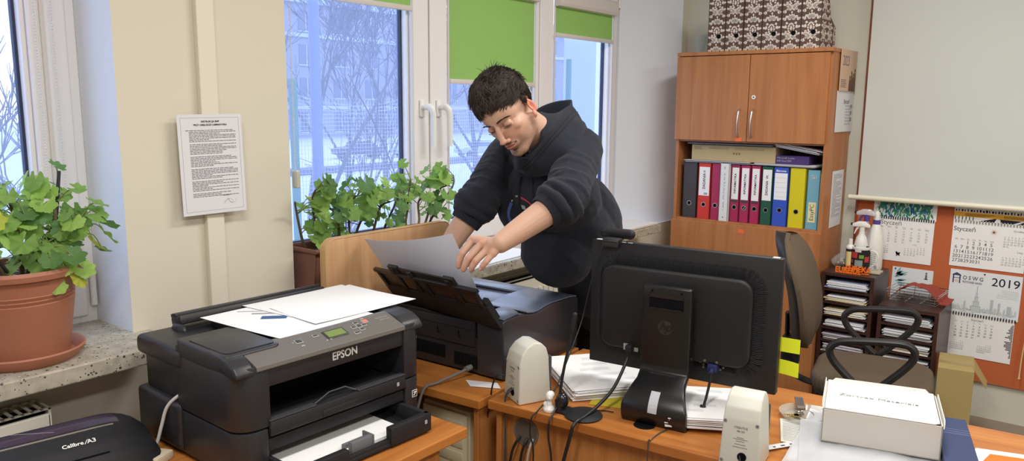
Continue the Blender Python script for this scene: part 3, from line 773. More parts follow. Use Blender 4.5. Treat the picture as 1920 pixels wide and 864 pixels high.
# beech divider
dv = MB()
pl = [(1.565, 0.0), (1.565, 1.13)]
pl += [(1.605+0.045*0-0.04*cos(a)+0.0, 1.125+0.04*sin(a)) for a in [radians(15*k) for k in range(1, 7)]]
pl += [(2.12+0.04*sin(a), 1.125+0.04*cos(a)) for a in [radians(15*k) for k in range(0, 7)]] + [(2.16, 0.0)]
Mdv = Matrix(((0, 0, 1, 0), (1, 0, 0, 0), (0, 1, 0, 0), (0, 0, 0, 1)))
D_ = thing('desk_divider', 'upright beech panel with rounded corners between printer table and window sill', 'divider', (0, 0, 0))
dv.prism(pl, -2.026, -2.000, M=Mdv, bev=0.002); dv.build('board', mBEECH, D_, smooth=30)
e = MB(); P_ = [Vector((-2.013, p[0], p[1])) for p in pl]; 
for side in (-2.0265, -1.9995): e.tube([Vector((side, p.y, p.z)) for p in P_], 0.0012, seg=5, caps=True)
e.build('edge_band', pbr('beech_edge_band', (206, 170, 112), rough=0.4), D_)

P2 = thing('photo_printer', 'black printer seen from behind with raised rear feed tray and side cover', 'printer', (-1.458, 1.813, 0.74), radians(2.5))
W2, DP, HH = 0.50, 0.452, 0.205   # local: x from -W2 to 0, y from 0 (back) to DP
def side_top(y):   # silhouette of the right-hand cover seen from the side
    return 0.203
k = MB()
k.lh((-W2, 0.004, 0.008), (-0.105, 0.40, 0.125), bev=0.004)
k.lh((-W2, 0.012, 0.110), (-0.100, 0.10, 0.185), bev=0.006)
k.lh((-W2, 0.10, 0.11), (-0.10, 0.19, 0.15))
k.build('body', mBLACK, P2, smooth=40)
k = MB()
sp = [(0.0, 0.008), (0.0, 0.194), (0.010, 0.200), (0.08, 0.200), (0.12, 0.197), (0.15, 0.190), (0.185, 0.187), (0.215, 0.190), (0.25, 0.197), (0.28, 0.199), (0.40, 0.196), (0.445, 0.190), (0.452, 0.178), (0.45, 0.008)]
Ms = Matrix(((0, 0, 1, 0), (1, 0, 0, 0), (0, 1, 0, 0), (0, 0, 0, 1)))
k.prism(sp, -0.105, 0.0, M=Ms, bev=0.005, seg=3); k.build('side_cover', pbr('glossy_graphite_plastic', (50, 50, 55), rough=0.28, spec=0.6), P2, smooth=40)
k = MB(); k.prism(sp, -W2-0.03, -W2+0.0, M=Ms, bev=0.005, seg=3); k.build('side_cover', mBLACKG, P2, smooth=40)
mLID = pbr('window_reflection_lid', (104, 111, 130), rough=0.30, spec=0.7)  # bluish grey puts the window's reflection into the lid colour
k = MB()
k.lh((-W2, 0.19, 0.150), (-0.1, 0.452, 0.19), bev=0.008)
k.box((-W2/2-0.05, 0.24, 0.188), (W2-0.11, 0.12, 0.008), rot=(radians(4), 0, 0), bev=0.003)
k.box((-W2/2-0.05, 0.395, 0.195), (W2-0.11, 0.10, 0.008), rot=(radians(-3), 0, 0), bev=0.003)
k.build('top_lid', mLID, P2, smooth=40)
k = MB(); k.prism([(0.135, 0.1965), (0.17, 0.1905), (0.20, 0.1905), (0.25, 0.1985), (0.28, 0.2005), (0.40, 0.1975), (0.442, 0.1915), (0.442, 0.196), (0.40, 0.2015), (0.28, 0.2045), (0.25, 0.2025), (0.20, 0.1945), (0.17, 0.1945), (0.135, 0.2005)], -0.19, -0.004, M=Ms); k.build('lid_edge', mLID, P2, smooth=40)
k = MB(); k.prism([(-0.103, 0.006), (-0.004, 0.006), (-0.012, 0.10), (-0.05, 0.125), (-0.103, 0.13)], 0.200, 0.2035, bev=0.001); k.build('lid_pad', mLID, P2, smooth=40)
k = MB(); k.lh((-W2+0.05, 0.055, 0.184), (-0.115, 0.17, 0.187)); k.lh((-W2+0.05, 0.10, 0.15), (-0.115, 0.18, 0.152)); k.build('feed_slot', mDARK, P2, smooth=0)
# back wall details: notches, vents, label
k = MB()
k.lh((-W2+0.01, -0.002, 0.095), (-0.112, 0.006, 0.178), bev=0.002)
k.lh((-W2+0.03, -0.004, 0.150), (-0.112, 0.004, 0.158), bev=0.001)
k.build('back_plate', mBLACK, P2, smooth=40)
k = MB()
for x_ in (-0.36, -0.27, -0.18):
    k = MB(); k.lh((x_, -0.0035, 0.118), (x_+0.004, -0.001, 0.138)); k.lh((x_+0.004, -0.0035, 0.118), (x_+0.010, -0.001, 0.121)); k.build('notch', mDARK, P2, smooth=0)
k = MB()
for i in range(22): k.lh((-0.33+i*0.0065-0.05, 0.001, 0.035), (-0.3275+i*0.0065-0.05, 0.0045, 0.078))
for i in range(24): k.lh((-0.20+i*0.0065, 0.001, 0.022), (-0.1975+i*0.0065, 0.0045, 0.066))
k.build('vent_grille', mDARK, P2, smooth=0)
k = MB(); k.box((-0.385+0.0, 0.0035, 0.062), (0.030, 0.001, 0.048))
for i in range(6): k.box((-0.385, 0.0029, 0.080-i*0.007), (0.022 if i % 2 else 0.026, 0.0006, 0.0018), mi=1)
k.build('rating_label', [mPAPER2, mINKL], P2, smooth=0)
# rear feed tray leaning back towards the viewer
tz = Vector((0.069, 0.782, 0.62)).normalized()          # its face normal in world axes (towards the paper)
H0 = Vector((-1.46, 1.795, 0.945)); ax = Vector((-0.479, 0.02, 0.0)).normalized(); up = tz.cross(ax); up = up if up.z > 0 else -up
TRm = P2.matrix_world.inverted() if False else (Matrix.Translation(P2.location) @ Euler((0, 0, radians(2.5))).to_matrix().to_4x4()).inverted()
def tr(s_, h_, o_=0.0): return TRm @ (H0 + ax*s_ + up*h_ + tz*o_)
def trbox(mb_, s0, s1, h0, h1, o0, o1, bev=0.002, mi=0):
    c = tr((s0+s1)/2, (h0+h1)/2, (o0+o1)/2); X_ = (TRm.to_3x3() @ ax); Y_ = (TRm.to_3x3() @ up)
    M_ = fr(c, X_, Y_)
    flip = 1 if M_.to_3x3().col[2].dot(TRm.to_3x3() @ tz) > 0 else -1
    mb_.box((0, 0, 0), (abs(s1-s0), abs(h1-h0), abs(o1-o0)), M=M_, bev=bev, mi=mi)
k = MB(); trbox(k, 0.0, 0.475, -0.03, 0.075, -0.012, 0.004, bev=0.006); trbox(k, 0.005, 0.025, 0.0, 0.09, -0.006, 0.016, bev=0.003); k.build('feed_tray', mBLACKM, P2, smooth=40)
mSMOKE = pbr('smoky_black_plastic', (34, 34, 38), rough=0.3)
k = MB(); trbox(k, 0.02, 0.468, 0.07, 0.145, -0.008, 0.0, bev=0.002); trbox(k, 0.005, 0.48, 0.135, 0.148, -0.012, 0.002, bev=0.002)
for s_ in (0.02, 0.1, 0.24, 0.36, 0.46): trbox(k, s_-0.008, s_+0.008, 0.06, 0.146, -0.013, -0.002, bev=0.002)
k.build('tray_extension', mSMOKE, P2, smooth=40)
k = MB(); trbox(k, 0.10, 0.38, 0.075, 0.172, -0.004, 0.002, bev=0.002)
for a_, b_ in ((0.09, 0.135), (0.345, 0.39)): trbox(k, a_, b_, 0.145, 0.178, -0.008, 0.004, bev=0.002)
for s_ in (0.115, 0.375, 0.29): trbox(k, s_-0.010, s_+0.010, 0.07, 0.17, -0.012, -0.002, bev=0.002)
k.build('tray_extension', mSMOKE, P2, smooth=40)
k = MB(); trbox(k, 0.30, 0.345, 0.082, 0.14, -0.0095, -0.0075, bev=0.001); k.build('tray_window', pbr('reddish_brown_plastic', (74, 48, 42), rough=0.35), P2, smooth=0)
# the sheet being fed
FBL, FBR = H0+ax*0.47+up*0.02+tz*0.006, H0+ax*0.045+up*0.02+tz*0.006
FTL, FTR = Vector((-1.9809, 1.7132, 1.1545)), Vector((-1.5421, 1.6707, 1.2239))
mSHEET = pbr('fed_sheet_paper', (236, 236, 240), rough=0.85, spec=0.2)
def fed(u, v):   # u from the right edge to the left one, v upwards
    return FBR.lerp(FBL, u).lerp(FTR.lerp(FTL, u), v) - tz*(0.020*(1-(2*u-1)**2)*v*v) + tz*(0.012*v*(1-v))
o = MB(); o.grid(lambda u, v: fed(u, v)-Vector((-1.68, 1.7, 1.1)), 20, 14, thick=0.0005); o = o.build('paper_sheet', mSHEET, loc=(-1.68, 1.7, 1.1))
tag(o, 'large white sheet standing in the rear tray of the second printer, held by the man', 'paper')
# grey mains lead out of the back of the second printer
o = MB(); o.cyl((-1.575, 1.795, 0.772), (-1.578, 1.772, 0.770), 0.009, seg=12); o.tube([(-1.577, 1.775, 0.770), (-1.583, 1.745, 0.764), (-1.602, 1.665, 0.750), (-1.612, 1.622, 0.744), (-1.618, 1.598, 0.69), (-1.618, 1.57, 0.60), (-1.60, 1.55, 0.45), (-1.6, 1.55, 0.05)], 0.0045, seg=8, sm=6)
o = o.build('mains_cable', pbr('grey_cord', (112, 110, 110), rough=0.5)); tag(o, 'grey mains cord plugged into the back of the second printer', 'cable')
# folded sheet under the second printer
sheet('paper_sheet', 'folded white sheet sticking out from under the second printer', 'paper', [(-1.565, 1.757, 0.742), (-1.515, 1.722, 0.743), (-1.43, 1.768, 0.742), (-1.47, 1.80, 0.7415)], mPAPER2)
# beige computer tower in the gap
pc = thing('computer_tower', 'old beige computer tower on the floor in the gap between the desks', 'computer', (-1.600, 1.915, 0), 0)
MB().lh((-0.10, -0.21, 0.012), (0.10, 0.20, 0.665), bev=0.006).build('case', pbr('aged_beige_case', (206, 198, 162), rough=0.5), pc, smooth=40)
k = MB(); k.lh((-0.095, -0.222, 0.02), (0.095, -0.208, 0.655), bev=0.008); k.build('front_bezel', pbr('aged_beige_bezel', (198, 190, 158), rough=0.5), pc, smooth=40)
k = MB()
for i in range(3): k.lh((-0.08, -0.225, 0.595-i*0.05), (0.08, -0.221, 0.63-i*0.05), bev=0.002)
k.build('drive_cover', pbr('aged_beige_drive', (190, 182, 150), rough=0.5), pc, smooth=40)
k = MB()
for x_ in (-0.08, 0.08):
    for y_ in (-0.18, 0.17): k.cyl((x_, y_, 0), (x_, y_, 0.014), 0.014)
k.build('foot', mBLACKM, pc)
o = MB(); o.lh((-0.05, -0.055, 0), (0.05, 0.055, 0.038), bev=0.003); o.lh((-0.046, -0.057, 0.008), (0.046, -0.054, 0.02), mi=1); o = o.build('carton', [mPAPER2, pbr('dark_blue_print', (46, 52, 104), rough=0.6)], loc=(-1.63, 1.93, 0.666)); tag(o, 'small white and blue carton standing on the beige computer tower', 'box')

# ================================================================== RIGHT DESK AND WHAT STANDS ON IT
RD = thing('desk', 'long orange-brown wooden desk carrying the monitor and the white box', 'desk', (-1.405, 1.675, 0), radians(5.2))
MB().lh((0, 0, 0.712), (1.75, 0.60, 0.74), bev=0.003).build('desktop', mDESK, RD, smooth=0)
MB().lh((0.035, 0.035, 0.0), (1.72, 0.053, 0.712), bev=0.001).build('front_panel', mDESKZ, RD, smooth=0)
MB().lh((0.018, 0.02, 0), (0.036, 0.58, 0.712), bev=0.001).build('side_panel', mDESKZ, RD, smooth=0)
MB().lh((1.70, 0.053, 0), (1.718, 0.58, 0.712), bev=0.001).build('side_panel', mDESKZ, RD, smooth=0)
k = MB(); k.cyl((0.115, 0.036, 0.655), (0.115, 0.031, 0.655), 0.042, seg=28); k.cyl((0.115, 0.032, 0.655), (0.115, 0.0305, 0.655), 0.036, seg=28, mi=1); k.build('cable_hole', [pbr('grey_grommet', (110, 98, 92), rough=0.5), pbr('grommet_shade', (92, 82, 78), rough=0.6)], RD)
k = MB(); k.cyl((0.46, 0.09, 0.7395), (0.46, 0.09, 0.7405), 0.03, seg=24); k.build('cable_hole', mDARK, RD)
# ---- monitor
MON = thing('computer_monitor', 'black flat screen monitor seen from behind on its curved stand', 'monitor', M=fr((-1.235, 1.959, 0.74), (0.993, 0.118, 0), (-0.118, 0.993, 0)))
mMB = pbr('matt_black_monitor_back', (24, 24, 25), rough=0.5, bump=0.15, bscale=1500)
k = MB(); k.lh((0, 0, 0.087), (0.56, 0.028, 0.465), bev=0.004); k.build('housing', mMB, MON, smooth=40)
k = MB(); k.lh((0.012, 0.0265, 0.105), (0.548, 0.0295, 0.453)); k.build('screen', pbr('dark_screen_glass', (12, 12, 14), rough=0.15), MON, smooth=0)
Mv = Matrix(((1, 0, 0, 0), (0, 0, 1, 0), (0, 1, 0, 0), (0, 0, 0, 1)))
# ring of vent ribs around the raised back
k = MB(); bx0, bx1, bz0, bz1, R_ = 0.048, 0.492, 0.152, 0.400, 0.045
k.prism(rrect(bx1-bx0+0.05, bz1-bz0+0.05, R_+0.02, cx=(bx0+bx1)/2, cy=(bz0+bz1)/2), -0.006, 0.002, M=Mv, bev=0.003); k.build('vent_surround', mBLACKM, MON)
k = MB()
path = []
def ringpt(s_):  # walk left-bottom -> up -> top -> right down
    pts = [(bx0-0.008, bz0+0.02), (bx0-0.008, bz1-R_+0.01)] + [(bx0+R_-0.008-R_*cos(a), bz1-R_+0.008+R_*sin(a)) for a in [radians(15*i) for i in range(1, 7)]] + [(bx1-R_, bz1+0.008)] + [(bx1-R_+0.008+R_*sin(a), bz1-R_+0.008+R_*cos(a)) for a in [radians(15*i) for i in range(1, 7)]] + [(bx1+0.008, bz0+0.03)] + [(bx1+0.008-0.035*(1-cos(a)), bz0+0.03-0.035*sin(a)) for a in [radians(20*i) for i in range(1, 5)]]
    return pts
PV = [Vector((p[0], 0, p[1])) for p in ringpt(0)]
acc = 0.0; nxt = 0.0; cc = Vector(((bx0+bx1)/2, 0, (bz0+bz1)/2))
for i in range(len(PV)-1):
    a, b_ = PV[i], PV[i+1]; L = (b_-a).length
    while nxt <= acc+L:
        q = a.lerp(b_, (nxt-acc)/L); tdir = (b_-a).normalized(); nd = Vector((-tdir.z, 0, tdir.x))
        wide = 0.024 if q.x > bx0+0.02 else 0.005
        k.tube([q-nd*0.009+Vector((0, -0.012, 0)), q+Vector((0, -0.0125, 0))+nd*wide*0.4, q+nd*wide+Vector((0, -0.0045, 0))], 0.0012, seg=4)
        nxt += 0.0046
    acc += L
k.build('vent_ribs', mBLACKM, MON, smooth=60)
k = MB(); k.prism(rrect(bx1-bx0, bz1-bz0, R_-0.008, cx=(bx0+bx1)/2, cy=(bz0+bz1)/2), -0.030, 0.0, M=Mv, bev=0.008, seg=3); k.build('back_bulge', mMB, MON, smooth=50)
# stand: one bent slab
x0s, x1s = 0.200, 0.342
prof = [(-0.060, 0.368), (-0.062, 0.17), (-0.064, 0.13), (-0.075, 0.108), (-0.105, 0.090), (-0.142, 0.072), (-0.163, 0.052), (-0.168, 0.032), (-0.160, 0.014), (-0.140, 0.006)]
def slab(prof_, th, xa, xb, mat, nm, parent, taper=0.0, bev=0.006):
    P_ = [Vector((0, p[0], p[1])) for p in prof_]; P_, _ = crom(P_, 4)
    A_ = []; B_ = []
    for i, p in enumerate(P_):
        d = (P_[min(i+1, len(P_)-1)]-P_[max(i-1, 0)]).normalized(); nrm = Vector((0, d.z, -d.y))
        A_.append((p.y, p.z)); B_.append((p.y+nrm.y*-th, p.z+nrm.z*-th))
    t = bmesh.new(); n = len(A_); rows = []
    for i in range(n):
        f_ = i/(n-1); e_ = taper*min(1, max(0, (f_-0.45)/0.25))
        sh_ = max(0, -A_[i][0]-0.06)*0.10
        rows.append([t.verts.new((xa-e_+sh_, A_[i][0], A_[i][1])), t.verts.new((xb+e_+sh_, A_[i][0], A_[i][1])), t.verts.new((xb+e_+sh_, B_[i][0], B_[i][1])), t.verts.new((xa-e_+sh_, B_[i][0], B_[i][1]))])
    for i in range(n-1):
        for j in range(4): t.faces.new((rows[i][j], rows[i][(j+1) % 4], rows[i+1][(j+1) % 4], rows[i+1][j]))
    t.faces.new(rows[0][::-1]); t.faces.new(rows[-1]); bmesh.ops.recalc_face_normals(t, faces=t.faces[:])
    ed = [e for e in t.edges if e.is_manifold and e.calc_face_angle(0) > 0.9]
    bmesh.ops.bevel(t, geom=ed, offset=bev, segments=3, affect='EDGES', profile=0.5)
    m_ = MB(); m_._add(t); return m_.build(nm, mat, parent, smooth=50)
mSTAND = pbr('satin_black_stand', (20, 20, 21), rough=0.32, spec=0.55)
slab(prof, -0.022, x0s, x1s, mSTAND, 'stand_column', MON, taper=0.022)
k = MB(); k.lh((0.205, -0.155, 0.001), (0.365, 0.09, 0.012), bev=0.004); k.lh((0.22, -0.178, 0.001), (0.345, -0.13, 0.024), bev=0.005); k.build('stand_base', mSTAND, MON, smooth=40)
k = MB(); k.lh((0.225, -0.052, 0.10), (0.315, -0.030, 0.36), bev=0.004); k.build('stand_hinge', mBLACKM, MON, smooth=40)
k = MB(); k.lh((0.222, -0.0855, 0.335), (0.322, -0.0825, 0.347), bev=0.001, mi=0); k.lh((0.222, -0.0835, 0.305), (0.322, -0.0825, 0.335), mi=1); k.lh((0.227, -0.0875, 0.303), (0.317, -0.0825, 0.307), bev=0.001, mi=0)
for x_ in (0.229, 0.315): k.cyl((x_, -0.084, 0.354), (x_, -0.0825, 0.354), 0.003, seg=10, mi=1)
k.build('carry_handle', [mBLACKG, mDARK], MON, smooth=0)
k = MB(); k.lh((0.232, -0.097, 0.106), (0.312, -0.085, 0.122), bev=0.003); k.build('hinge_cover', mBLACKM, MON, smooth=0)
# cable slot with paper showing through
k = MB(); 
PS_, _ = crom([Vector((0, p[0], p[1])) for p in prof], 4); i0_, i1_ = 20, 27
def slotp(u, v):
    q = i0_+(i1_-i0_)*v; i_ = min(int(q), i1_-1); f_ = q-i_; p = PS_[i_].lerp(PS_[i_+1], f_); d = (PS_[i_+1]-PS_[i_]).normalized(); nrm = Vector((0, d.z, -d.y))
    sh_ = max(0, -p.y-0.06)*0.10; return Vector((0.271-0.013+0.026*u+sh_, p.y, p.z))+nrm*0.0234
k.grid(slotp, 2, 14)
k.build('cable_slot', pbr('pale_slot_gap', (186, 188, 194), rough=0.6), MON, smooth=0)
# brand badge: disc with two letters
k = MB(); k.cyl((0.271, -0.0825, 0.252), (0.271, -0.0838, 0.252), 0.021, seg=36); bd = k.build('brand_badge', pbr('badge_grey', (44, 44, 46), rough=0.4), MON)
text('badge_lettering', 'hp', 0.036, mSTAND, bd, fr((0.271, -0.0842, 0.2545), (1, 0, 0), (0, 0, 1)), shear=0.35, bold=0.0007)
k = MB(); k.lh((0.126, -0.031, 0.150), (0.144, -0.029, 0.170)); k.lh((0.157, -0.031, 0.150), (0.172, -0.029, 0.162)); k.build('white_sticker', pbr('dull_sticker', (160, 158, 154), rough=0.6), MON, smooth=0)
k = MB(); k.lh((0.33, -0.006, 0.120), (0.455, -0.002, 0.158), bev=0.001, mi=0)
for x_, z_ in ((0.332, 0.158), (0.372, 0.162), (0.406, 0.162)): k.cyl((x_, -0.031, z_), (x_, -0.034, z_), 0.004, seg=10, mi=1)
for x_, z_ in ((0.352, 0.148), (0.362, 0.152), (0.362, 0.142), (0.362, 0.134), (0.418, 0.142), (0.425, 0.150), (0.41, 0.135)): k.cyl((x_, -0.006, z_), (x_, -0.010, z_), 0.0035, seg=10, mi=1)
k.build('connector_panel', [mBLACKM, pbr('dull_metal', (130, 128, 124), rough=0.4, metal=0.7)], MON, smooth=30)
k = MB(); k.lh((0.14, -0.055, 0.150), (0.160, -0.028, 0.172), bev=0.004); k.build('power_plug', mBLACKM, MON, smooth=0)
k = MB(); k.lh((0.38, -0.035, 0.132), (0.408, -0.006, 0.154), bev=0.003); k.cyl((0.394, -0.035, 0.14), (0.394, -0.045, 0.132), 0.007, seg=10); k.build('video_plug', pbr('blue_plug_plastic', (38, 44, 96), rough=0.5), MON, smooth=40)
MW = MON.matrix_world.copy()
def mw(*p): return MW @ Vector(p)
def cable(name, label, pts, r, mat, sm=6):
    o = MB().tube(pts, r, seg=8, sm=sm).build(name, mat); return tag(o, label, 'cable')
mCBL = pbr('black_cable_rubber', (20, 20, 22), rough=0.5)
cable('mains_cable', 'thick black mains cord hanging from the monitor down over the desk edge', [mw(0.15, -0.05, 0.155), mw(0.147, -0.055, 0.125), mw(0.138, -0.12, 0.062), mw(0.120, -0.19, 0.026), mw(0.108, -0.25, 0.012), mw(0.100, -0.287, 0.006), mw(0.092, -0.300, -0.03), mw(0.06, -0.302, -0.2), mw(0.03, -0.29, -0.6)], 0.005, mCBL)
cable('video_cable', 'black cable falling from the blue plug of the monitor', [mw(0.394, -0.042, 0.135), mw(0.394, -0.048, 0.11), mw(0.388, -0.065, 0.055), mw(0.38, -0.085, 0.018), mw(0.35, -0.12, 0.006), mw(0.322, -0.11, 0.005)], 0.004, mCBL)
o = MB(); a_ = mw(0.386, -0.070, 0.045); b_ = mw(0.381, -0.082, 0.024); o.cyl(a_, b_, 0.0085, seg=14); o = o.build('ferrite_bead', mBLACKM); tag(o, 'black ferrite lump near the end of the blue plug cable', 'cable bead')
cable('thin_cord', 'thin grey cord across the front edge of the desk right of the monitor stand', [mw(0.33, -0.14, 0.004), mw(0.325, -0.18, 0.003), mw(0.315, -0.225, 0.003), mw(0.312, -0.27, 0.0), mw(0.31, -0.285, -0.02), mw(0.31, -0.28, -0.3)], 0.0016, mDGREY)
cable('thin_cord', 'thin black cord lying between microphone base and monitor stand', [mw(0.155, -0.155, 0.004), mw(0.12, -0.16, 0.003), mw(0.075, -0.19, 0.003), mw(0.055, -0.22, 0.003)], 0.0016, mCBL)
# webcam clipped on top
wc = thing('webcam', 'black bar webcam clipped to the top left edge of the monitor', 'camera', M=MW @ Matrix.Translation((0.052, 0.0, 0.465)))
k = MB(); k.rcone((-0.028, 0.040, 0.018), 0.0155, (0.055, 0.040, 0.018), 0.0155); k.build('body', mBLACKM, wc)
k = MB(); k.lh((-0.012, -0.012, 0.001), (0.038, 0.034, 0.008), bev=0.002); k.lh((-0.012, -0.014, -0.016), (0.038, -0.003, 0.006), bev=0.002); k.box((0.013, -0.006, 0.004), (0.046, 0.022, 0.004), rot=(0.3, 0, 0), bev=0.001); k.build('clip', pbr('charcoal_clip', (46, 46, 48), rough=0.45), wc, smooth=40)
k = MB(); k.cyl((0.013, 0.054, 0.018), (0.013, 0.058, 0.018), 0.009); k.build('lens', mBLACKG, wc)
cable('webcam_cable', 'thin black webcam cable running from the monitor top down to the desk edge', [mw(0.045, -0.012, 0.46), mw(0.036, -0.02, 0.42), mw(0.015, -0.035, 0.33), mw(0.0, -0.06, 0.22), mw(-0.005, -0.14, 0.12), mw(-0.012, -0.2, 0.05), mw(-0.03, -0.262, 0.006), mw(-0.038, -0.285, -0.01), mw(-0.04, -0.290, -0.06), mw(-0.03, -0.287, -0.12), mw(-0.045, -0.28, -0.35)], 0.0022, mCBL)
# stickers on the top edge and sticky notes
k = MB(); k.lh((0.012, 0.006, 0.4652), (0.034, 0.022, 0.4656)); k.build('white_sticker', mPAPER2, MON, smooth=0)
k = MB(); k.lh((0.53, 0.004, 0.4652), (0.548, 0.022, 0.4656)); k.build('white_sticker', mPAPER2, MON, smooth=0)
text('edge_lettering', 'HD  USB', 0.009, mPAPER2, MON, fr((0.115, 0.0, 0.4655), (1, 0, 0), (0, 1, 0)))
mSTICK = pbr('yellow_sticky_note', (226, 236, 40), rough=0.8)
for z0_, tilt, lab in ((0.205, 0.0, 'upper yellow sticky note on the right edge of the monitor'), (0.143, -0.25, 'lower yellow sticky note curling from the right edge of the monitor')):
    k = MB(); k.grid(lambda u, v, z0_=z0_, tilt=tilt: Vector((0.553+0.058*u, 0.0295-0.002*u, z0_+0.040*v+tilt*0.02*u*u)), 6, 3, thick=0.0004); o = k.build('sticky_note', mSTICK); o.matrix_world = MW.copy(); tag(o, lab, 'note')
# ---- microphone on a round base
mic = thing('desk_microphone', 'black desk microphone with round base and long thin stem left of the monitor', 'microphone', (-1.118, 1.752, 0.7405))
k = MB(); k.lathe([(0, 0), (0.052, 0), (0.054, 0.004), (0.049, 0.009), (0.02, 0.012), (0, 0.012)], seg=36); k.lh((-0.075, -0.03, 0.0), (-0.02, 0.02, 0.008), bev=0.003); k.build('base', mBLACKM, mic, smooth=40)
k = MB(); k.ball((-0.065, -0.012, 0.034), (0.019, 0.019, 0.024)); k.cyl((-0.070, -0.02, 0.004), (-0.070, -0.02, 0.036), 0.013); k.build('swivel', mBLACKG, mic)
k = MB(); k.tube([(-0.072, -0.018, 0.035), (-0.064, -0.010, 0.12), (-0.052, 0.0, 0.20), (-0.046, 0.003, 0.235)], 0.0042, seg=10, sm=4); k.build('stem', mBLACKM, mic)
k = MB(); k.rcone((-0.047, 0.003, 0.235), 0.0065, (-0.040, 0.006, 0.285), 0.0075); k.build('capsule', mBLACKM, mic)
cable('microphone_cord', 'black cord from the microphone base hanging over the desk edge', [(-1.19, 1.735, 0.762), (-1.183, 1.70, 0.752), (-1.178, 1.672, 0.735), (-1.178, 1.668, 0.69), (-1.165, 1.665, 0.60), (-1.19, 1.66, 0.35)], 0.003, mCBL)
# ---- little white bust
k = MB(); k.lathe([(0, 0), (0.017, 0), (0.018, 0.008), (0.013, 0.013), (0.010, 0.016), (0, 0.018)], seg=20); k.rcone((0, 0, 0.010), 0.010, (0.0, 0, 0.03), 0.0075); k.ball((0, 0, 0.043), (0.0115, 0.0125, 0.015)); k.ball((0.0, -0.011, 0.041), (0.003, 0.004, 0.004)); k.ball((-0.008, 0.004, 0.018), (0.010, 0.008, 0.010)); k.ball((0.004, 0.003, 0.048), (0.011, 0.011, 0.011))
me = organic(k, 0.0012, 3); o = link_mesh('bust_figurine', me, pbr('white_printed_plastic', (236, 236, 234), rough=0.6, bump=0.4, bscale=400)); o.location = (-1.215, 1.722, 0.7405); o.rotation_euler = (0, 0, 0.6)
tag(o, 'tiny white bust figurine standing beside the left speaker', 'figurine')
# ---- speakers
mSPK = pbr('pale_grey_beige_plastic', (208, 208, 196), rough=0.45); mSPK2 = pbr('speaker_print', (146, 144, 138), rough=0.6)
def speaker(label, loc, rz, plug=True):
    s_ = thing('computer_speaker', label, 'speaker', loc, rz, 'beige computer speakers')
    prof_ = [(0.0, 0.0), (0.004, 0.118), (0.012, 0.146), (0.030, 0.168), (0.055, 0.180), (0.078, 0.176), (0.094, 0.160), (0.102, 0.13), (0.106, 0.0)]
    t = bmesh.new(); rows = []
    for x_ in (-0.050, 0.050):
        row = []
        for y_, z_ in prof_:
            kx = 1 - 0.20*(z_/0.18)**1.4
            row.append(t.verts.new((x_*kx, y_, z_)))
        rows.append(row)
    n = len(prof_)
    for i in range(n-1): t.faces.new((rows[0][i], rows[1][i], rows[1][i+1], rows[0][i+1]))
    t.faces.new((rows[0][n-1], rows[1][n-1], rows[1][0], rows[0][0])); t.faces.new(rows[0]); t.faces.new(rows[1][::-1])
    bmesh.ops.recalc_face_normals(t, faces=t.faces[:]); bmesh.ops.bevel(t, geom=t.edges[:], offset=0.005, segments=3, affect='EDGES', profile=0.5)
    m_ = MB(); m_._add(t); m_.build('cabinet', mSPK, s_, smooth=50)
    m_ = MB(); m_.lh((-0.046, 0.1045, 0.010), (0.046, 0.110, 0.135), bev=0.003); m_.build('front_grille', pbr('speaker_grille_grey', (90, 92, 94), rough=0.8), s_, smooth=0)
    m_ = MB()
    for x_, z_ in ((-0.038, 0.112), (0.038, 0.112), (0.042, 0.012), (-0.042, 0.012)): m_.cyl((x_, -0.0016+z_*0.0336, z_), (x_, 0.003+z_*0.0336, z_), 0.0042, seg=14, mi=0); m_.cyl((x_, -0.0020+z_*0.0336, z_), (x_, 0.002+z_*0.0336, z_), 0.0028, seg=12, mi=1)
    m_.build('screw', [mSPK2, mINK], s_)
    def bk(z_, off=0.0008): return fr((0, z_*0.0336-off, z_), (1, 0, 0), (0, 0.0336, 1))
    text('brand_lettering', 'CREATIVE', 0.0078, mSPK2, s_, bk(0.100), sx=0.95); text('small_lettering', 'SBS 250', 0.0058, mSPK2, s_, bk(0.091))
    m_ = MB()
    for z_, w_ in ((0.075, 0.016), (0.071, 0.034), (0.066, 0.020), (0.058, 0.026), (0.051, 0.036)): m_.box((0, z_*0.0336-0.0004, z_), (w_, 0.0006, 0.0016))
    m_.build('small_print', mSPK2, s_, smooth=0)
    m_ = MB(); m_.cyl((0.006, -0.0005, 0.028), (0.006, 0.001, 0.028), 0.011, seg=20); m_.build('socket', mDARK, s_)
    return s_
sa = speaker('beige speaker on the left desk end beside the second printer, seen from behind', (-1.348, 1.716, 0.7405), radians(-25))
sb = speaker('beige speaker with rear print, nearest the clear dish with keys', (-0.655, 1.725, 0.7405), radians(8))
SA = Matrix.Translation(sa.location) @ Euler((0, 0, radians(-25))).to_matrix().to_4x4()
SBM = Matrix.Translation(sb.location) @ Euler((0, 0, radians(8))).to_matrix().to_4x4()
cable('speaker_cable', 'black plug cable falling from the left side of the left speaker', [SA @ Vector((-0.046, 0.0, 0.062)), SA @ Vector((-0.055, -0.02, 0.062)), SA @ Vector((-0.066, -0.03, 0.03)), SA @ Vector((-0.075, -0.035, -0.03)), SA @ Vector((-0.095, -0.04, -0.12)), SA @ Vector((-0.12, -0.04, -0.25)), SA @ Vector((-0.13, -0.02, -0.6))], 0.0026, mCBL)
cable('speaker_cable', 'grey cable from the middle socket of the left speaker over the desk edge', [SA @ Vector((0.0, 0.003, 0.040)), SA @ Vector((-0.001, -0.012, 0.030)), SA @ Vector((-0.003, -0.02, 0.0)), SA @ Vector((-0.002, -0.02, -0.05)), SA @ Vector((0.004, -0.02, -0.15)), SA @ Vector((0.0, -0.02, -0.5))], 0.0024, mDGREY)
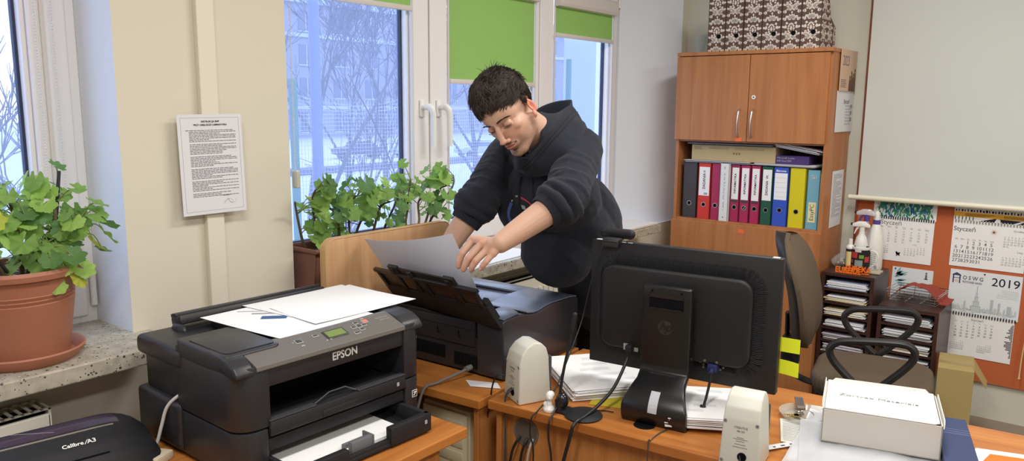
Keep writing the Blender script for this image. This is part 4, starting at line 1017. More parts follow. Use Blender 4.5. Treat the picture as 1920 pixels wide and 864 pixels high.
cable('speaker_cable', 'second grey cable from the right socket of the left speaker', [SA @ Vector((0.012, 0.003, 0.042)), SA @ Vector((0.008, -0.012, 0.030)), SA @ Vector((0.002, -0.022, 0.0)), SA @ Vector((0.004, -0.022, -0.05)), SA @ Vector((0.002, -0.022, -0.2))], 0.0022, mDGREY)
cable('speaker_cable', 'black cable leaving the socket of the right speaker', [SBM @ Vector((0.0, 0.003, 0.032)), SBM @ Vector((0.006, -0.012, 0.018)), SBM @ Vector((0.010, -0.03, 0.003)), SBM @ Vector((0.01, -0.06, 0.003))], 0.0024, mCBL)
# cables coming out of the cable hole
RDM = Matrix.Translation(RD.location) @ Euler((0, 0, radians(5.2))).to_matrix().to_4x4()
for i, (dx, r_, mt, lab) in enumerate(((-0.02, 0.004, mCBL, 'leftmost black cable drooping out of the round desk hole'), (0.004, 0.004, mCBL, 'middle black cable drooping out of the round desk hole'), (0.02, 0.0035, pbr('pale_cable', (176, 168, 160), rough=0.5), 'pale cable drooping out of the round desk hole'))):
    cable('hole_cable', lab, [RDM @ Vector((0.12+dx, 0.04, 0.645)), RDM @ Vector((0.115+dx*1.2, 0.018, 0.625)), RDM @ Vector((0.105+dx*1.4, 0.012, 0.58)), RDM @ Vector((0.095+dx*1.5, 0.012, 0.48)), RDM @ Vector((0.09+dx*1.5, 0.014, 0.2))], r_, mt)
# ---- paper stacks under the monitor
def stack(name, label, cx, cy, w, d, n, rz, z0=0.7405, jit=0.006, mat=None, group=None, seed=1, dz=0.0012, ink=True):
    rnd = random.Random(seed); m_ = MB()
    for i in range(n):
        m_.box((rnd.uniform(-jit, jit), rnd.uniform(-jit, jit), i*dz+dz*0.4), (w, d, dz*0.72), rot=(0, 0, rnd.uniform(-0.03, 0.03)))
    z_ = n*dz
    if ink:
        m_.box((0, 0, z_+0.0002), (w, d, 0.0004), rot=(0, 0, 0.01))
        for j in range(5):
            m_.box((rnd.uniform(-w*.2, w*.2), d*(0.36-0.16*j), z_+0.0006), (w*rnd.uniform(.2, .45), d*0.07, 0.0002), mi=1)
    o = m_.build(name, [mat or mPAPER, pbr('faint_print_grey', (222, 222, 226), rough=0.85)], loc=(cx, cy, z0), smooth=0); o.rotation_euler = (0, 0, rz)
    return tag(o, label, 'papers', group)
stack('paper_stack', 'thick stack of printed white sheets left under the monitor', -1.235, 2.03, 0.28, 0.32, 14, radians(52), z0=0.7435, seed=3, dz=0.0022)
stack('paper_stack', 'curling stack of printed lists right behind the monitor stand', -0.865, 1.965, 0.20, 0.24, 12, radians(30), seed=4, dz=0.0024, z0=0.7530)
o = MB().box((0, 0, 0.0013), (0.16, 0.22, 0.0026), bev=0.0005).build('yellow_folder', pbr('mustard_card', (190, 172, 40), rough=0.7), loc=(-1.115, 1.965, 0.7403), smooth=0); o.rotation_euler = (0, 0, radians(20)); tag(o, 'mustard yellow folder under the left paper stack', 'folder')
o = MB(); o.lh((-0.10, -0.05, 0), (0.10, 0.05, 0.006), bev=0.002); o.lh((-0.098, -0.048, 0.006), (0.098, 0.048, 0.0085), bev=0.001); o = o.build('black_notebook', mBLACKM, loc=(-0.86, 1.965, 0.7405), smooth=0); o.rotation_euler = (0, 0, radians(30)); tag(o, 'flat black notebook beside the monitor stand under the curling lists', 'notebook')
# small plug cluster
pg = thing('plug_adapter', 'small cream and gold cable adapter on the desk left of the right speaker', 'adapter', (-0.775, 1.975, 0.7405), radians(60))
k = MB(); k.lh((-0.02, -0.008, 0.004), (0.02, 0.008, 0.020), bev=0.004); k.lh((-0.03, -0.012, 0), (0.01, 0.016, 0.006), bev=0.002); k.build('shell', pbr('cream_plastic', (222, 216, 190), rough=0.5), pg, smooth=0)
k = MB(); k.lh((0.018, -0.006, 0.006), (0.03, 0.006, 0.018), bev=0.001); k.build('metal_tip', pbr('gold_plated', (190, 150, 60), rough=0.3, metal=0.9), pg, smooth=0)
# ---- key tray, keys, receipts
tr_ = thing('plastic_dish', 'shallow clear plastic dish holding the keys right of the monitor', 'dish', (-0.632, 2.135, 0.7405))
k = MB(); k.lathe([(0.0, 0.0), (0.055, 0.0), (0.064, 0.012), (0.067, 0.018), (0.065, 0.018), (0.061, 0.012), (0.053, 0.002), (0, 0.002)], seg=40); k.build('bowl', clear_film('clear_dish_plastic', (226, 222, 210), 0.4), tr_)
ky = thing('key_ring', 'bunch of keys with a grey-brown fob lying in the clear dish', 'keys', (-0.632, 2.135, 0.745), 0.3)
k = MB(); k.tube([(0.02*cos(a)+0.006, 0.02*sin(a)-0.008, 0.010+0.004*sin(a)) for a in [2*pi*i/28 for i in range(29)]], 0.0013, seg=6); k.build('split_ring', mCHROME, ky)
k = MB(); k.tube([(0.010*cos(a)-0.014, 0.010*sin(a)+0.010, 0.012) for a in [2*pi*i/20 for i in range(21)]], 0.0011, seg=6); k.build('split_ring', mCHROME, ky)
k = MB(); k.box((-0.012, 0.046, 0.020), (0.024, 0.062, 0.008), rot=(0.22, 0, 0.15), bev=0.003); k.box((-0.012, 0.048, 0.0245), (0.018, 0.04, 0.0008), rot=(0.22, 0, 0.15), mi=1); k.build('fob', [pbr('taupe_fob_plastic', (120, 102, 90), rough=0.5), pbr('fob_print', (80, 68, 60), rough=0.6)], ky, smooth=0)
for a_ in (0.3, 0.75):
    k = MB(); Mk = Matrix.Translation((-0.010, -0.012, 0.006)) @ Euler((0, 0, pi+a_)).to_matrix().to_4x4()
    k.cyl((0.008, 0, 0), (0.008, 0, 0.002), 0.010, seg=18, M=Mk); k.lh((0.016, -0.0035, 0), (0.046, 0.0035, 0.002), M=Mk, bev=0.0005)
    for i in range(4): k.lh((0.022+i*0.006, 0.003, 0), (0.025+i*0.006, 0.0055, 0.002), M=Mk)
    k.build('key', pbr('brass_key', (176, 156, 92), rough=0.3, metal=0.8), ky, smooth=0)
def printed_sheet(name, label, cx, cy, w, d, rz, z, mat, rows, seed=1, cat='paper'):
    rnd = random.Random(seed); m_ = MB(); m_.box((0, 0, 0), (w, d, 0.0006))
    for i in range(rows):
        y_ = d*(0.42-0.84*i/max(1, rows-1)); ww = w*rnd.uniform(0.5, 0.84)
        m_.box((-(w*0.86-ww)/2, y_, 0.0004), (ww, d*0.35/rows, 0.0003), mi=1)
    o = m_.build(name, [mat, mINKL], loc=(cx, cy, z), smooth=0); o.rotation_euler = (0, 0, rz); return tag(o, label, cat)
printed_sheet('receipt', 'pale printed receipt lying between the right speaker and the film sleeves', -0.612, 2.02, 0.085, 0.16, radians(20), 0.7445, pbr('pale_receipt_paper', (214, 214, 200), rough=0.85), 14, 3)
printed_sheet('receipt', 'lower printed receipt under the clear dish', -0.61, 2.085, 0.09, 0.10, radians(5), 0.7425, pbr('cream_receipt_paper', (216, 212, 190), rough=0.85), 6, 5)
k = MB(); k.box((0, 0, 0.0006), (0.022, 0.24, 0.0012))
for i in range(9): k.box((0.003, -0.105+i*0.026, 0.0014), (0.005, 0.007 if i % 2 else 0.012, 0.0004), mi=1)
o = k.build('punched_strip', [pbr('clear_strip_plastic', (214, 216, 214), rough=0.3), mINKB], loc=(-0.612, 1.905, 0.746), smooth=0); o.rotation_euler = (0, 0, radians(-32)); tag(o, 'punched plastic filing strip lying beside the right speaker', 'strip')
stack('paper_stack', 'white paper stack under the film sleeves left of the white box', -0.50, 2.045, 0.21, 0.40, 8, radians(10), seed=9, dz=0.0012, ink=False, jit=0.004)
# film sleeves
rnd = random.Random(5)
def film(u, v):
    x = -0.17+0.34*u; y = -0.20+0.40*v
    z = 0.004+0.003*noise.noise(Vector((x*14, y*10, 0)))+0.002*noise.noise(Vector((x*40, y*30, 2)))
    return Vector((x, y, max(0.0015, z+0.004*(1-abs(2*u-1)))))
for i, (cx, cy, rz, lab) in enumerate(((-0.43, 2.0, 0.12, 'wrinkled clear film sleeves lying under the white box'), (-0.40, 1.93, 0.30, 'upper silvery film sleeve sticking out in front of the white box'))):
    k = MB(); k.grid(film, 34, 34, thick=0.0004); o = k.build('film_sleeve', clear_film('silvery_film%d' % i, (232, 234, 238), 0.42), loc=(cx, cy, 0.7515+i*0.005)); o.rotation_euler = (0, 0, rz); tag(o, lab, 'plastic sleeve')
# ---- white mailing box
BX = thing('cardboard_box', 'white cardboard mailing box with its lid loosely closed on the right desk', 'box', M=Matrix.Translation((-0.533, 1.955, 0.764)) @ Euler((0, 0, radians(14))).to_matrix().to_4x4())
mBOX = pbr('white_box_card', (236, 234, 226), rough=0.7); mBOXG = pbr('shaded_box_card', (204, 200, 192), rough=0.75)  # greyer tray colour paints shade below the brightly lit lid
k = MB(); w_, d_, h_ = 0.268, 0.225, 0.086
k.lh((0, 0, 0), (w_, 0.003, h_)); k.lh((0, d_-0.003, 0), (w_, d_, h_)); k.lh((0, 0, 0), (0.003, d_, h_)); k.lh((w_-0.003, 0, 0), (w_, d_, h_)); k.lh((0, 0, 0), (w_, d_, 0.003)); k.build('tray', mBOXG, BX, smooth=0)
k = MB(); k.prism([(0.004, 0.002), (w_-0.018, 0.002), (w_-0.006, 0.012), (w_-0.006, d_+0.0), (0.004, d_+0.0)], h_+0.001, h_+0.004, bev=0.0008); k.build('lid', mBOX, BX, smooth=0)
k = MB(); k.prism([(0, 0), (d_-0.01, 0), (d_-0.01, 0.018), (0.02, 0.020), (0.006, 0.012)], 0, 0.002, M=fr((-0.001, 0.008, h_-0.008), (0, 1, 0), (-0.12, 0, 1)), bev=0.0005); k.prism([(0, 0), (d_-0.01, 0), (d_-0.01, 0.014), (0.02, 0.016), (0.006, 0.010)], 0, 0.002, M=fr((w_+0.002, 0.008, h_-0.008), (0, 1, 0), (0.12, 0, 1)), bev=0.0005)
k.prism([(0, 0), (w_-0.02, 0), (w_-0.035, 0.014), (0.012, 0.012)], 0, 0.002, M=fr((0.01, d_+0.002, h_-0.002), (1, 0, 0), (0, 0.3, 1)), bev=0.0005); k.build('lid_flap', mBOX, BX, smooth=0)
text('lettering', 'Zortrax Materials', 0.0215, mINK, BX, fr((0.128, 0.115, h_+0.0046), (1, 0, 0), (0, 1, 0)), sx=1.22, bold=-0.0003)
# blue notebook, pens, papers, orange card
nb = thing('blue_notebook', 'dark blue bound notebook behind the right end of the white box', 'notebook', (-0.258, 2.135, 0.742), radians(14))
k = MB(); k.lh((-0.036, -0.15, 0.0), (0.036, 0.15, 0.003), bev=0.001); k.lh((-0.036, -0.15, 0.039), (0.036, 0.15, 0.042), bev=0.001); k.lh((-0.038, -0.15, 0.0), (-0.033, 0.15, 0.042), bev=0.002); k.build('cover', pbr('navy_cloth_cover', (48, 60, 98), rough=0.7, bump=0.3, bscale=800), nb, smooth=0)
k = MB(); k.lh((-0.034, -0.146, 0.003), (0.033, 0.146, 0.039)); k.build('pages', mPAPER2, nb, smooth=0)
k = MB(); k.lh((-0.034, 0.05, 0.0421), (0.034, 0.052, 0.0424)); k.lh((-0.034, 0.036, 0.0421), (0.034, 0.038, 0.0424)); k.lh((-0.034, 0.065, 0.0421), (0.034, 0.0665, 0.0424)); k.build('stitching', pbr('pale_blue_thread', (120, 130, 165), rough=0.8), nb, smooth=0)
printed_sheet('paper_sheet', 'white sheet showing between the white box and the orange card', -0.255, 1.99, 0.09, 0.16, radians(-12), 0.7425, mPAPER, 0)
pn = thing('ballpoint_pen', 'dark ballpoint pen lying right of the white box', 'pen', (-0.225, 2.02, 0.749), radians(75))
k = MB(); k.cyl((-0.06, 0, 0), (0.045, 0, 0), 0.0045, seg=12); k.build('barrel', mINKB, pn); k = MB(); k.cyl((0.045, 0, 0), (0.06, 0, 0), 0.0045, 0.001, seg=12); k.build('tip', mSILVER, pn); k = MB(); k.lh((-0.058, -0.001, 0.004), (-0.02, 0.001, 0.006)); k.build('clip', mSILVER, pn, smooth=0)
oc = sheet('orange_card', 'bright orange card lying at the bottom right corner of the desk', 'card', [(-0.215, 2.00, 0.7455), (-0.0, 2.02, 0.7455), (-0.045, 2.235, 0.7455), (-0.188, 2.19, 0.7455)], pbr('bright_orange_card', (240, 112, 30), rough=0.7))
sheet('paper_sheet', 'white sheet framing the orange card from beneath', 'paper', [(-0.235, 1.98, 0.7425), (0.03, 1.99, 0.7425), (-0.01, 2.28, 0.7425), (-0.222, 2.215, 0.7425)], mPAPER)

# ================================================================== CABINET
CX0, CX1, CY0, CY1, CZ = -2.067, -1.213, 4.17, 4.555, 1.905
CB = thing('office_cabinet', 'tall cherry wood office cabinet with open binder shelf in the far corner', 'cabinet', (0, 0, 0))
k = MB(); k.lh((CX0, CY0, 0), (CX0+0.018, CY1, CZ-0.02)); k.build('side_panel', mCAB, CB, smooth=0)
k = MB(); k.lh((CX1-0.018, CY0, 0), (CX1, CY1, CZ-0.02)); k.build('side_panel', mCAB, CB, smooth=0)
k = MB(); k.lh((CX0-0.004, CY0-0.022, CZ-0.02), (CX1+0.004, CY1, CZ), bev=0.002); k.build('top_board', mCAB, CB, smooth=0)
k = MB(); k.lh((CX0+0.018, CY1-0.008, 0.05), (CX1-0.018, CY1, CZ-0.02)); k.build('back_panel', mCAB, CB, smooth=0)
for z_ in (0.942, 1.405, 0.06):
    k = MB(); k.lh((CX0+0.018, CY0+0.004, z_), (CX1-0.018, CY1-0.008, z_+0.018)); k.build('shelf', mCAB, CB, smooth=0)
xm = (CX0+CX1)/2
def door(x0, x1, z0, z1, hx, hz):
    d = MB().lh((x0, CY0-0.019, z0), (x1, CY0-0.001, z1), bev=0.0015).build('door', mCAB, CB, smooth=0)
    if hx is not None:
        k = MB(); k.tube([(hx, CY0-0.019, hz-0.075), (hx, CY0-0.036, hz-0.06), (hx, CY0-0.047, hz), (hx, CY0-0.036, hz+0.06), (hx, CY0-0.019, hz+0.075)], 0.0045, seg=8, sm=5); k.build('handle', mSILVER, d)
    return d
d1 = door(CX0-0.003, xm-0.002, 1.415, CZ-0.024, xm-0.045, 1.515)
d2 = door(xm+0.002, CX1-0.012, 1.415, CZ-0.024, xm+0.030, 1.515)
k = MB(); k.cyl((xm+0.030, CY0-0.019, 1.655), (xm+0.030, CY0-0.023, 1.655), 0.011, seg=20, mi=0); k.cyl((xm+0.030, CY0-0.0231, 1.655), (xm+0.030, CY0-0.0236, 1.655), 0.004, seg=12, mi=1); k.build('lock', [mWHITE, mINKB], d2)
door(CX0-0.003, CX1+0.003, 0.07, 0.948, None, 0.80)
k = MB(); k.lh((CX0+0.02, CY0+0.02, 0.0), (CX1-0.02, CY0+0.035, 0.06)); k.build('plinth', mCAB, CB, smooth=0)
mORS = pbr('orange_price_sticker', (240, 110, 60), rough=0.6)
for x_, z_ in ((xm-0.045, 1.425), (xm+0.0, 0.918)):
    k = MB(); k.lh((x_-0.018, CY0-0.0196, z_-0.010), (x_+0.018, CY0-0.019, z_+0.010)); k.build('inventory_sticker', mORS, CB, smooth=0)
# ---- binders
def spinefr(x, z, y): return fr((x, y, z), (1, 0, 0), (0, 0, 1))
mRINGB = pbr('binder_ring_metal', (200, 200, 200), rough=0.3, metal=0.9)
def binder(name, label, x0, x1, rgb, style, hz, y=4.195, h=0.322, z=0.9605):
    t = thing('ring_binder', label, 'binder', ((x0+x1)/2, y, z), 0, None); w = x1-x0-0.002
    mc = pbr('binder_'+name, rgb, rough=0.45)
    k = MB(); k.lh((-w/2, 0, 0), (w/2, 0.0025, h), bev=0.0008); k.lh((-w/2, 0, 0), (-w/2+0.0025, 0.285, h)); k.lh((w/2-0.0025, 0, 0), (w/2, 0.285, h)); k.build('cover', mc, t, smooth=0)
    k = MB(); k.lh((-w/2+0.003, 0.02, 0.003), (w/2-0.003, 0.275, h-0.015)); k.build('pages', mPAPER2, t, smooth=0)
    if hz:
        k = MB(); k.cyl((0, -0.0008, hz), (0, 0.001, hz), 0.0135, seg=24, mi=0); k.cyl((0, -0.0012, hz), (0, 0.0, hz), 0.0105, seg=24, mi=1)
        if style == 'x': k.box((0, -0.0016, hz), (0.004, 0.001, 0.022), rot=(0, 0.6, 0), mi=0); k.box((0.003, -0.0016, hz-0.003), (0.012, 0.001, 0.004), rot=(0, 0.6, 0), mi=0)
        k.build('finger_ring', [mRINGB, mDARK], t)
    return t, w
def label(t, w, z0, z1, txt=None, mat=mPAPER, size=0.02, m=mINKB, lines=0, foot=False, bold=0.0002):
    k = MB(); k.lh((-w/2+0.006, -0.0012, z0), (w/2-0.006, 0.0006, z1), mi=0)
    for i in range(lines): k.lh((-w/2+0.010, -0.0015, z0+(z1-z0)*(i+0.6)/(lines+0.6)), (w/2-0.010, -0.0011, z0+(z1-z0)*(i+0.6)/(lines+0.6)+0.001), mi=1)
    if foot: k.lh((-w/2+0.008, -0.0016, z0-0.016), (w/2-0.008, 0.0, z0-0.004), mi=2)
    k.build('spine_label', [mat, mINKL, mDGREY], t, smooth=0)
    if txt: text('spine_lettering', txt, size, m, t, fr((0.0, -0.0017, (z0+z1)/2), (0, 0, 1), (-1, 0, 0)), bold=bold)
CR = (168, 40, 84)
binder('charcoal', 'charcoal black ring binder at the left end of the binder row', -2.024, -1.937, (62, 56, 58), '', 0.085)
t, w = binder('red', 'red ring binder with a white label lettered ZADANIA', -1.930, -1.853, (206, 56, 44), '', 0.083); label(t, w, 0.135, 0.300, 'ZADANIA', size=0.021); 
k = MB(); k.lh((0.0, -0.0017, 0.140), (0.022, -0.0011, 0.152)); k.lh((-0.006, -0.0017, 0.268), (0.004, -0.0011, 0.280)); k.build('label_stamp', mINKL, t, smooth=0)
binder('crimson_plain', 'crimson ring binder without a label beside the slim white one', -1.848, -1.794, CR, '', 0.083)
t, w = binder('white', 'slim white folder with grey lettering between crimson binders', -1.790, -1.736, (226, 226, 226), '', 0, y=4.178, h=0.326)
k = MB(); rnd = random.Random(2)
for i in range(34):
    z_ = 0.05+i*0.0068
    if rnd.random() < 0.8: k.lh((-0.004, -0.0006, z_), (rnd.uniform(0.0, 0.006), 0.0, z_+0.004))
k.lh((-0.006, -0.0006, 0.018), (0.004, 0.0, 0.026)); k.lh((-0.003, -0.0006, 0.295), (0.003, 0.0, 0.31)); k.build('spine_print', mINKL, t, smooth=0)
for x0, x1, lab, st in ((-1.732, -1.679, 'crimson binder lettered INFORMATYKA, first right of the slim white folder', ''), (-1.676, -1.621, 'crimson binder lettered INFORMATYKA whose finger ring has a crossed sticker', 'x'), (-1.616, -1.562, 'crimson binder lettered INFORMATYKA, standing directly left of the green binder', '')):
    t, w = binder('crimson', lab, x0, x1, CR, st, 0.083); label(t, w, 0.128, 0.306, 'INFORMATYKA', size=0.0165, foot=True)
t, w = binder('green', 'dark green ring binder with a white label lettered ZADANIA W', -1.556, -1.493, (30, 84, 62), '', 0.082); label(t, w, 0.135, 0.305, 'ZADANIA  W.', size=0.0185)
t, w = binder('blue', 'royal blue ring binder with a ruled white label', -1.490, -1.408, (52, 84, 190), '', 0.088); label(t, w, 0.145, 0.290, None, lines=5)
text('spine_lettering', 'Biurowe', 0.016, mPAPER, t, spinefr(-0.002, 0.302, -0.0017), bold=0.0003, shear=0.2)
binder('yellow', 'bright yellow box binder without a label', -1.402, -1.317, (214, 200, 24), '', 0.088)
t, w = binder('light_blue', 'light blue binder with a cream EasyPC label at the right end of the row', -1.309, -1.243, (116, 168, 184), '', 0, h=0.316)
label(t, w*0.8, 0.038, 0.145, 'EasyPC', mat=pbr('cream_label', (226, 216, 164), rough=0.8), size=0.030, bold=-0.0003)
k = MB(); k.lh((-0.013, -0.0012, 0.262), (0.013, 0.0005, 0.290), mi=0); k.lh((-0.011, -0.0016, 0.264), (0.011, 0, 0.288), mi=1); k.lh((-0.007, -0.002, 0.269), (0.007, 0, 0.283), mi=0); k.lh((-0.004, -0.0024, 0.273), (0.004, 0, 0.279), mi=1); k.build('spine_emblem', [pbr('pale_emblem', (196, 214, 214), rough=0.6), pbr('teal_emblem', (88, 136, 148), rough=0.6)], t, smooth=0)
o = MB().lh((-0.004, 0, 0), (0.004, 0.27, 0.30), bev=0.001).build('folder', pbr('buff_folder_card', (196, 176, 128), rough=0.8), loc=(-1.236, 4.19, 0.9605), smooth=0); tag(o, 'thin buff card folder squeezed between light blue binder and cabinet side', 'folder')
# ---- things lying on the binders
zb = 1.2835
def flatstack(name, lab, x0, x1, y0, y1, z0, n, seed, mats, rz=0.0, tilt=0.0, dz=0.0024, cat='papers', j=0.012):
    rnd = random.Random(seed); k = MB(); w_, d_ = x1-x0, y1-y0
    for i in range(n):
        k.box((rnd.uniform(-j, j), rnd.uniform(-j, j), i*dz+dz*0.4), (w_*rnd.uniform(.9, 1), d_, dz*0.7), rot=(0, 0, rnd.uniform(-.03, .03)), mi=rnd.randrange(len(mats)))
    o = k.build(name, mats, loc=((x0+x1)/2, (y0+y1)/2, z0), smooth=0); o.rotation_euler = (0, tilt, rz); return tag(o, lab, cat)
flatstack('paper_stack', 'thin stack of sheets lying on the left binders under the brown carton', -2.02, -1.62, 4.19, 4.46, zb+0.003, 5, 3, [mPAPER2, pbr('lilac_paper', (190, 184, 200), rough=.8), mPAPER2], rz=0.02)
flatstack('paper_stack', 'thin stack of sheets lying on the right binders under the purple box', -1.61, -1.27, 4.19, 4.46, zb+0.003, 5, 6, [mPAPER2, mPAPER, pbr('grey_paper', (170, 166, 170), rough=.8)], rz=-0.02)
o = MB(); o.lh((-0.245, 0, 0), (0.245, 0.24, 0.088), bev=0.002); 
rnd = random.Random(4)
for i in range(3): o.lh((-0.23+0.08*0, -0.0006, 0.073-i*0.006), (-0.19+0.03*rnd.random(), 0.0, 0.0755-i*0.006), mi=1)
for i in range(4): o.lh((-0.14+0.13*(i % 2)*1.2, -0.0006, 0.073-0.006*(i//2)), (-0.02+0.2*(i % 2), 0.0, 0.0750-0.006*(i//2)), mi=1)
for i in range(3): o.cyl((0.01+i*0.016, -0.0006, 0.044), (0.01+i*0.016, 0.0, 0.044), 0.0062, seg=12, mi=1)
o = o.build('carton', [pbr('brown_carton_card', (178, 158, 118), rough=0.8), pbr('brown_carton_print', (126, 108, 76), rough=0.8)], loc=(-1.735, 4.20, zb+0.016), smooth=0); tag(o, 'long flat brown carton lying above the binders in the cabinet', 'box')
pb = thing('phone_box', 'small purple phone box lying above the green and yellow binders', 'box', (-1.40, 4.205, zb+0.016), 0)
MB().lh((-0.088, 0, 0), (0.088, 0.15, 0.045), bev=0.001).build('carton', pbr('purple_box_card', (66, 44, 104), rough=0.6), pb, smooth=0)
text('lettering', 'Microsoft Lumia', 0.0145, mINKL, pb, fr((-0.083, -0.0006, 0.033), (1, 0, 0), (0, 0, 1)), align='LEFT'); text('lettering', '640 Dual SIM', 0.0145, mINKL, pb, fr((-0.083, -0.0006, 0.017), (1, 0, 0), (0, 0, 1)), align='LEFT')
flatstack('paper_stack', 'sloping pile of magazines and sheets on top of the purple phone box', -1.50, -1.245, 4.195, 4.45, zb+0.088, 7, 8, [mPAPER2, pbr('pinkish_paper', (200, 180, 184), rough=.8), mINK, mPAPER2], tilt=0.16, dz=0.0042)
o = MB().box((0, 0.14, 0), (0.50, 0.28, 0.010), bev=0.003).build('document_folder', pbr('slate_plastic_folder', (92, 96, 108), rough=0.4), loc=(-1.75, 4.18, zb+0.112), smooth=0); tag(o, 'slate grey folder lying flat on the long brown carton', 'folder')
# ---- damask magazine files on top
mDAM = pbr('brown_damask_card', (98, 74, 66), rough=0.7); mDAML = pbr('cream_damask_print', (226, 214, 202), rough=0.7)
def leaf2(k, cx, cz, ang, L, W, x_=None, n=7, side=None, out=0.0006):
    pts = []
    for i in range(n+1):
        u = i/n; pts.append((L*u, W*0.5*sin(pi*u**0.75)))
    for i in range(n-1, 0, -1):
        u = i/n; pts.append((L*u, -W*0.5*sin(pi*u**0.75)))
    ca, sa_ = cos(ang), sin(ang); P_ = []
    for p in pts:
        a_, b_ = cx+p[0]*ca-p[1]*sa_, cz+p[0]*sa_+p[1]*ca
        P_.append((a_, b_))
    return P_
def damask(w, h, seed=0):
    """list of flat leaf outlines for a tall damask repeat on a w x h face (origin at bottom centre)"""
    out = []
    def add(cx, cz, ang, L, W, mir=True):
        for m_ in ((1, -1) if mir else (1,)):
            P_ = leaf2(None, 0, 0, ang, L*1.10, W*1.45); out.append([(m_*(cx+p[0]), cz+p[1]) if m_ == 1 else (-(cx+p[0]), cz+p[1]) for p in P_])
    z = -0.02
    while z < h:
        # palmette fan
        for a in (90, 60, 32, 8, -20): add(0.001, z+0.03, radians(a), 0.024 if a > 0 else 0.018, 0.009, mir=a != 90)
        add(0, z+0.055, radians(90), 0.012, 0.007, mir=False)
        # butterfly leaves
        for a, L in ((50, 0.030), (22, 0.034), (-15, 0.026), (-60, 0.018)): add(0.004, z+0.085, radians(a), L, 0.010)
        add(0, z+0.078, radians(90), 0.022, 0.008, mir=False)
        # medallion
        for a in (120, 150, 180, 210, 240, 90, 60, 30, 0, -30): add(0.0+0.016*cos(radians(a))*0.6, z+0.128+0.020*sin(radians(a)), radians(a), 0.010, 0.008, mir=False)
        add(0, z+0.118, radians(90), 0.024, 0.009, mir=False)
        # side scrolls at the edges
        for q in range(4): add(0.040-0.003*q, z+0.020+q*0.036, radians(130-30*(q % 2)), 0.018, 0.011)
        for q in range(4): add(0.030, z+0.008+q*0.036, radians(200+40*(q % 2)), 0.014, 0.009)
        for q in range(4): add(0.046, z+0.034+q*0.036, radians(230), 0.014, 0.008)
        z += 0.150
    clipped = []
    for P_ in out:
        Q = [(max(-w/2+0.0005, min(w/2-0.0005, a)), max(0.0005, min(h-0.0005, b_))) for a, b_ in P_]
        ar = abs(sum(Q[i][0]*Q[(i+1) % len(Q)][1]-Q[(i+1) % len(Q)][0]*Q[i][1] for i in range(len(Q))))/2
        if ar > 2e-6: clipped.append(Q)
    return clipped
FW, FD, FH = 0.102, 0.255, 0.31
fl_labels = ['damask patterned magazine file on the cabinet beside the drinking glasses', 'second damask patterned magazine file from the left on the cabinet', 'third damask patterned magazine file from the left on the cabinet', 'fourth damask patterned magazine file from the left on the cabinet', 'fifth damask patterned magazine file from the left on the cabinet', 'damask patterned magazine file at the right end of the row, its cut-out side visible']
F0 = thing('magazine_file', fl_labels[0], 'magazine file', (-1.865, 4.205, CZ), 0, 'damask magazine files on the cabinet')
side = [(0, 0), (FD, 0), (FD, 0.12), (FD-0.10, 0.17), (0.09, FH), (0, FH)]
k = MB(); Msd = Matrix(((0, 0, 1, 0), (1, 0, 0, 0), (0, 1, 0, 0), (0, 0, 0, 1)))
k.prism(side, -FW/2, -FW/2+0.002, M=Msd); k.prism(side, FW/2-0.002, FW/2, M=Msd); k.lh((-FW/2, 0, 0), (FW/2, 0.002, FH)); k.lh((-FW/2, FD-0.002, 0), (FW/2, FD, 0.12)); k.lh((-FW/2, 0, 0), (FW/2, FD, 0.002)); k.build('case', mDAM, F0, smooth=0)
k = MB()
for Q in damask(FW-0.002, FH): k.poly([(a, -0.0007, b_) for a, b_ in Q])
k.build('front_pattern', mDAML, F0, smooth=0)
k = MB()
for cy in (0.05, 0.15, 0.235):
    for Q in damask(FW-0.006 if cy < 0.2 else 0.05, FH):
        P_ = [(FW/2+0.0007, cy+a, b_) for a, b_ in Q]
        if all(p[2] < (FH-0.006 if p[1] < 0.09 else FH-(p[1]-0.09)*(FH-0.17)/(FD-0.19) - 0.004 if p[1] < FD-0.10 else 0.165-(p[1]-FD+0.10)*0.5) for p in P_): k.poly(P_)
k.build('side_pattern', mDAML, F0, smooth=0)
k = MB(); k.cyl((0.014, -0.0015, 0.085), (0.014, 0.001, 0.085), 0.0125, seg=20, mi=0); k.build('finger_hole', mDARK, F0)
k = MB(); k.lh((-FW/2+0.006, 0.02, 0.003), (FW/2-0.006, 0.23, 0.115)); k.build('contents', mPAPER2, F0, smooth=0)
for i in range(1, 6): dup(F0, fl_labels[i], loc=(-1.865+i*0.1035, 4.205-0.003*(i % 2), CZ))
# glasses on the cabinet
G0 = thing('drinking_glass', 'clear drinking glass on the cabinet top nearer to the patterned files', 'glass', (-1.955, 4.33, CZ))
k = MB(); k.lathe([(0, 0.0), (0.030, 0.0), (0.036, 0.11), (0.034, 0.11), (0.028, 0.008), (0, 0.008)], seg=28); k.build('tumbler', clear_film('clear_glass', (225, 232, 230), 0.10, 0.05), G0)
dup(G0, 'clear drinking glass on the cabinet top nearer to the window', loc=(-2.03, 4.35, CZ))
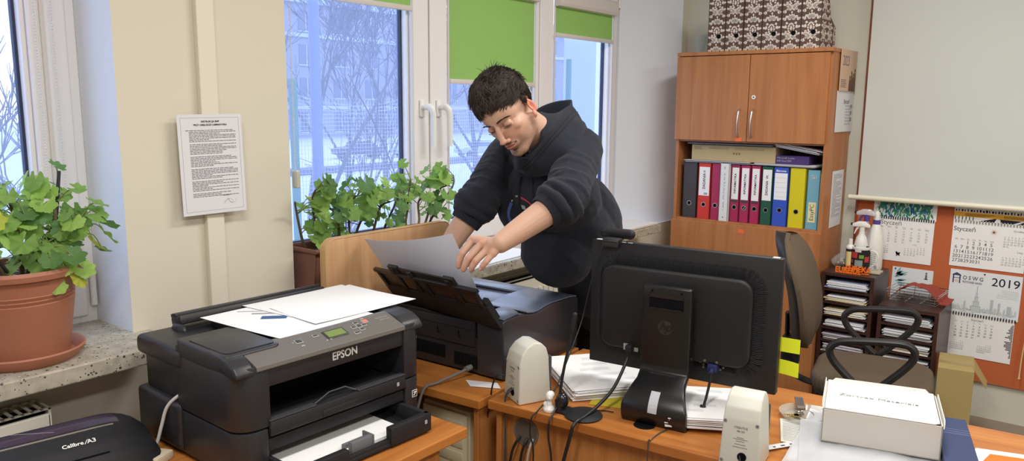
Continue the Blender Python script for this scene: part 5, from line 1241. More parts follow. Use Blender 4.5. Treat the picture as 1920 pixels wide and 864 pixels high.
# ---- things hung on the cabinet side
def hanging(name, lab, cat, M_, w, h, parts, group=None):
    t = thing(name, lab, cat, M=M_, group=group); return t
XS = CX1+0.0015
def sidefr(y, z): return fr((XS, y, z), (0, 1, 0), (0, 0, 1))
c23 = thing('wall_calendar', 'narrow 2023 calendar with tan picture hanging on the cabinet side', 'calendar', M=sidefr(4.42, 1.69))
k = MB(); k.lh((-0.148, 0, 0.006), (0.148, 0.215, 0.008)); k.build('picture_page', pbr('tan_calendar_picture', (212, 182, 156), rough=0.5), c23, smooth=0)
k = MB(); k.lh((-0.155, -0.215, 0.001), (0.145, 0.0, 0.003)); k.build('month_page', mPAPER2, c23, smooth=0)
text('year_lettering', '2023', 0.075, mINK, c23, Matrix.Translation((-0.055, 0.155, 0.0085)), sx=0.8, bold=-0.0004)
k = MB()
for i in range(5): k.lh((-0.13, 0.02+i*0.009, 0.0082), (-0.03-0.01*(i % 2), 0.023+i*0.009, 0.0086))
for (x_, y_, h_) in ((0.03, 0.0, 0.06), (0.06, 0.0, 0.085), (0.09, 0.0, 0.075), (0.12, 0.0, 0.10)): k.ball((x_, y_+h_+0.012, 0.0085), (0.010, 0.012, 0.0006), sub=2); k.prism([(x_-0.018, y_+0.002), (x_+0.018, y_+0.002), (x_+0.012, y_+h_), (x_-0.012, y_+h_)], 0.0082, 0.0088)
k.build('picture_figures', pbr('brown_picture_print', (112, 80, 64), rough=0.6), c23, smooth=0)
text('month_lettering', 'Stycze\u0144', 0.034, mINK, c23, Matrix.Translation((0.02, -0.055, 0.0035)))
k = MB()
for r_ in range(7):
    for c_ in range(5): k.lh((0.01+c_*0.022, -0.082-r_*0.016, 0.003), (0.022+c_*0.022, -0.074-r_*0.016, 0.0034))
for r_ in range(3): k.lh((0.10, -0.09-r_*0.035, 0.003), (0.13, -0.07-r_*0.035, 0.0034))
k.build('month_grid', mINKL, c23, smooth=0)
def notice(name, lab, M_, w, h, lines, seed, title=None, border=False, mat=mPAPER2, ind=True):
    t = thing(name, lab, 'notice', M=M_); k = MB(); k.lh((-w/2, -h/2, 0), (w/2, h/2, 0.0012)); k.build('sheet', mat, t, smooth=0)
    rnd = random.Random(seed); k = MB(); y = h/2-0.02-(0.028 if title else 0)
    step = (y+h/2-0.05)/lines
    for i in range(lines):
        gap = (i % 8 == 0 and i > 0)
        x0 = -w/2+0.024+(0.010 if (i % 8) and ind else 0)
        if not gap or not ind:
            full = rnd.random() < 0.55
            L = (w-0.05)*(1 if full else rnd.uniform(.35, .9)); x = x0
            while x < x0+L-0.006:
                wl_ = rnd.uniform(0.004, 0.014); k.lh((x, y-0.0011, 0.0012), (min(x+wl_, w/2-0.022), y+0.0011, 0.0014)); x += wl_+0.0018
        y -= step
    if border:
        for lo, hi in (((-w/2+0.010, -h/2+0.010), (-w/2+0.0106, h/2-0.010)), ((w/2-0.0106, -h/2+0.010), (w/2-0.010, h/2-0.010)), ((-w/2+0.010, h/2-0.0106), (w/2-0.010, h/2-0.010)), ((-w/2+0.010, -h/2+0.010), (w/2-0.010, -h/2+0.0106))): k.lh(lo+(0.0012,), hi+(0.0014,))
        k.tube([(0.035+0.012*cos(a*1.7)+a*0.003, -h/2+0.035+0.007*sin(a*2.6), 0.0014) for a in [0.3*i for i in range(26)]], 0.0003, seg=3)
        for i in range(3): k.lh((0.025, -h/2+0.052-i*0.0, 0.0012), (0.05, -h/2+0.0535, 0.0014))
    k.build('printed_text', mINK, t, smooth=0)
    if title:
        for i, s_ in enumerate(title): text('title_lettering', s_, 0.0075, mINKB, t, Matrix.Translation((0, h/2-0.022-i*0.010, 0.0014)), bold=0.0002)
    return t
notice('notice_sheet', 'densely printed white sheet taped to the cabinet side', sidefr(4.395, 1.115), 0.205, 0.305, 34, 5, ind=False)
nt_ = notice('notice_sheet', 'laminated typed instruction sheet on the pier between the two windows', fr((-2.186, 1.296, 1.416), (0.05, 1, 0.012), (-0.012, -0.012, 1)), 0.206, 0.302, 44, 11, title=('INSTRUKCJA BHP', 'PRZY OBS\u0141UDZE LAMINATORA'), border=True)

# ================================================================== FAR WALL
CK = thing('pin_board', 'large orange-brown cork board on the far wall behind screen and calendars', 'board', (0, 0, 0))
mCORK = pbr('orange_brown_cork', (190, 100, 58), rough=0.9, bump=0.4, bscale=500, var=0.10, vscale=5)
MB().lh((-1.149, 4.562, 0.195), (1.5, 4.579, 2.35)).build('board', mCORK, CK, smooth=0)
k = MB(); k.lh((-1.151, 4.558, 0.19), (-1.138, 4.579, 2.355), bev=0.001); k.build('edge_strip', pbr('red_brown_edge', (136, 68, 46), rough=0.5), CK, smooth=0)
SCN = thing('projection_screen', 'large pale grey roll-down projection screen hanging on the far wall', 'screen', (0, 0, 0))
def scr(u, v):
    x = -1.128+2.3*u; z = 1.120+1.58*v
    y = 4.505+0.012*sin(v*3)*(1-v)+0.010*noise.noise(Vector((x*2.5, z*3, 1)))*(1-v)**2
    return Vector((x-0.012*(1-v)*0, y, z))
k = MB(); k.grid(scr, 60, 40, thick=0.0006); k.build('fabric', pbr('pale_grey_screen_fabric', (204, 207, 202), rough=0.8, spec=0.2), SCN)
k = MB(); k.cyl((-1.172, 4.505, 1.118), (1.215, 4.505, 1.118), 0.0135, seg=18); k.ball((-1.172, 4.505, 1.118), (0.010, 0.0145, 0.0145)); k.build('bottom_bar', pbr('ivory_bar', (226, 222, 200), rough=0.4), SCN)
k = MB(); k.lh((-1.2, 4.47, 2.68), (1.25, 4.56, 2.77), bev=0.01); k.build('roller_case', mWHITE, SCN, smooth=0)
YW = 4.5605
def wfr(x, z, tilt=0.0): return fr((x, YW, z), (cos(tilt), 0, sin(tilt)), (-sin(tilt), 0, cos(tilt)))
def spiral(k, x0, x1, z, n, mi=0, r=0.006):
    for i in range(n):
        x = x0+(x1-x0)*(i+0.5)/n
        k.box((x, z, 0.004), (0.005, 0.016, 0.006), mi=mi, bev=0.001)
def month(k, x0, z0, dx, dz, sz, first, ndays, mats, t, mat, name='date_lettering'):
    rows = []
    d = 1-first
    while d <= ndays:
        rows.append([(x if 1 <= x <= ndays else None) for x in range(d, d+7)]); d += 7
    mb_ = MB()
    for r_, row in enumerate(rows):
        for c_, v in enumerate(row):
            if v: text('n', str(v), sz, None, None, Matrix.Translation((x0+c_*dx, z0-r_*dz, 0.0022)), join=mb_, ext=0.0001, bold=0.0003)
    return mb_.build(name, mat, t, smooth=0)
DAYS = ['Pn', 'Wt', '\u015ar', 'Cz', 'Pt', 'So', 'Nd']
def days(t, x0, z0, dx, sz, mat):
    mb_ = MB()
    for i, s_ in enumerate(DAYS): text('n', s_, sz, None, None, Matrix.Translation((x0+i*dx, z0, 0.0022)), join=mb_, ext=0.0001)
    mb_.build('weekday_lettering', mat, t, smooth=0)
# calendar A
ca_ = thing('wall_calendar', 'spiral calendar with blue-green leafy picture beside the spray bottles', 'calendar', M=wfr(-0.90, 1.015, -0.012))
k = MB(); k.lh((-0.15, -0.235, 0), (0.15, 0.0, 0.002)); k.build('month_page', mPAPER, ca_, smooth=0)
k = MB(); k.lh((-0.155, 0.0, 0), (0.155, 0.20, 0.002), mi=0); k.prism([(-0.125, 0.05), (-0.06, 0.03), (0.0, 0.04), (0.07, 0.028), (0.12, 0.045), (0.14, 0.19), (-0.13, 0.19)], 0.002, 0.0021, mi=1); rnd = random.Random(3)
cols = [pbr('picture_teal', (40, 130, 140), rough=.5), pbr('picture_green', (60, 140, 84), rough=.5), pbr('picture_blue', (36, 84, 130), rough=.5), pbr('picture_pale', (196, 222, 214), rough=.5)]
for i in range(260):
    x_, z_ = rnd.uniform(-.13, .13), rnd.uniform(0.02, .18)*rnd.uniform(.3, 1); P_ = leaf2(None, x_, z_, rnd.uniform(0.9, 2.3)*(1 if rnd.random() < .5 else -1), rnd.uniform(.02, .06), rnd.uniform(.004, .012))
    P_ = [(max(-.152, min(.152, a)), max(.004, min(.198, b_))) for a, b_ in P_]
    k.poly([(a, b_, 0.0022+0.000004*i) for a, b_ in P_], mi=1+rnd.choice((0, 0, 1, 1, 2, 3)))
k.build('picture_page', [mPAPER]+cols, ca_, smooth=0)
k = MB(); spiral(k, -0.15, 0.15, 0.0, 26); k.build('spiral_binding', mINKB, ca_, smooth=0)
text('month_lettering', 'Stycze\u0144', 0.034, mINK, ca_, Matrix.Translation((-0.06, -0.028, 0.0022))); days(ca_, -0.105, -0.052, 0.037, 0.014, mINK)
month(None, -0.105, -0.072, 0.037, 0.0145, 0.0125, 1, 31, None, ca_, mINKL)
month(None, -0.125, -0.150, 0.0095, 0.011, 0.009, 5, 31, None, ca_, mINKL); text('month_lettering', 'Luty', 0.012, mINKL, ca_, Matrix.Translation((0.065, -0.135, 0.0022))); month(None, 0.02, -0.150, 0.0155, 0.011, 0.009, 4, 28, None, ca_, mINKL)
k = MB(); 
for i in range(14):
    a = rnd.uniform(0, 6.3); k.poly([(p[0], p[1], 0.0022) for p in leaf2(None, -0.015, -0.195, a, rnd.uniform(.008, .02), .008)])
k.build('flower_vignette', mINK, ca_, smooth=0)
k = MB()
for i in range(9): k.poly([(p[0], p[1], 0.0022) for p in leaf2(None, -0.125, -0.03, i*0.7, 0.014, .007)])
k.build('flower_vignette', pbr('pale_pink_print', (230, 190, 184), rough=.8), ca_, smooth=0)
# calendar B
cb_ = thing('wall_calendar', 'spiral calendar with yellow banner and bold dates under the projection screen', 'calendar', M=wfr(-0.505, 1.030, -0.006))
k = MB(); k.lh((-0.16, -0.238, 0), (0.17, 0.0, 0.002)); k.build('month_page', mPAPER, cb_, smooth=0)
k = MB(); k.lh((-0.16, 0.0, 0), (0.17, 0.19, 0.002), mi=0); k.lh((-0.16, 0.024, 0.002), (0.17, 0.048, 0.0024), mi=1)
for i in range(26): 
    if i % 2 == 0 and i < 12: k.lh((-0.155+i*0.008, 0.006, 0.002), (-0.151+i*0.008, 0.024, 0.0023), mi=2)
k.prism([(-0.05, 0.004), (0.17, 0.004), (0.17, 0.022), (0.02, 0.024)], 0.002, 0.0022, mi=2); k.prism([(0.02, 0.004), (0.05, 0.004), (0.045, 0.022), (0.03, 0.024)], 0.0022, 0.0024, mi=0); k.prism([(0.10, 0.004), (0.12, 0.004), (0.15, 0.02), (0.14, 0.022)], 0.0022, 0.0024, mi=0)
for i in range(24): k.lh((-0.155+i*0.0135, 0.05, 0.002), (-0.155+i*0.0135+rnd.uniform(.004, .011), 0.058+rnd.uniform(0, .006), 0.0023), mi=2)
for i in range(3): k.lh((-0.11, 0.028+i*0.005, 0.0024), (-0.02+0.02*i, 0.030+i*0.005, 0.0026), mi=2); k.lh((0.06, 0.028+i*0.005, 0.0024), (0.16, 0.030+i*0.005, 0.0026), mi=2)
k.build('picture_page', [mPAPER, pbr('amber_banner', (232, 172, 50), rough=.6), mINKB], cb_, smooth=0)
k = MB(); spiral(k, -0.155, 0.168, 0.0, 24, r=0.006); k.build('spiral_binding', mRINGB, cb_, smooth=0)
text('month_lettering', 'Stycze\u0144', 0.032, mINK, cb_, Matrix.Translation((-0.105, -0.042, 0.0022)), bold=0.0004); days(cb_, -0.137, -0.095, 0.0262, 0.0125, mINK)
o = month(None, -0.137, -0.113, 0.0262, 0.0235, 0.0245, 2, 31, None, cb_, mINK)
text('month_lettering', 'Grudzie\u0144', 0.014, mINK, cb_, Matrix.Translation((0.135, -0.03, 0.0022))); month(None, 0.075, -0.052, 0.015, 0.012, 0.011, 6, 31, None, cb_, mINKL); text('month_lettering', 'Luty', 0.014, mINK, cb_, Matrix.Translation((0.145, -0.135, 0.0022))); month(None, 0.075, -0.157, 0.015, 0.012, 0.011, 5, 29, None, cb_, mINKL)
k = MB()
for i in range(9): k.poly([(p[0], p[1], 0.0022) for p in leaf2(None, 0.025, -0.045, i*0.7, 0.018, .006)])
k.build('flower_vignette', pbr('pale_rose_print', (230, 206, 196), rough=.8), cb_, smooth=0)
# calendar C : skyline 2019
cc_ = thing('wall_calendar', 'large 2019 calendar with pencil city skyline, lowest on the cork board', 'calendar', M=wfr(-0.492, 0.543, -0.008))
mSKY = pbr('cool_white_paper', (226, 230, 234), rough=.8)
k = MB(); k.lh((-0.160, -0.225, 0), (0.143, 0.0, 0.002)); k.build('month_page', mPAPER, cc_, smooth=0)
k = MB(); k.lh((-0.165, 0.0, 0.001), (0.155, 0.232, 0.003)); k.build('picture_page', mSKY, cc_, smooth=0)
k = MB(); spiral(k, -0.15, 0.15, 0.0, 24); k.build('spiral_binding', mINKB, cc_, smooth=0)
text('title_lettering', 'O S W G', 0.028, mINK, cc_, Matrix.Translation((-0.060, 0.192, 0.0032)), bold=0.0008, sx=0.85); text('title_lettering', 'PRZYSTANEK NAUKA', 0.015, mINK, cc_, Matrix.Translation((-0.062, 0.170, 0.0032)), bold=0.0004, sx=0.6)
text('year_lettering', '2019', 0.060, mINKB, cc_, Matrix.Translation((0.085, 0.186, 0.0032)), bold=0.0002, sx=1.05)
k = MB(); k.prism([(-0.157, 0.200), (-0.112, 0.200), (-0.120, 0.208), (-0.135, 0.216), (-0.149, 0.208)], 0.003, 0.0034); k.lh((-0.152, 0.160, 0.003), (-0.146, 0.200, 0.0034)); k.lh((-0.122, 0.160, 0.003), (-0.116, 0.200, 0.0034)); k.lh((-0.148, 0.186, 0.003), (-0.12, 0.189, 0.0034)); k.build('emblem', pbr('navy_print', (50, 64, 100), rough=.6), cc_, smooth=0)
k = MB(); k.ball((-0.134, 0.172, 0.0032), (0.010, 0.008, 0.0003), sub=2); k.build('emblem_blot', pbr('pale_tan_print', (214, 196, 180), rough=.8), cc_, smooth=0)
k = MB(); rnd = random.Random(12); mPEN = pbr('pencil_grey', (150, 160, 164), rough=.8)
x = -0.155
while x < 0.142:
    w_ = rnd.uniform(.002, .006); h_ = rnd.uniform(.008, .034); k.lh((x, 0.02, 0.003), (x+w_, 0.02+h_, 0.0032))
    k.lh((x+w_*0.2, 0.022, 0.0032), (x+w_*0.45, 0.018+h_, 0.0034), mi=1); k.lh((x, 0.02+h_*0.6, 0.0032), (x+w_, 0.021+h_*0.6, 0.0034), mi=1)
    x += w_+0.0015
for j, (hw, z0_, z1_) in enumerate(((0.022, 0.02, 0.05), (0.014, 0.05, 0.075), (0.008, 0.075, 0.10), (0.004, 0.10, 0.12), (0.0012, 0.12, 0.155))):
    k.lh((-0.035-hw, z0_, 0.0034), (-0.035+hw, z1_, 0.0036)); k.lh((-0.035-hw, z0_, 0.0036), (-0.035-hw+0.0012, z1_, 0.0038), mi=1); k.lh((-0.035+hw-0.0012, z0_, 0.0036), (-0.035+hw, z1_, 0.0038), mi=1); k.lh((-0.035-hw, z1_-0.002, 0.0036), (-0.035+hw, z1_, 0.0038), mi=1)
for x_, h_, w_ in ((0.035, 0.075, 0.013), (0.068, 0.062, 0.011), (0.112, 0.052, 0.020), (-0.085, 0.05, 0.008)):
    k.lh((x_-w_/2, 0.02, 0.0034), (x_+w_/2, 0.02+h_, 0.0036))
    for j in range(int(w_/0.003)): k.lh((x_-w_/2+j*0.003, 0.02, 0.0036), (x_-w_/2+j*0.003+0.0009, 0.02+h_, 0.0038), mi=1)
for i in range(60): xx, zz = rnd.uniform(-.155, .14), rnd.uniform(.006, .03); k.lh((xx, zz, 0.003), (xx+rnd.uniform(.004, .014), zz+0.001, 0.0034), mi=1)
for i in range(6): k.lh((0.05+rnd.uniform(0, .03), 0.150-i*0.008, 0.003), (0.145, 0.151-i*0.008, 0.0034), mi=1)
k.build('skyline_drawing', [pbr('pale_pencil', (196, 204, 206), rough=.8), mPEN], cc_, smooth=0)
text('month_lettering', 'Stycze\u0144', 0.018, mINK, cc_, Matrix.Translation((-0.02, -0.025, 0.0022))); days(cc_, -0.115, -0.042, 0.027, 0.011, mINKL); month(None, -0.115, -0.058, 0.027, 0.0155, 0.0115, 1, 31, None, cc_, mINK)
month(None, -0.13, -0.150, 0.0092, 0.010, 0.008, 5, 31, None, cc_, mINKL); month(None, -0.005, -0.150, 0.0092, 0.010, 0.008, 4, 28, None, cc_, mINKL)
k = MB()
for i in range(22): h_ = rnd.uniform(.006, .034); k.lh((0.141-h_, -0.195+i*0.008, 0.002), (0.141, -0.189+i*0.008, 0.0024))
k.build('edge_skyline', mINK, cc_, smooth=0)
k = MB(); k.ball((-0.01, 0.222, 0.004), 0.004, sub=2); k.build('pin', mINKB, cc_)
# poster D behind the basket
cd_ = thing('poster', 'pale poster with a small statue print behind the red cloth basket', 'poster', M=wfr(-0.835, 0.65, -0.01))
k = MB(); k.lh((-0.10, -0.15, 0), (0.10, 0.10, 0.002)); k.build('sheet', mSKY, cd_, smooth=0)
k = MB(); k.ball((-0.085, 0.09, 0.003), 0.004, sub=2); k.build('pin', mINKB, cd_)
k = MB(); k.lh((0.062, 0.05, 0.002), (0.072, 0.075, 0.0024)); k.ball((0.067, 0.082, 0.0022), (0.005, 0.006, 0.0004), sub=2); k.lh((0.058, 0.048, 0.002), (0.076, 0.053, 0.0024)); k.build('statue_print', mINK, cd_, smooth=0)
k = MB()
for i in range(9): k.poly([(p[0], p[1], 0.0022) for p in leaf2(None, -0.085+rnd.uniform(-.01, .02), 0.03+rnd.uniform(-.02, .03), rnd.uniform(-.5, 1.2), .05, .012)])
k.build('leaf_print', pbr('pale_teal_print', (132, 180, 186), rough=.7), cd_, smooth=0)
k = MB(); k.ball((-0.478, 4.558, 0.235), 0.004, sub=2); k.ball((-0.476, 4.558, 0.223), 0.004, sub=2); o = k.build('pin', mPAPER2, CK)
o = MB().tube([(-0.275, 4.53, 0.95), (-0.285, 4.535, 0.6), (-0.30, 4.535, 0.40), (-0.303, 4.53, 0.285), (-0.303, 4.53, 0.26)], [0.003, 0.003, 0.003, 0.003, 0.006], seg=6, sm=4).build('pull_cord', pbr('beige_cord', (222, 196, 150), rough=0.8)); tag(o, 'beige pull cord of the projection screen hanging past the 2019 calendar', 'cord')

# ================================================================== PAPER SORTERS AND WHAT STANDS ON THEM
def sorter(label, x0, x1, y0, y1, z1, nslots, seed, group):
    t = thing('paper_sorter', label, 'paper sorter', (0, 0, 0), 0, group)
    k = MB(); th = 0.018
    k.lh((x0, y0, z1-th), (x1, y1, z1), bev=0.001); k.lh((x0, y0, 0), (x0+th, y1, z1-th)); k.lh((x1-th, y0, 0), (x1, y1, z1-th)); k.lh((x0, y1-0.006, 0), (x1, y1, z1-th)); k.lh((x0, y0, 0), (x1, y1, th))
    k.build('carcass', mSORT, t, smooth=0)
    n = nslots; step = (z1-2*th-0.01)/n; out = []
    for i in range(1, n):
        z_ = th+0.01+i*step; m_ = MB(); m_.lh((x0+th, y0+0.003, z_-0.012), (x1-th, y1-0.006, z_)); m_.build('shelf', mSORT, t, smooth=0)
    rnd = random.Random(seed)
    for i in range(n):
        zb_ = th+0.01+i*step if i else th
        if i < n-7: continue
        m_ = MB(); q = rnd.randint(5, 11); dz = (step-0.012)*rnd.uniform(0.5, 0.8)/q
        for j in range(q):
            tilt = rnd.uniform(-0.02, 0.02)
            m_.box(((x0+x1)/2+rnd.uniform(-.01, .006), y0+0.135+rnd.uniform(-.018, .004), zb_+dz*(j+0.5)+0.001), ((x1-x0-2*th)*rnd.uniform(.82, .92), 0.25, dz*0.72), rot=(0, tilt*0.4, rnd.uniform(-.04, .04)), mi=rnd.choice((0, 0, 1, 1, 2)))
        o = m_.build('paper_stack', [mPAPER, mPAPER2, pbr('mixed_paper_%d%d' % (seed, i), rnd.choice(((150, 160, 190), (220, 200, 150), (196, 190, 200))), rough=.8)], smooth=0)
        row = n-i
        tag(o, 'papers in shelf %s from the top of the %s dark sorter' % (['one', 'two', 'three', 'four', 'five', 'six', 'seven'][row-1], 'taller' if seed == 1 else 'lower'), 'papers', 'papers in the sorters')
    return t
sorter('taller dark brown paper sorter next to the cabinet, with bottles on top', -1.205, -0.942, 4.205, 4.515, 0.742, 10, 1, 'dark paper sorters')
sorter('lower dark brown paper sorter with a wire basket on top', -0.912, -0.634, 4.20, 4.555, 0.61, 8, 2, 'dark paper sorters')
ZA = 0.743
mWB = pbr('white_bottle_plastic', (232, 232, 226), rough=0.4); mPUR = pbr('violet_plastic', (86, 66, 150), rough=0.4)
def trigger(k_parent, z, m1, m2, s=1.0, clear=False):
    k = MB(); k.cyl((0, 0, z), (0, 0, z+0.028*s), 0.014*s, seg=18); k.build('cap', m2, k_parent)
    k = MB(); k.prism([(-0.05*s, 0.028*s), (-0.052*s, 0.045*s), (-0.02*s, 0.060*s), (0.015*s, 0.060*s), (0.042*s, 0.040*s), (0.040*s, 0.026*s), (0.0, 0.030*s)], -0.011*s, 0.011*s, M=Matrix.Translation((0, 0, z)) @ Matrix(((1, 0, 0, 0), (0, 0, -1, 0), (0, 1, 0, 0), (0, 0, 0, 1))), bev=0.004*s); k.build('spray_head', m1, k_parent, smooth=40)
    k = MB(); k.tube([(-0.018*s, 0, z+0.030*s), (-0.030*s, 0, z+0.012*s), (-0.038*s, 0, z-0.012*s)], [0.006*s, 0.005*s, 0.003*s], seg=8, sm=4); k.build('trigger', m2, k_parent)
    k = MB(); k.cyl((-0.060*s, 0, z+0.044*s), (-0.050*s, 0, z+0.042*s), 0.007*s, seg=12); k.build('nozzle', mINKB, k_parent)
b1 = thing('spray_bottle', 'clear spray bottle with violet trigger, tallest on the taller sorter', 'bottle', (-1.055, 4.43, ZA), 0.1)
k = MB(); k.lathe([(0, 0), (0.036, 0), (0.038, 0.01), (0.038, 0.17), (0.030, 0.215), (0.014, 0.245), (0.013, 0.26), (0, 0.26)], seg=28); k.build('body', clear_film('clear_bottle', (216, 208, 214), 0.35), b1); trigger(b1, 0.26, clear_film('clear_head', (226, 224, 232), 0.6), mPUR, 1.05)
b2 = thing('spray_bottle', 'white trigger spray bottle in front of the clear one', 'bottle', (-1.062, 4.375, ZA), 0.15)
k = MB(); k.lathe([(0, 0), (0.034, 0), (0.036, 0.01), (0.036, 0.13), (0.026, 0.175), (0.015, 0.195), (0.015, 0.205), (0, 0.205)], seg=28); k.build('body', mWB, b2); trigger(b2, 0.205, mWB, mWB, 0.95)
b3 = thing('plastic_bottle', 'white bottle with violet band beside the leafy calendar', 'bottle', (-1.008, 4.445, ZA))
k = MB(); k.lathe([(0, 0), (0.040, 0), (0.043, 0.01), (0.043, 0.14), (0.036, 0.19), (0.022, 0.235), (0.017, 0.25), (0, 0.25)], seg=30); k.build('body', mWB, b3)
k = MB(); k.lathe([(0.018, 0.245), (0.019, 0.245), (0.019, 0.268), (0, 0.268)], seg=24); k.build('violet_band', mPUR, b3)
k = MB(); k.lathe([(0.014, 0.268), (0.013, 0.30), (0.008, 0.315), (0, 0.316)], seg=20); k.build('cap', mWB, b3)
k = MB()
for i in range(6): k.box((0.0, -0.0436, 0.09-i*0.011), (0.038, 0.001, 0.0025))
k.box((0.018, -0.041, 0.02), (0.014, 0.002, 0.016)); k.build('label_print', mINKL, b3, smooth=0)
mg = thing('mug', 'tall mug printed with red and green word blocks, behind the orange letters', 'mug', (-1.045, 4.32, ZA))
k = MB(); k.lathe([(0, 0.0), (0.036, 0.0), (0.038, 0.004), (0.038, 0.115), (0.035, 0.115), (0.035, 0.006), (0, 0.006)], seg=36); k.build('cup', mINKB, mg)
k = MB(); k.lathe([(0.0385, 0.104), (0.0395, 0.106), (0.039, 0.115), (0.035, 0.1165), (0.0345, 0.114)], seg=36); k.build('rim', mWB, mg)
k = MB(); rnd = random.Random(8)
def wrap(a0, a1, z0, z1, mi):
    k.grid(lambda u, v: Vector((0.0386*cos(a0+(a1-a0)*u), 0.0386*sin(a0+(a1-a0)*u), z0+(z1-z0)*v)), 6, 1, mi=mi)
cols = [pbr('mug_red', (190, 60, 60), rough=.4), pbr('mug_green', (110, 160, 60), rough=.4), pbr('mug_grey', (140, 150, 146), rough=.4), pbr('mug_pale', (214, 208, 196), rough=.4)]
for a0, a1, z0, z1, mi in ((-2.7, -1.7, 0.066, 0.092, 0), (-1.5, -1.0, 0.066, 0.082, 1), (-2.7, -2.2, 0.042, 0.058, 0), (-1.95, -1.1, 0.030, 0.058, 2), (-2.7, -2.15, 0.016, 0.034, 0), (-2.0, -1.3, 0.094, 0.104, 3), (-0.9, -0.3, 0.05, 0.075, 0), (-2.0, -1.5, 0.012, 0.024, 3), (-1.2, -0.6, 0.012, 0.024, 0)): wrap(a0, a1, z0, z1, mi)
k.build('printed_blocks', cols, mg)
k = MB(); k.tube([(0.036, -0.003, 0.10), (0.062, -0.01, 0.098), (0.072, -0.012, 0.075), (0.062, -0.01, 0.045), (0.038, -0.004, 0.022)], 0.0035, seg=10, sm=6); k.build('handle', mWB, mg)
mg.scale = (1.22, 1.22, 1.18)
tb = thing('marker_tube', 'black glue tube with a yellow label left of the mug', 'tube', (-1.097, 4.305, ZA))
k = MB(); k.lathe([(0, 0), (0.017, 0), (0.017, 0.105), (0, 0.105)], seg=24, mis=[0, 0, 0]); k.build('body', mINKB, tb)
k = MB(); k.grid(lambda u, v: Vector((0.0173*cos(-2.4+1.5*u), 0.0173*sin(-2.4+1.5*u), 0.028+0.065*v)), 6, 1); k.build('label', pbr('pale_yellow_label', (216, 204, 140), rough=.6), tb)
k = MB(); k.lathe([(0.017, 0.105), (0.018, 0.110), (0.016, 0.118), (0.010, 0.124), (0.009, 0.150), (0, 0.152)], seg=20); k.build('cap', mWB, tb)
k = MB(); k.cyl((-0.008, -0.0172, 0.012), (-0.008, -0.0165, 0.012), 0.006, seg=12); k.build('round_mark', mWB, tb)
tb.scale = (1.15, 1.15, 1.15)
bg = thing('bulb_bag', 'crumpled clear bag with glass bulbs beside the cabinet side', 'bag', (-1.15, 4.36, ZA))
k = MB()
def bag(u, v):
    a = 2*pi*u; r_ = (0.055*sin(pi*min(1, 0.15+v*0.85)))*(1+0.25*noise.noise(Vector((cos(a)*2, sin(a)*2, v*3))))
    return Vector((r_*cos(a), 0.8*r_*sin(a), 0.002+0.085*v*(1+0.15*noise.noise(Vector((cos(a), sin(a), 5))))))
k.grid(bag, 24, 10); k.build('plastic_bag', clear_film('clear_bag', (220, 216, 208), 0.3, 0.1), bg)
for x_, y_ in ((-0.012, -0.02), (0.018, -0.022)):
    k = MB(); k.ball((x_, y_, 0.026), 0.018); k.cyl((x_, y_, 0.044), (x_, y_, 0.056), 0.008, seg=12); k.build('glass_bulb', pbr('shiny_bulb', (150, 146, 142), rough=0.1, metal=0.7), bg)
ol = thing('letter_sign', 'small bright orange plastic letters standing in front of the mug', 'letters', (-1.068, 4.232, ZA+0.0005))
mOR = pbr('orange_plastic_letters', (236, 116, 26), rough=0.5)
text('front_letters', 'EUREKA', 0.040, mOR, ol, fr((-0.015, 0, 0.015), (1, 0, 0), (0, 0, 1)), ext=0.004, bold=0.0012, sx=0.85)
text('back_letters', 'EUREKA', 0.040, mOR, ol, fr((0.028, 0.034, 0.020), (1, 0.1, 0), (0, 0, 1)), ext=0.004, bold=0.0012, sx=0.85)
k = MB(); k.lh((-0.075, -0.006, 0), (0.05, 0.034, 0.0025)); k.lh((-0.02, 0.02, 0), (0.085, 0.04, 0.0025)); k.build('base_strip', mOR, ol, smooth=0)
o = MB(); o.lh((-0.045, -0.04, 0), (0.045, 0.04, 0.012), bev=0.003); o.lh((-0.03, -0.02, 0.012), (0.02, 0.02, 0.014), bev=0.001); o = o.build('sponge_pad', pbr('greyish_sponge', (186, 180, 158), rough=0.9), loc=(-0.985, 4.335, ZA), smooth=0); tag(o, 'flat greyish pad lying right of the mug on the taller sorter', 'pad')
# wire basket with red cloth
wb = thing('wire_basket', 'shallow chromed wire basket on the lower sorter', 'basket', (-0.775, 4.40, 0.6105), -0.06)
k = MB()
for i in range(5):
    z_ = 0.008+i*0.014; e = 0.004*i
    k.tube([(-0.108-e, -0.09-e, z_), (0.108+e, -0.09-e, z_), (0.108+e, 0.09+e, z_), (-0.108-e, 0.09+e, z_), (-0.108-e, -0.09-e, z_)], 0.0018, seg=6)
for i in range(4): x_ = -0.108+0.216*i/3; k.tube([(x_, -0.108, 0.066), (x_, -0.092, 0.006), (x_, 0.092, 0.006), (x_, 0.108, 0.066)], 0.0016, seg=6)
for i in range(5): y_ = -0.085+0.17*i/4; k.tube([(-0.108, y_, 0.005), (0.108, y_, 0.005)], 0.0012, seg=5)
for x_ in (-0.09, 0.09):
    for y_ in (-0.07, 0.07): k.ball((x_, y_, 0.003), 0.003, sub=1)
k.build('wire_frame', mCHROME, wb)
def cloth(u, v):
    x = -0.095+0.245*u; y = -0.09+0.17*v
    h = 0.045*math.exp(-((u-0.42)/0.40)**4) + 0.012*noise.noise(Vector((u*6, v*4, 3))) + 0.02*sin(u*5)*(1-v)
    if u > 0.8: h -= (u-0.8)*0.25
    return Vector((x, y, max(0.020, 0.034+h)))
o = MB(); o.grid(cloth, 36, 22, thick=0.003); o = o.build('red_cloth', pbr('brick_red_cloth', (150, 62, 50), rough=0.95, bump=0.5, bscale=400), loc=(-0.765, 4.40, 0.612)); tag(o, 'crumpled brick red cloth lying in the wire basket', 'cloth')
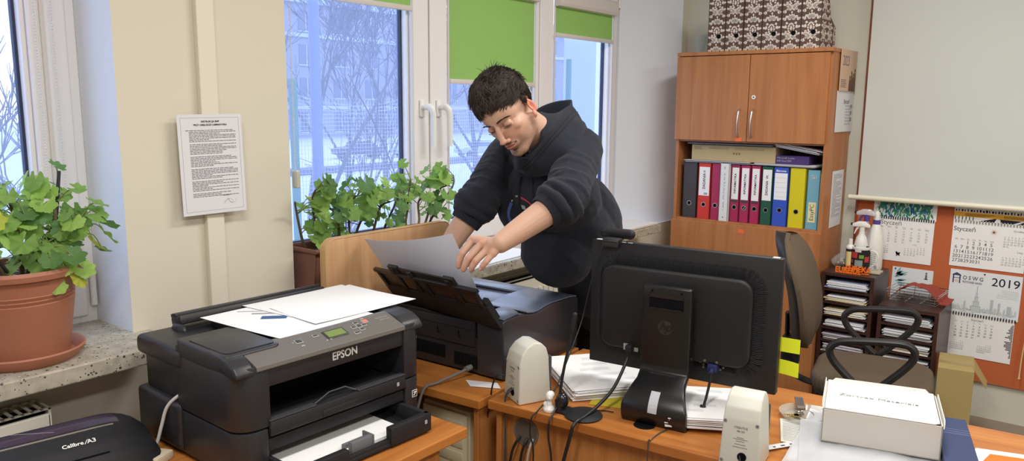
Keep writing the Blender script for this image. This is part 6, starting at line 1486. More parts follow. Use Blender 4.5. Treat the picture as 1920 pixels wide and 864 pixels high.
# brown carton by the sorter with open flap
cx_ = thing('cardboard_carton', 'tall brown cardboard carton with one open flap standing right of the lower sorter', 'box', (-0.53, 4.12, 0), radians(8))
mCAR = pbr('olive_brown_cardboard', (172, 152, 98), rough=0.85, var=0.05)
k = MB(); k.lh((-0.075, -0.10, 0), (0.075, 0.16, 0.40), bev=0.004); k.build('case', mCAR, cx_, smooth=0)
k = MB(); k.prism([(0, 0), (0.19, 0), (0.17, 0.11), (0.02, 0.10)], 0, 0.004, M=fr((0.076, -0.08, 0.402), (0, 1, 0), (0.55, 0, -0.85))); k.build('open_flap', mCAR, cx_, smooth=0)
k = MB(); k.lh((-0.075, -0.02, 0.4005), (0.075, 0.02, 0.4015)); k.build('packing_tape', pbr('brown_tape', (164, 140, 84), rough=0.3), cx_, smooth=0)

# ================================================================== OFFICE CHAIR
mUPH = pbr('brown_chair_fabric', (92, 77, 60), rough=0.95, bump=0.5, bscale=700, var=0.12, vscale=120); mCHB = pbr('black_chair_plastic', (30, 29, 30), rough=0.5)
CH = thing('office_chair', 'brown upholstered swivel chair with black loop armrests behind the desk', 'chair', M=fr((-0.755, 3.47, 0), (0.985, 0.17, 0), (-0.17, 0.985, 0)))
k = MB(); k.prism(rrect(0.47, 0.48, 0.13, 7), 0.425, 0.495, bev=0.028, seg=4); k.build('seat', mUPH, CH, smooth=50)
k = MB(); k.prism(rrect(0.44, 0.45, 0.12, 7), 0.405, 0.43, bev=0.008); k.build('seat_shell', mCHB, CH, smooth=50)
def back(u, v, off):
    w_ = 0.235*(0.72+0.28*sin(pi*min(1, max(0, 0.12+0.75*v))))*math.sqrt(max(0.02, 1-abs(2*v-1)**5))
    y = w_*(2*u-1); z = 0.56+0.50*v
    x = -0.315-0.125*v + 0.05*(2*u-1)**2*0.8 + 0.045*sin(pi*v*0.9)
    e = (max(0, 1-abs(2*u-1)**4)*max(0, 1-abs(2*v-1)**6))
    return Vector((x + off*(0.25+0.75*e), y, z))
def shellmesh(o1, o2, mat, nm):
    k = MB(); n1, n2 = 22, 26
    t = bmesh.new(); A_ = [[t.verts.new(back(i/n1, j/n2, o1)) for j in range(n2+1)] for i in range(n1+1)]; B_ = [[t.verts.new(back(i/n1, j/n2, o2)) for j in range(n2+1)] for i in range(n1+1)]
    for i in range(n1):
        for j in range(n2):
            t.faces.new((A_[i][j], A_[i+1][j], A_[i+1][j+1], A_[i][j+1])); t.faces.new((B_[i][j], B_[i][j+1], B_[i+1][j+1], B_[i+1][j]))
    for i in range(n1):
        t.faces.new((A_[i][0], B_[i][0], B_[i+1][0], A_[i+1][0])); t.faces.new((A_[i][n2], A_[i+1][n2], B_[i+1][n2], B_[i][n2]))
    for j in range(n2):
        t.faces.new((A_[0][j], A_[0][j+1], B_[0][j+1], B_[0][j])); t.faces.new((A_[n1][j], B_[n1][j], B_[n1][j+1], A_[n1][j+1]))
    bmesh.ops.recalc_face_normals(t, faces=t.faces[:]); k._add(t); return k.build(nm, mat, CH, smooth=60)
shellmesh(0.0, 0.080, mUPH, 'backrest'); shellmesh(-0.028, 0.004, mCHB, 'back_shell')
k = MB(); k.tube([(-0.02, 0, 0.39), (-0.17, 0, 0.385), (-0.315, 0, 0.42), (-0.35, 0, 0.52), (-0.36, 0, 0.70)], 0.022, seg=10, sm=5, flat=(0.45, 1.5)); k.build('back_bar', mCHB, CH)
k = MB(); k.cyl((-0.34, -0.055, 0.47), (-0.34, 0.055, 0.47), 0.034, seg=20); k.cyl((-0.34, -0.085, 0.47), (-0.34, -0.055, 0.47), 0.026, seg=12); k.lh((-0.375, -0.04, 0.46), (-0.30, 0.04, 0.60), bev=0.015); k.build('back_bracket', mCHB, CH)
k = MB(); k.lh((-0.14, -0.09, 0.355), (0.10, 0.09, 0.407), bev=0.012); k.build('tilt_mechanism', mCHB, CH, smooth=40)
for s_ in (-1, 1):
    y_ = s_*0.285; k = MB()
    loop = [(0.0, y_, 0.475), (-0.04, y_, 0.505), (-0.125, y_, 0.585), (-0.150, y_, 0.635), (-0.13, y_, 0.668), (-0.08, y_, 0.685), (0.06, y_, 0.700), (0.13, y_, 0.698), (0.155, y_, 0.665), (0.13, y_, 0.61), (0.04, y_, 0.51), (0.0, y_, 0.475)]
    k.tube(loop, 0.0175, seg=10, sm=4, flat=(0.85, 1.3)); k.tube([(0.0, y_, 0.49), (0.0, y_*0.97, 0.42), (0.0, y_*0.80, 0.40), (0.0, y_*0.4, 0.395)], 0.018, seg=8, sm=4, flat=(0.5, 1.4)); k.build('armrest', mCHB, CH)
k = MB(); k.cyl((0, 0, 0.06), (0, 0, 0.36), 0.026); k.cyl((0, 0, 0.06), (0, 0, 0.20), 0.038); k.build('column', mCHB, CH)
for i in range(5):
    a = 2*pi*i/5+0.3; k = MB(); k.tube([(0, 0, 0.10), (0.12*cos(a), 0.12*sin(a), 0.095), (0.27*cos(a), 0.27*sin(a), 0.07)], [0.028, 0.024, 0.016], seg=8, sm=3); lg = k.build('star_leg', mCHB, CH)
    k = MB(); k.cyl((0.27*cos(a)-0.012*sin(a), 0.27*sin(a)+0.012*cos(a), 0.027), (0.27*cos(a)-0.026*sin(a), 0.27*sin(a)+0.026*cos(a), 0.027), 0.027, seg=18); k.cyl((0.27*cos(a)+0.012*sin(a), 0.27*sin(a)-0.012*cos(a), 0.027), (0.27*cos(a)+0.026*sin(a), 0.27*sin(a)-0.026*cos(a), 0.027), 0.027, seg=18); k.cyl((0.27*cos(a), 0.27*sin(a), 0.03), (0.27*cos(a), 0.27*sin(a), 0.07), 0.009, seg=10); k.build('caster', mBLACKG, lg)

# ================================================================== BLINDS AND PLANTS
mGRN = pbr('lime_green_blind_fabric', (172, 212, 128), rough=0.9, spec=0.2, bump=0.2, bscale=900)
def translucent_add(m, rgb, fac):
    nt = m.node_tree; out = nt.nodes['Material Output']; b = nt.nodes['Principled BSDF']
    tl = nt.nodes.new('ShaderNodeBsdfTranslucent'); tl.inputs['Color'].default_value = lin(rgb)
    mx = nt.nodes.new('ShaderNodeMixShader'); mx.inputs[0].default_value = fac
    nt.links.new(b.outputs[0], mx.inputs[1]); nt.links.new(tl.outputs[0], mx.inputs[2]); nt.links.new(mx.outputs[0], out.inputs['Surface'])
translucent_add(mSHEET, (230, 232, 240), 0.40)
translucent_add(mGRN, (150, 205, 100), 0.30)
mBLW = pbr('white_blind_bar', (216, 210, 204), rough=0.4)
def chain(k, x, y, z0, z1, r=0.0022, step=0.0062):
    z = z0
    k.cyl((x, y, z0), (x, y, z1), 0.0007, seg=5)
    t = bmesh.new()
    while z < z1:
        bmesh.ops.create_icosphere(t, subdivisions=1, radius=r, matrix=Matrix.Translation((x, y, z))); z += step
    k._add(t)
def blind(label, y0, y1, zbot, side):
    b = thing('roller_blind', label, 'blind', (WP, 0, 0)); x = 0.004
    k = MB(); k.prism([(0.0, 2.115), (0.034, 2.118), (0.040, 2.135), (0.040, 2.185), (0.030, 2.20), (0.0, 2.20)], -y1-0.012, -y0+0.012, M=Mp, bev=0.002); k.build('cassette', mBLW, b, smooth=0)
    k = MB(); k.lh((x, y0, zbot+0.02), (x+0.001, y1, 2.13)); k.build('fabric', mGRN, b, smooth=0)
    k = MB(); k.lh((x-0.003, y0-0.004, zbot), (x+0.012, y1+0.004, zbot+0.022), bev=0.004); k.build('bottom_bar', mBLW, b, smooth=40)
    for yy in (y0-0.012, y1+0.004): k = MB(); k.lh((x-0.004, yy, 1.06), (x+0.004, yy+0.008, 2.12), bev=0.001); k.build('side_guide', mBLW, b, smooth=0)
    if side is not None:
        k = MB(); chain(k, 0.028, side, 1.30, 2.12); chain(k, 0.022, side+0.008, 1.30, 2.12); k.build('bead_chain', mPAPER2, b)
        k = MB(); k.lh((0.0, side+0.004, 1.29), (0.030, side+0.022, 1.355), bev=0.004); k.build('chain_holder', pbr('yellowed_plastic', (214, 206, 180), rough=0.5), b, smooth=0)
    return b
blind('green roller blind pulled up highest, on the left pane of the wide window', 1.735, 2.378, 1.988, 1.752)
blind('green roller blind hanging lowest, behind the head of the man', 2.618, 3.250, 1.695, None)
blind('short green roller blind on the right pane beside the white reveal', 3.440, 4.010, 1.960, None)
bl = thing('blind_chain', 'white bead chain and guide of the blind on the far left window', 'chain', (WP, 0, 0))
k = MB(); chain(k, 0.030, 0.912, 1.13, 2.2, r=0.0030, step=0.0085); chain(k, 0.030, 0.957, 1.13, 2.2, r=0.0026, step=0.0085); k.build('bead_chain', mPAPER2, bl)
k = MB(); k.lh((0.0, 0.935, 1.062), (0.010, 0.945, 2.2), bev=0.001); k.lh((0.0, 0.88, 2.115), (0.04, 0.97, 2.2), bev=0.004); k.build('guide_rail', mBLW, bl, smooth=0)

LEAFM = []
for nm, rgb in (('leaf_mid_green', (128, 164, 84)), ('leaf_fresh_green', (152, 188, 96)), ('leaf_dark_green', (94, 132, 76)), ('leaf_yellowing', (176, 184, 70))):
    m = pbr(nm, rgb, rough=0.55, spec=0.35, bump=0.25, bscale=160, var=0.12, vscale=60); translucent_add(m, tuple(min(255, int(c*1.25)) for c in rgb), 0.35); LEAFM.append(m)
mSTEM = pbr('pelargonium_stem', (112, 130, 70), rough=0.7); mSTEMB = pbr('woody_stem', (104, 92, 66), rough=0.85)
mTERRA = pbr('terracotta_plastic', (164, 106, 82), rough=0.55, var=0.05, vscale=8, bump=0.1, bscale=200)
mSOIL = pbr('dark_potting_soil', (52, 42, 36), rough=1.0, bump=1.0, bscale=150)
def leaf(k, pos, nrm, fwd, R, rnd, mi):
    """rounded, scalloped pelargonium leaf with a notch at the stalk"""
    n = Vector(nrm).normalized(); f = Vector(fwd); f = (f-n*f.dot(n)).normalized(); s_ = n.cross(f)
    NA, NR = 42, 4; ph = rnd.uniform(0, 6.28); cup = rnd.uniform(-0.25, 0.45); wav = rnd.uniform(.04, .10)
    t = bmesh.new(); c = t.verts.new(pos); rings = []
    for j in range(1, NR+1):
        q = j/NR; row = []
        for i in range(NA+1):
            a = radians(18)+radians(324)*i/NA   # 0 = notch direction (stalk)
            lob = 1+0.10*cos(7*(a-pi))+0.045*cos(21*(a-pi)+ph)
            rr = R*q*(1+(lob-1)*q)*(0.92+0.12*abs(sin(a/2)))
            z = R*(cup*q*q*0.6 + wav*q*q*cos(7*(a-pi)+0.4) + 0.06*q*sin(3*a+ph))
            p = pos - f*(rr*cos(a)) + s_*(rr*sin(a)) + n*z
            row.append(t.verts.new(p))
        rings.append(row)
    for i in range(NA): t.faces.new((c, rings[0][i], rings[0][i+1]))
    for j in range(NR-1):
        for i in range(NA): t.faces.new((rings[j][i], rings[j+1][i], rings[j+1][i+1], rings[j][i+1]))
    k._add(t, None, mi)
def pelargonium(root, stems, leaves, seed, lr=(0.026, 0.044), lean=Vector((0, 0, 0))):
    """stems: list of point lists (woody); leaves: list of (position, attach point)"""
    rnd = random.Random(seed); ks, kl, kp = MB(), MB(), MB()
    for pts, r0, r1 in stems:
        P_, _ = crom([Vector(p) for p in pts], 5); n = len(P_); ks.tube(P_, [r0+(r1-r0)*i/(n-1) for i in range(n)], seg=7)
    for p, a, tone in leaves:
        p = Vector(p); a = Vector(a)
        out = (p-a); out.z = 0
        if out.length < 1e-3: out = Vector((rnd.uniform(-1, 1), rnd.uniform(-1, 1), 0))
        out.normalize()
        nrm = (Vector((0, 0, 1))*rnd.uniform(0.25, 1.0)+out*rnd.uniform(0.2, 0.9)+lean*rnd.uniform(0.2, 1.1)+Vector((rnd.uniform(-.4, .4), rnd.uniform(-.4, .4), 0))).normalized()
        R = rnd.uniform(*lr)
        mid = a.lerp(p, 0.5)+Vector((0, 0, 0.015))+out*0.006
        kp.tube([a, mid, p], [0.0019, 0.0015, 0.0013], seg=5, sm=4)
        leaf(kl, p, nrm, out+Vector((0, 0, -0.3)), R, rnd, tone)
    ks.build('woody_stem', mSTEMB, root, smooth=60); kp.build('leaf_stalk', mSTEM, root, smooth=60); kl.build('foliage', LEAFM, root, smooth=60)
def auto_leaves(stems, n, seed, spread, zmin, ylim=(-9, 9)):
    rnd = random.Random(seed); out = []
    pts = []
    for s_, _, _ in stems:
        P_, _ = crom([Vector(p) for p in s_], 6); pts += [(q, i/len(P_)) for i, q in enumerate(P_) if i > len(P_)*0.35]
    for i in range(n):
        a, f = rnd.choice(pts)
        d = Vector((rnd.gauss(0, 1), rnd.gauss(0, 1), rnd.gauss(0.25, 0.6))).normalized()*rnd.uniform(0.45, 1)*spread
        p = a+d
        p.y = min(ylim[1], max(ylim[0], p.y))
        if p.z < zmin: p.z = zmin+rnd.uniform(0, 0.03)
        out.append((p, a, rnd.choices((0, 1, 2, 3), (5, 4, 3, 0.35))[0]))
    return out
# ---- terracotta pot on the left sill
PX = thing('potted_plant', 'green pelargonium in a round terracotta pot with saucer on the left window sill', 'plant', (-2.205, 0.748, 0.937))
k = MB(); k.lathe([(0.0, 0.012), (0.102, 0.012), (0.1215, 0.1455), (0.1242, 0.1617), (0.1215, 0.1639), (0.1253, 0.1726), (0.1231, 0.1747), (0.1269, 0.1834), (0.1248, 0.1856), (0.1302, 0.2214), (0.1421, 0.2268), (0.1443, 0.2399), (0.1389, 0.2485), (0.1259, 0.2464), (0.1172, 0.2214), (0.0, 0.2214)], seg=56); pot = k.build('pot', mTERRA, PX, smooth=30)
k = MB(); k.lathe([(0, 0.0), (0.118, 0.0), (0.136, 0.018), (0.140, 0.030), (0.137, 0.034), (0.131, 0.031), (0.115, 0.010), (0, 0.008)], seg=56); k.build('saucer', mTERRA, PX, smooth=40)
k = MB(); k.grid(lambda u, v: Vector((0.120*u*cos(2*pi*v), 0.120*u*sin(2*pi*v), 0.222+0.006*noise.noise(Vector((u*8*cos(6.28*v), u*8*sin(6.28*v), 0))))), 8, 30); k.build('soil', mSOIL, PX)
k = MB(); k.cyl((0.01, 0.075, 0.19), (0.02, 0.110, 0.485), 0.0045, seg=10); k.cyl((0.03, -0.01, 0.20), (0.06, -0.10, 0.34), 0.0045, seg=10); k.build('support_stick', pbr('dark_plant_stick', (48, 42, 46), rough=0.6), PX)
st = [([(0.0, 0.03, 0.2), (0.0, 0.055, 0.28), (0.02, 0.085, 0.34), (0.01, 0.10, 0.42)], 0.008, 0.004),
      ([(0.02, 0.0, 0.2), (0.03, 0.0, 0.30), (0.02, -0.005, 0.38), (0.03, -0.02, 0.44)], 0.007, 0.003),
      ([(-0.02, 0.02, 0.2), (0.0, 0.05, 0.27), (0.04, 0.11, 0.32), (0.05, 0.15, 0.36)], 0.008, 0.004),
      ([(0.03, 0.02, 0.2), (0.06, 0.04, 0.25), (0.07, 0.05, 0.31)], 0.006, 0.003),
      ([(0.02, -0.03, 0.2), (0.05, -0.07, 0.30), (0.05, -0.10, 0.38)], 0.007, 0.003)]
lv = auto_leaves(st, 84, 4, 0.085, 0.235)
lv += [((0.118, 0.045, 0.20), (0.06, 0.03, 0.24), 1), ((0.105, 0.115, 0.235), (0.05, 0.06, 0.26), 1), ((0.112, 0.100, 0.215), (0.05, 0.06, 0.26), 3), ((0.085, 0.03, 0.245), (0.04, 0.03, 0.28), 1), ((0.08, 0.02, 0.26), (0.04, 0.02, 0.28), 0),
       ((0.05, 0.185, 0.395), (0.05, 0.14, 0.36), 0), ((0.06, 0.20, 0.31), (0.05, 0.14, 0.34), 0), ((0.05, 0.19, 0.27), (0.05, 0.14, 0.32), 2), ((0.04, 0.21, 0.335), (0.05, 0.15, 0.36), 2), ((0.06, 0.165, 0.29), (0.05, 0.13, 0.34), 3), ((0.02, 0.115, 0.42), (0.01, 0.10, 0.40), 0), ((0.03, -0.02, 0.46), (0.03, -0.02, 0.43), 0), ((0.04, -0.04, 0.44), (0.03, -0.02, 0.42), 1)]
pelargonium(PX, st, lv, 21, lr=(0.018, 0.035), lean=Vector((0.5, -0.25, 0.1)))
# ---- trough on the wide window sill
PT = thing('potted_plant', 'wide green pelargonium in a brown rectangular trough on the wide window sill', 'plant', (-2.215, 1.955, 0.937))
mTRO = pbr('brown_trough_plastic', (128, 86, 72), rough=0.65, var=0.08, vscale=12)
k = MB(); k.lh((-0.072, -0.325, 0.012), (0.072, 0.325, 0.016)); 
k.prism([(-0.066, 0.0), (-0.082, 0.155), (-0.076, 0.155), (-0.060, 0.0)], -0.325, 0.325, M=Matrix(((1, 0, 0, 0), (0, 0, 1, 0), (0, 1, 0, 0.012), (0, 0, 0, 1)))); k.prism([(0.066, 0.0), (0.082, 0.155), (0.076, 0.155), (0.060, 0.0)], -0.325, 0.325, M=Matrix(((1, 0, 0, 0), (0, 0, 1, 0), (0, 1, 0, 0.012), (0, 0, 0, 1))))
for s_ in (-1, 1): k.prism([(-0.066, 0.0), (0.066, 0.0), (0.082, 0.155), (-0.082, 0.155)], s_*0.325-0.003, s_*0.325+0.003, M=Matrix(((1, 0, 0, 0), (0, 0, 1, 0), (0, 1, 0, 0.012), (0, 0, 0, 1))))
k.tube([(-0.086, -0.331, 0.164), (0.086, -0.331, 0.164), (0.086, 0.331, 0.164), (-0.086, 0.331, 0.164), (-0.086, -0.331, 0.164), (0.0, -0.331, 0.164)], 0.0085, seg=8)
k.build('trough', mTRO, PT, smooth=30)
k = MB(); k.lh((-0.09, -0.34, 0.0), (0.09, 0.34, 0.012), bev=0.004); k.build('drip_tray', mTRO, PT, smooth=0)
k = MB(); k.grid(lambda u, v: Vector((-0.074+0.148*u, -0.32+0.64*v, 0.145+0.006*noise.noise(Vector((u*6, v*30, 0))))), 10, 40); k.build('soil', mSOIL, PT)
st2 = []; rnd = random.Random(31)
for i in range(11):
    y = -0.28+0.56*i/10; h = 0.30+0.05*sin(i*2.1)
    lean_y = 0.10*(i-4)/5
    st2.append(([(rnd.uniform(-.03, .03), y, 0.14), (rnd.uniform(-.02, .05), y+lean_y*0.4, 0.2), (rnd.uniform(0, .07), y+lean_y, 0.14+h*0.55), (rnd.uniform(0, .08), y+lean_y*1.3, 0.10+h*0.8)], 0.006, 0.003))
lv2 = auto_leaves(st2, 135, 9, 0.085, 0.17, (-0.275, 0.33))
lv2 += [((0.04, -0.265, 0.33), (0.02, -0.25, 0.29), 1), ((0.05, -0.27, 0.34), (0.02, -0.22, 0.30), 0), ((0.05, -0.22, 0.335), (0.03, -0.2, 0.30), 0), ((0.05, -0.05, 0.36), (0.03, -0.03, 0.30), 1), ((0.04, 0.03, 0.375), (0.03, 0.02, 0.33), 1), ((0.04, 0.20, 0.37), (0.04, 0.18, 0.32), 0), ((0.05, 0.27, 0.37), (0.04, 0.22, 0.32), 1), ((0.05, 0.36, 0.36), (0.04, 0.32, 0.30), 0), ((0.06, 0.37, 0.27), (0.04, 0.34, 0.24), 0), ((0.05, 0.36, 0.22), (0.04, 0.34, 0.2), 0), ((0.05, -0.275, 0.25), (0.02, -0.27, 0.22), 0), ((0.05, -0.28, 0.18), (0.02, -0.28, 0.17), 1)]
pelargonium(PT, st2, lv2, 22, lr=(0.019, 0.036), lean=Vector((0.6, -0.35, 0.0)))
# little papers lying on the sill behind the hand
printed_sheet('paper_sheet', 'white sheet lying on the window sill between left forearm and hoodie of the man', -2.19, 2.62, 0.24, 0.42, 0.05, 0.9385, mPAPER, 0)
printed_sheet('drawing_sheet', 'white sheet with faint blue print at the sill edge behind the left hand', -2.12, 2.40, 0.13, 0.19, 0.3, 0.9395, mPAPER, 6)
o = MB().lh((-0.10, -0.22, 0.0), (0.10, 0.22, 0.012), bev=0.003).build('board', pbr('pale_board', (214, 206, 196), rough=0.6), loc=(-2.145, 3.72, 0.9385), smooth=0); tag(o, 'flat pale board lying at the far right end of the window sill', 'board')

# ================================================================== THE MAN
J = {'head': (-1.5127, 1.89851, 1.57854), 'neckb': (-1.4992, 2.1192, 1.4712), 'LS': (-1.3959, 2.1204, 1.4578), 'LE': (-1.2902, 1.8937, 1.3293), 'LW': (-1.3657, 1.6818, 1.2141), 'RS': (-1.7459, 2.1991, 1.4248), 'RE': (-1.7107, 1.9901, 1.2762), 'RW': (-1.7841, 1.8660, 1.0782), 'pelvis': (-1.4791, 2.4511, 0.8748), 'waist': (-1.4914, 2.3509, 1.0620), 'chest': (-1.5107, 2.1527, 1.3016), 'i0': (-1.4501, 1.6613, 1.2179), 'i1': (-1.4635, 1.6301, 1.1801), 'i2': (-1.4704, 1.6240, 1.1583), 'i3': (-1.4726, 1.6241, 1.1423), 'm0': (-1.4167, 1.6600, 1.2095), 'm1': (-1.4346, 1.6251, 1.1706), 'm2': (-1.4441, 1.6198, 1.1500), 'm3': (-1.4497, 1.6192, 1.1369), 'r0': (-1.3914, 1.6584, 1.1989), 'r1': (-1.4087, 1.6253, 1.1662), 'r2': (-1.4174, 1.6215, 1.1502), 'r3': (-1.4233, 1.6213, 1.1402), 'p0': (-1.3718, 1.6561, 1.1878), 'p1': (-1.3796, 1.6351, 1.1655), 'p2': (-1.3868, 1.6298, 1.1546), 'p3': (-1.3927, 1.6298, 1.1461), 't0': (-1.3923, 1.6903, 1.2005), 't1': (-1.4411, 1.6863, 1.1795), 't2': (-1.4656, 1.6743, 1.1528), 't3': (-1.4754, 1.6572, 1.1383)}
J = {k_: Vector(v) for k_, v in J.items()}
HF = Vector((0.197, -0.808, -0.549)).normalized()          # where the face points
HX = Vector((-0.933, 0.002, -0.337)); HX = (HX-HF*HX.dot(HF)).normalized()   # his right
HM = fr(J['head'], HX, HF)                                   # local: x right, y forward, z up
HMI = HM.inverted()
def hd(x, y, z): return HM @ Vector((x, y, z))
PER = thing('person', 'man in a dark hooded sweatshirt bending over the second printer and feeding paper', 'person', (-1.479, 2.52, 0.0))
PI_ = Matrix.Translation(PER.location).inverted()
lat = (J['LS']-J['RS']).normalized()
def ell(k, c, spine, r, mi=0):     # ellipsoid with radii (across, along spine, front-back)
    sp_ = Vector(spine).normalized(); la = (lat-sp_*lat.dot(sp_)).normalized()
    k.ball((0, 0, 0), r, M=fr(c, la, sp_), mi=mi, sub=3)
hipL, hipR = J['pelvis']+Vector((0.085, 0.02, -0.02)), J['pelvis']+Vector((-0.085, 0.01, -0.02))
kneL, kneR = Vector((-1.375, 2.47, 0.48)), Vector((-1.585, 2.46, 0.48))
ankL, ankR = Vector((-1.365, 2.56, 0.10)), Vector((-1.60, 2.56, 0.10))
# ---- the body: one continuous skin
k = MB()
# head, built in head space
def hb(c, r, rot=None): k.ball(c, r, rot=rot, M=HM, sub=3)
def hc(p0, r0, p1, r1): k.rcone(p0, r0, p1, r1, M=HM)
hb((0, -0.016, 0.034), (0.073, 0.094, 0.083))           # cranium
hb((0, 0.030, 0.030), (0.064, 0.062, 0.060))            # forehead
hb((0, 0.026, -0.034), (0.0605, 0.061, 0.072))          # mid face
hb((0, 0.022, -0.066), (0.0565, 0.057, 0.046))          # lower face
for s_ in (-1, 1):
    hc((s_*0.058, -0.006, -0.045), 0.015, (s_*0.052, 0.006, -0.076), 0.015)   # jaw angle
    hc((s_*0.050, 0.008, -0.076), 0.016, (s_*0.016, 0.066, -0.102), 0.016)   # jaw line
    hb((s_*0.040, 0.050, -0.022), (0.020, 0.024, 0.018))   # cheekbone
    hc((s_*0.012, 0.086, 0.019), 0.008, (s_*0.044, 0.066, 0.020), 0.007)     # brow ridge
    hb((s_*0.031, 0.0735, -0.001), (0.0150, 0.0130, 0.0125))   # lidded eye
    hb((s_*0.0125, 0.098, -0.044), (0.0085, 0.009, 0.0070))    # nostril wing
    # ear
    hb((s_*0.0745, -0.020, -0.016), (0.0060, 0.0135, 0.0265), rot=(radians(-14), 0, s_*radians(14)))
    hb((s_*0.0735, -0.010, -0.042), (0.006, 0.009, 0.011))
hc((0, 0.084, 0.012), 0.0085, (0, 0.104, -0.034), 0.0100)       # nose bridge
hb((0, 0.106, -0.039), (0.0105, 0.0105, 0.0095))                # nose tip
hb((0, 0.074, -0.066), (0.028, 0.020, 0.022))                   # mouth mound
hb((0, 0.0895, -0.0625), (0.0200, 0.0075, 0.0046))              # upper lip
hb((0, 0.0895, -0.0715), (0.0175, 0.0075, 0.0052))              # lower lip
hb((0, 0.072, -0.103), (0.021, 0.017, 0.016))                   # chin
hc((0, 0.050, -0.098), 0.022, (0, 0.0, -0.070), 0.036)          # under jaw
k.rcone(hd(0, -0.022, -0.045), 0.054, J['neckb']+Vector((0, -0.01, 0.0)), 0.066, sub=3)
# trunk (under the clothes)
def torso(k, g, extra=0.0):
    sp1 = J['chest']-J['waist']; sp0 = J['waist']-J['pelvis']
    ell(k, J['pelvis'], (0, 0, 1), (0.155+g, 0.12+g, 0.115+g))
    ell(k, J['pelvis'].lerp(J['waist'], 0.6), sp0, (0.145+g, 0.14+g, 0.108+g))
    ell(k, J['waist'], sp1, (0.140+g, 0.15+g, 0.102+g))
    ell(k, J['waist'].lerp(J['chest'], 0.55), sp1, (0.150+g, 0.16+g, 0.108+g))
    ell(k, J['chest'], sp1, (0.160+g, 0.15+g, 0.112+g))
    ell(k, J['chest'].lerp(J['neckb'], 0.55), J['neckb']-J['chest'], (0.165+g, 0.09+g, 0.090+g))
    k.rcone(J['LS'], 0.062+g, J['neckb'], 0.055+g); k.rcone(J['RS'], 0.062+g, J['neckb'], 0.055+g)
torso(k, -0.02)
def arm(k, S, E, W, g=0.0):
    k.rcone(S, 0.052+g, E, 0.042+g, sub=3); m_ = E.lerp(W, 0.28)
    k.rcone(E, 0.041+g, m_, 0.0435+g, sub=3); k.rcone(m_, 0.0435+g, E.lerp(W, 0.75), 0.035+g, sub=3); k.rcone(E.lerp(W, 0.75), 0.035+g, W, 0.0285+g, sub=3)
arm(k, J['LS'], J['LE'], J['LW']); arm(k, J['RS'], J['RE'], J['RW'])
def fingers(k, D):
    for f in 'imrp':
        r_ = {'i': 0.0110, 'm': 0.0112, 'r': 0.0106, 'p': 0.0095}[f]
        k.rcone(D[f+'0'], r_*1.12, D[f+'1'], r_); k.rcone(D[f+'1'], r_, D[f+'2'], r_*0.9); k.rcone(D[f+'2'], r_*0.9, D[f+'3'], r_*0.78)
        k.rcone(D['W'].lerp(D[f+'0'], 0.12), 0.0155, D[f+'0'], 0.0132)
    k.rcone(D['W'], 0.0260, D['W'].lerp((D['m0']+D['r0'])/2, 0.5), 0.022)
    k.rcone(D['W'].lerp(D['t0'], 0.5), 0.017, D['t1'], 0.0125); k.rcone(D['t1'], 0.0115, D['t2'], 0.0100); k.rcone(D['t2'], 0.0100, D['t3'], 0.0085)
DL = {k_: v for k_, v in J.items() if k_[0] in 'imrpt' and len(k_) == 2 and k_[1].isdigit()}; DL['W'] = J['LW']; fingers(k, DL)
# right hand cups the left end of the tray: fingers of unequal length bent around its edge
W_ = J['RW']; tip = Vector((-1.945, 1.755, 1.062)); dirv = (tip-W_).normalized(); nb = Vector((0.1, -0.75, 0.65)); nb = (nb-dirv*nb.dot(dirv)).normalized(); ac = dirv.cross(nb)
DR = {'W': W_}
for f, off, L in (('i', 0.030, 0.098), ('m', 0.010, 0.104), ('r', -0.011, 0.098), ('p', -0.030, 0.082)):
    b0 = W_+dirv*0.092*(L/0.104)**0.4+ac*off*0.95
    DR[f+'0'] = b0; DR[f+'1'] = b0+dirv*0.042*(L/0.104)-nb*0.004; DR[f+'2'] = DR[f+'1']+dirv*0.018-nb*0.014*1.0; DR[f+'3'] = DR[f+'2']+dirv*0.006-nb*0.018
DR['t0'] = W_+dirv*0.03+ac*0.035; DR['t1'] = W_+dirv*0.062+ac*0.052-nb*0.006; DR['t2'] = W_+dirv*0.095+ac*0.055-nb*0.012; DR['t3'] = W_+dirv*0.115+ac*0.052-nb*0.016
fingers(k, DR)
for h_, kn, an in ((hipL, kneL, ankL), (hipR, kneR, ankR)):
    k.rcone(h_, 0.080, kn, 0.052); k.rcone(kn, 0.052, kn.lerp(an, 0.3), 0.053); k.rcone(kn.lerp(an, 0.3), 0.053, an, 0.034)
    k.rcone(an+Vector((0, 0, -0.05)), 0.034, an+Vector((0.01, -0.14, -0.075)), 0.024)
for m_ in (PI_,):
    bmesh.ops.transform(k.bm, matrix=m_, verts=k.bm.verts[:])
bodyme = organic(k, 0.0021, 7, 0.5)
# even out cheeks, forehead and neck; eyes, nose, mouth and ears keep their edges
_bm = bmesh.new(); _bm.from_mesh(bodyme); _sel = []
for v in _bm.verts:
    q = HMI @ (v.co+Vector(PER.location))
    if abs(q.x) < 0.1 and -0.13 < q.y < 0.14 and -0.16 < q.z < 0.12:
        ax_ = abs(q.x)
        eye = ((ax_-0.031)/0.021)**2+((q.z+0.001)/0.017)**2 < 1 and q.y > 0.05
        nose = (ax_/0.022)**2+((q.z+0.03)/0.034)**2 < 1 and q.y > 0.06
        mouth = (ax_/0.027)**2+((q.z+0.068)/0.013)**2 < 1 and q.y > 0.05
        ear = ax_ > 0.068 and -0.055 < q.y < 0.02 and q.z > -0.06
        if not (eye or nose or mouth or ear): _sel.append(v)
for _i in range(26): bmesh.ops.smooth_vert(_bm, verts=_sel, factor=0.5, use_axis_x=True, use_axis_y=True, use_axis_z=True)
_bm.to_mesh(bodyme); _bm.free()
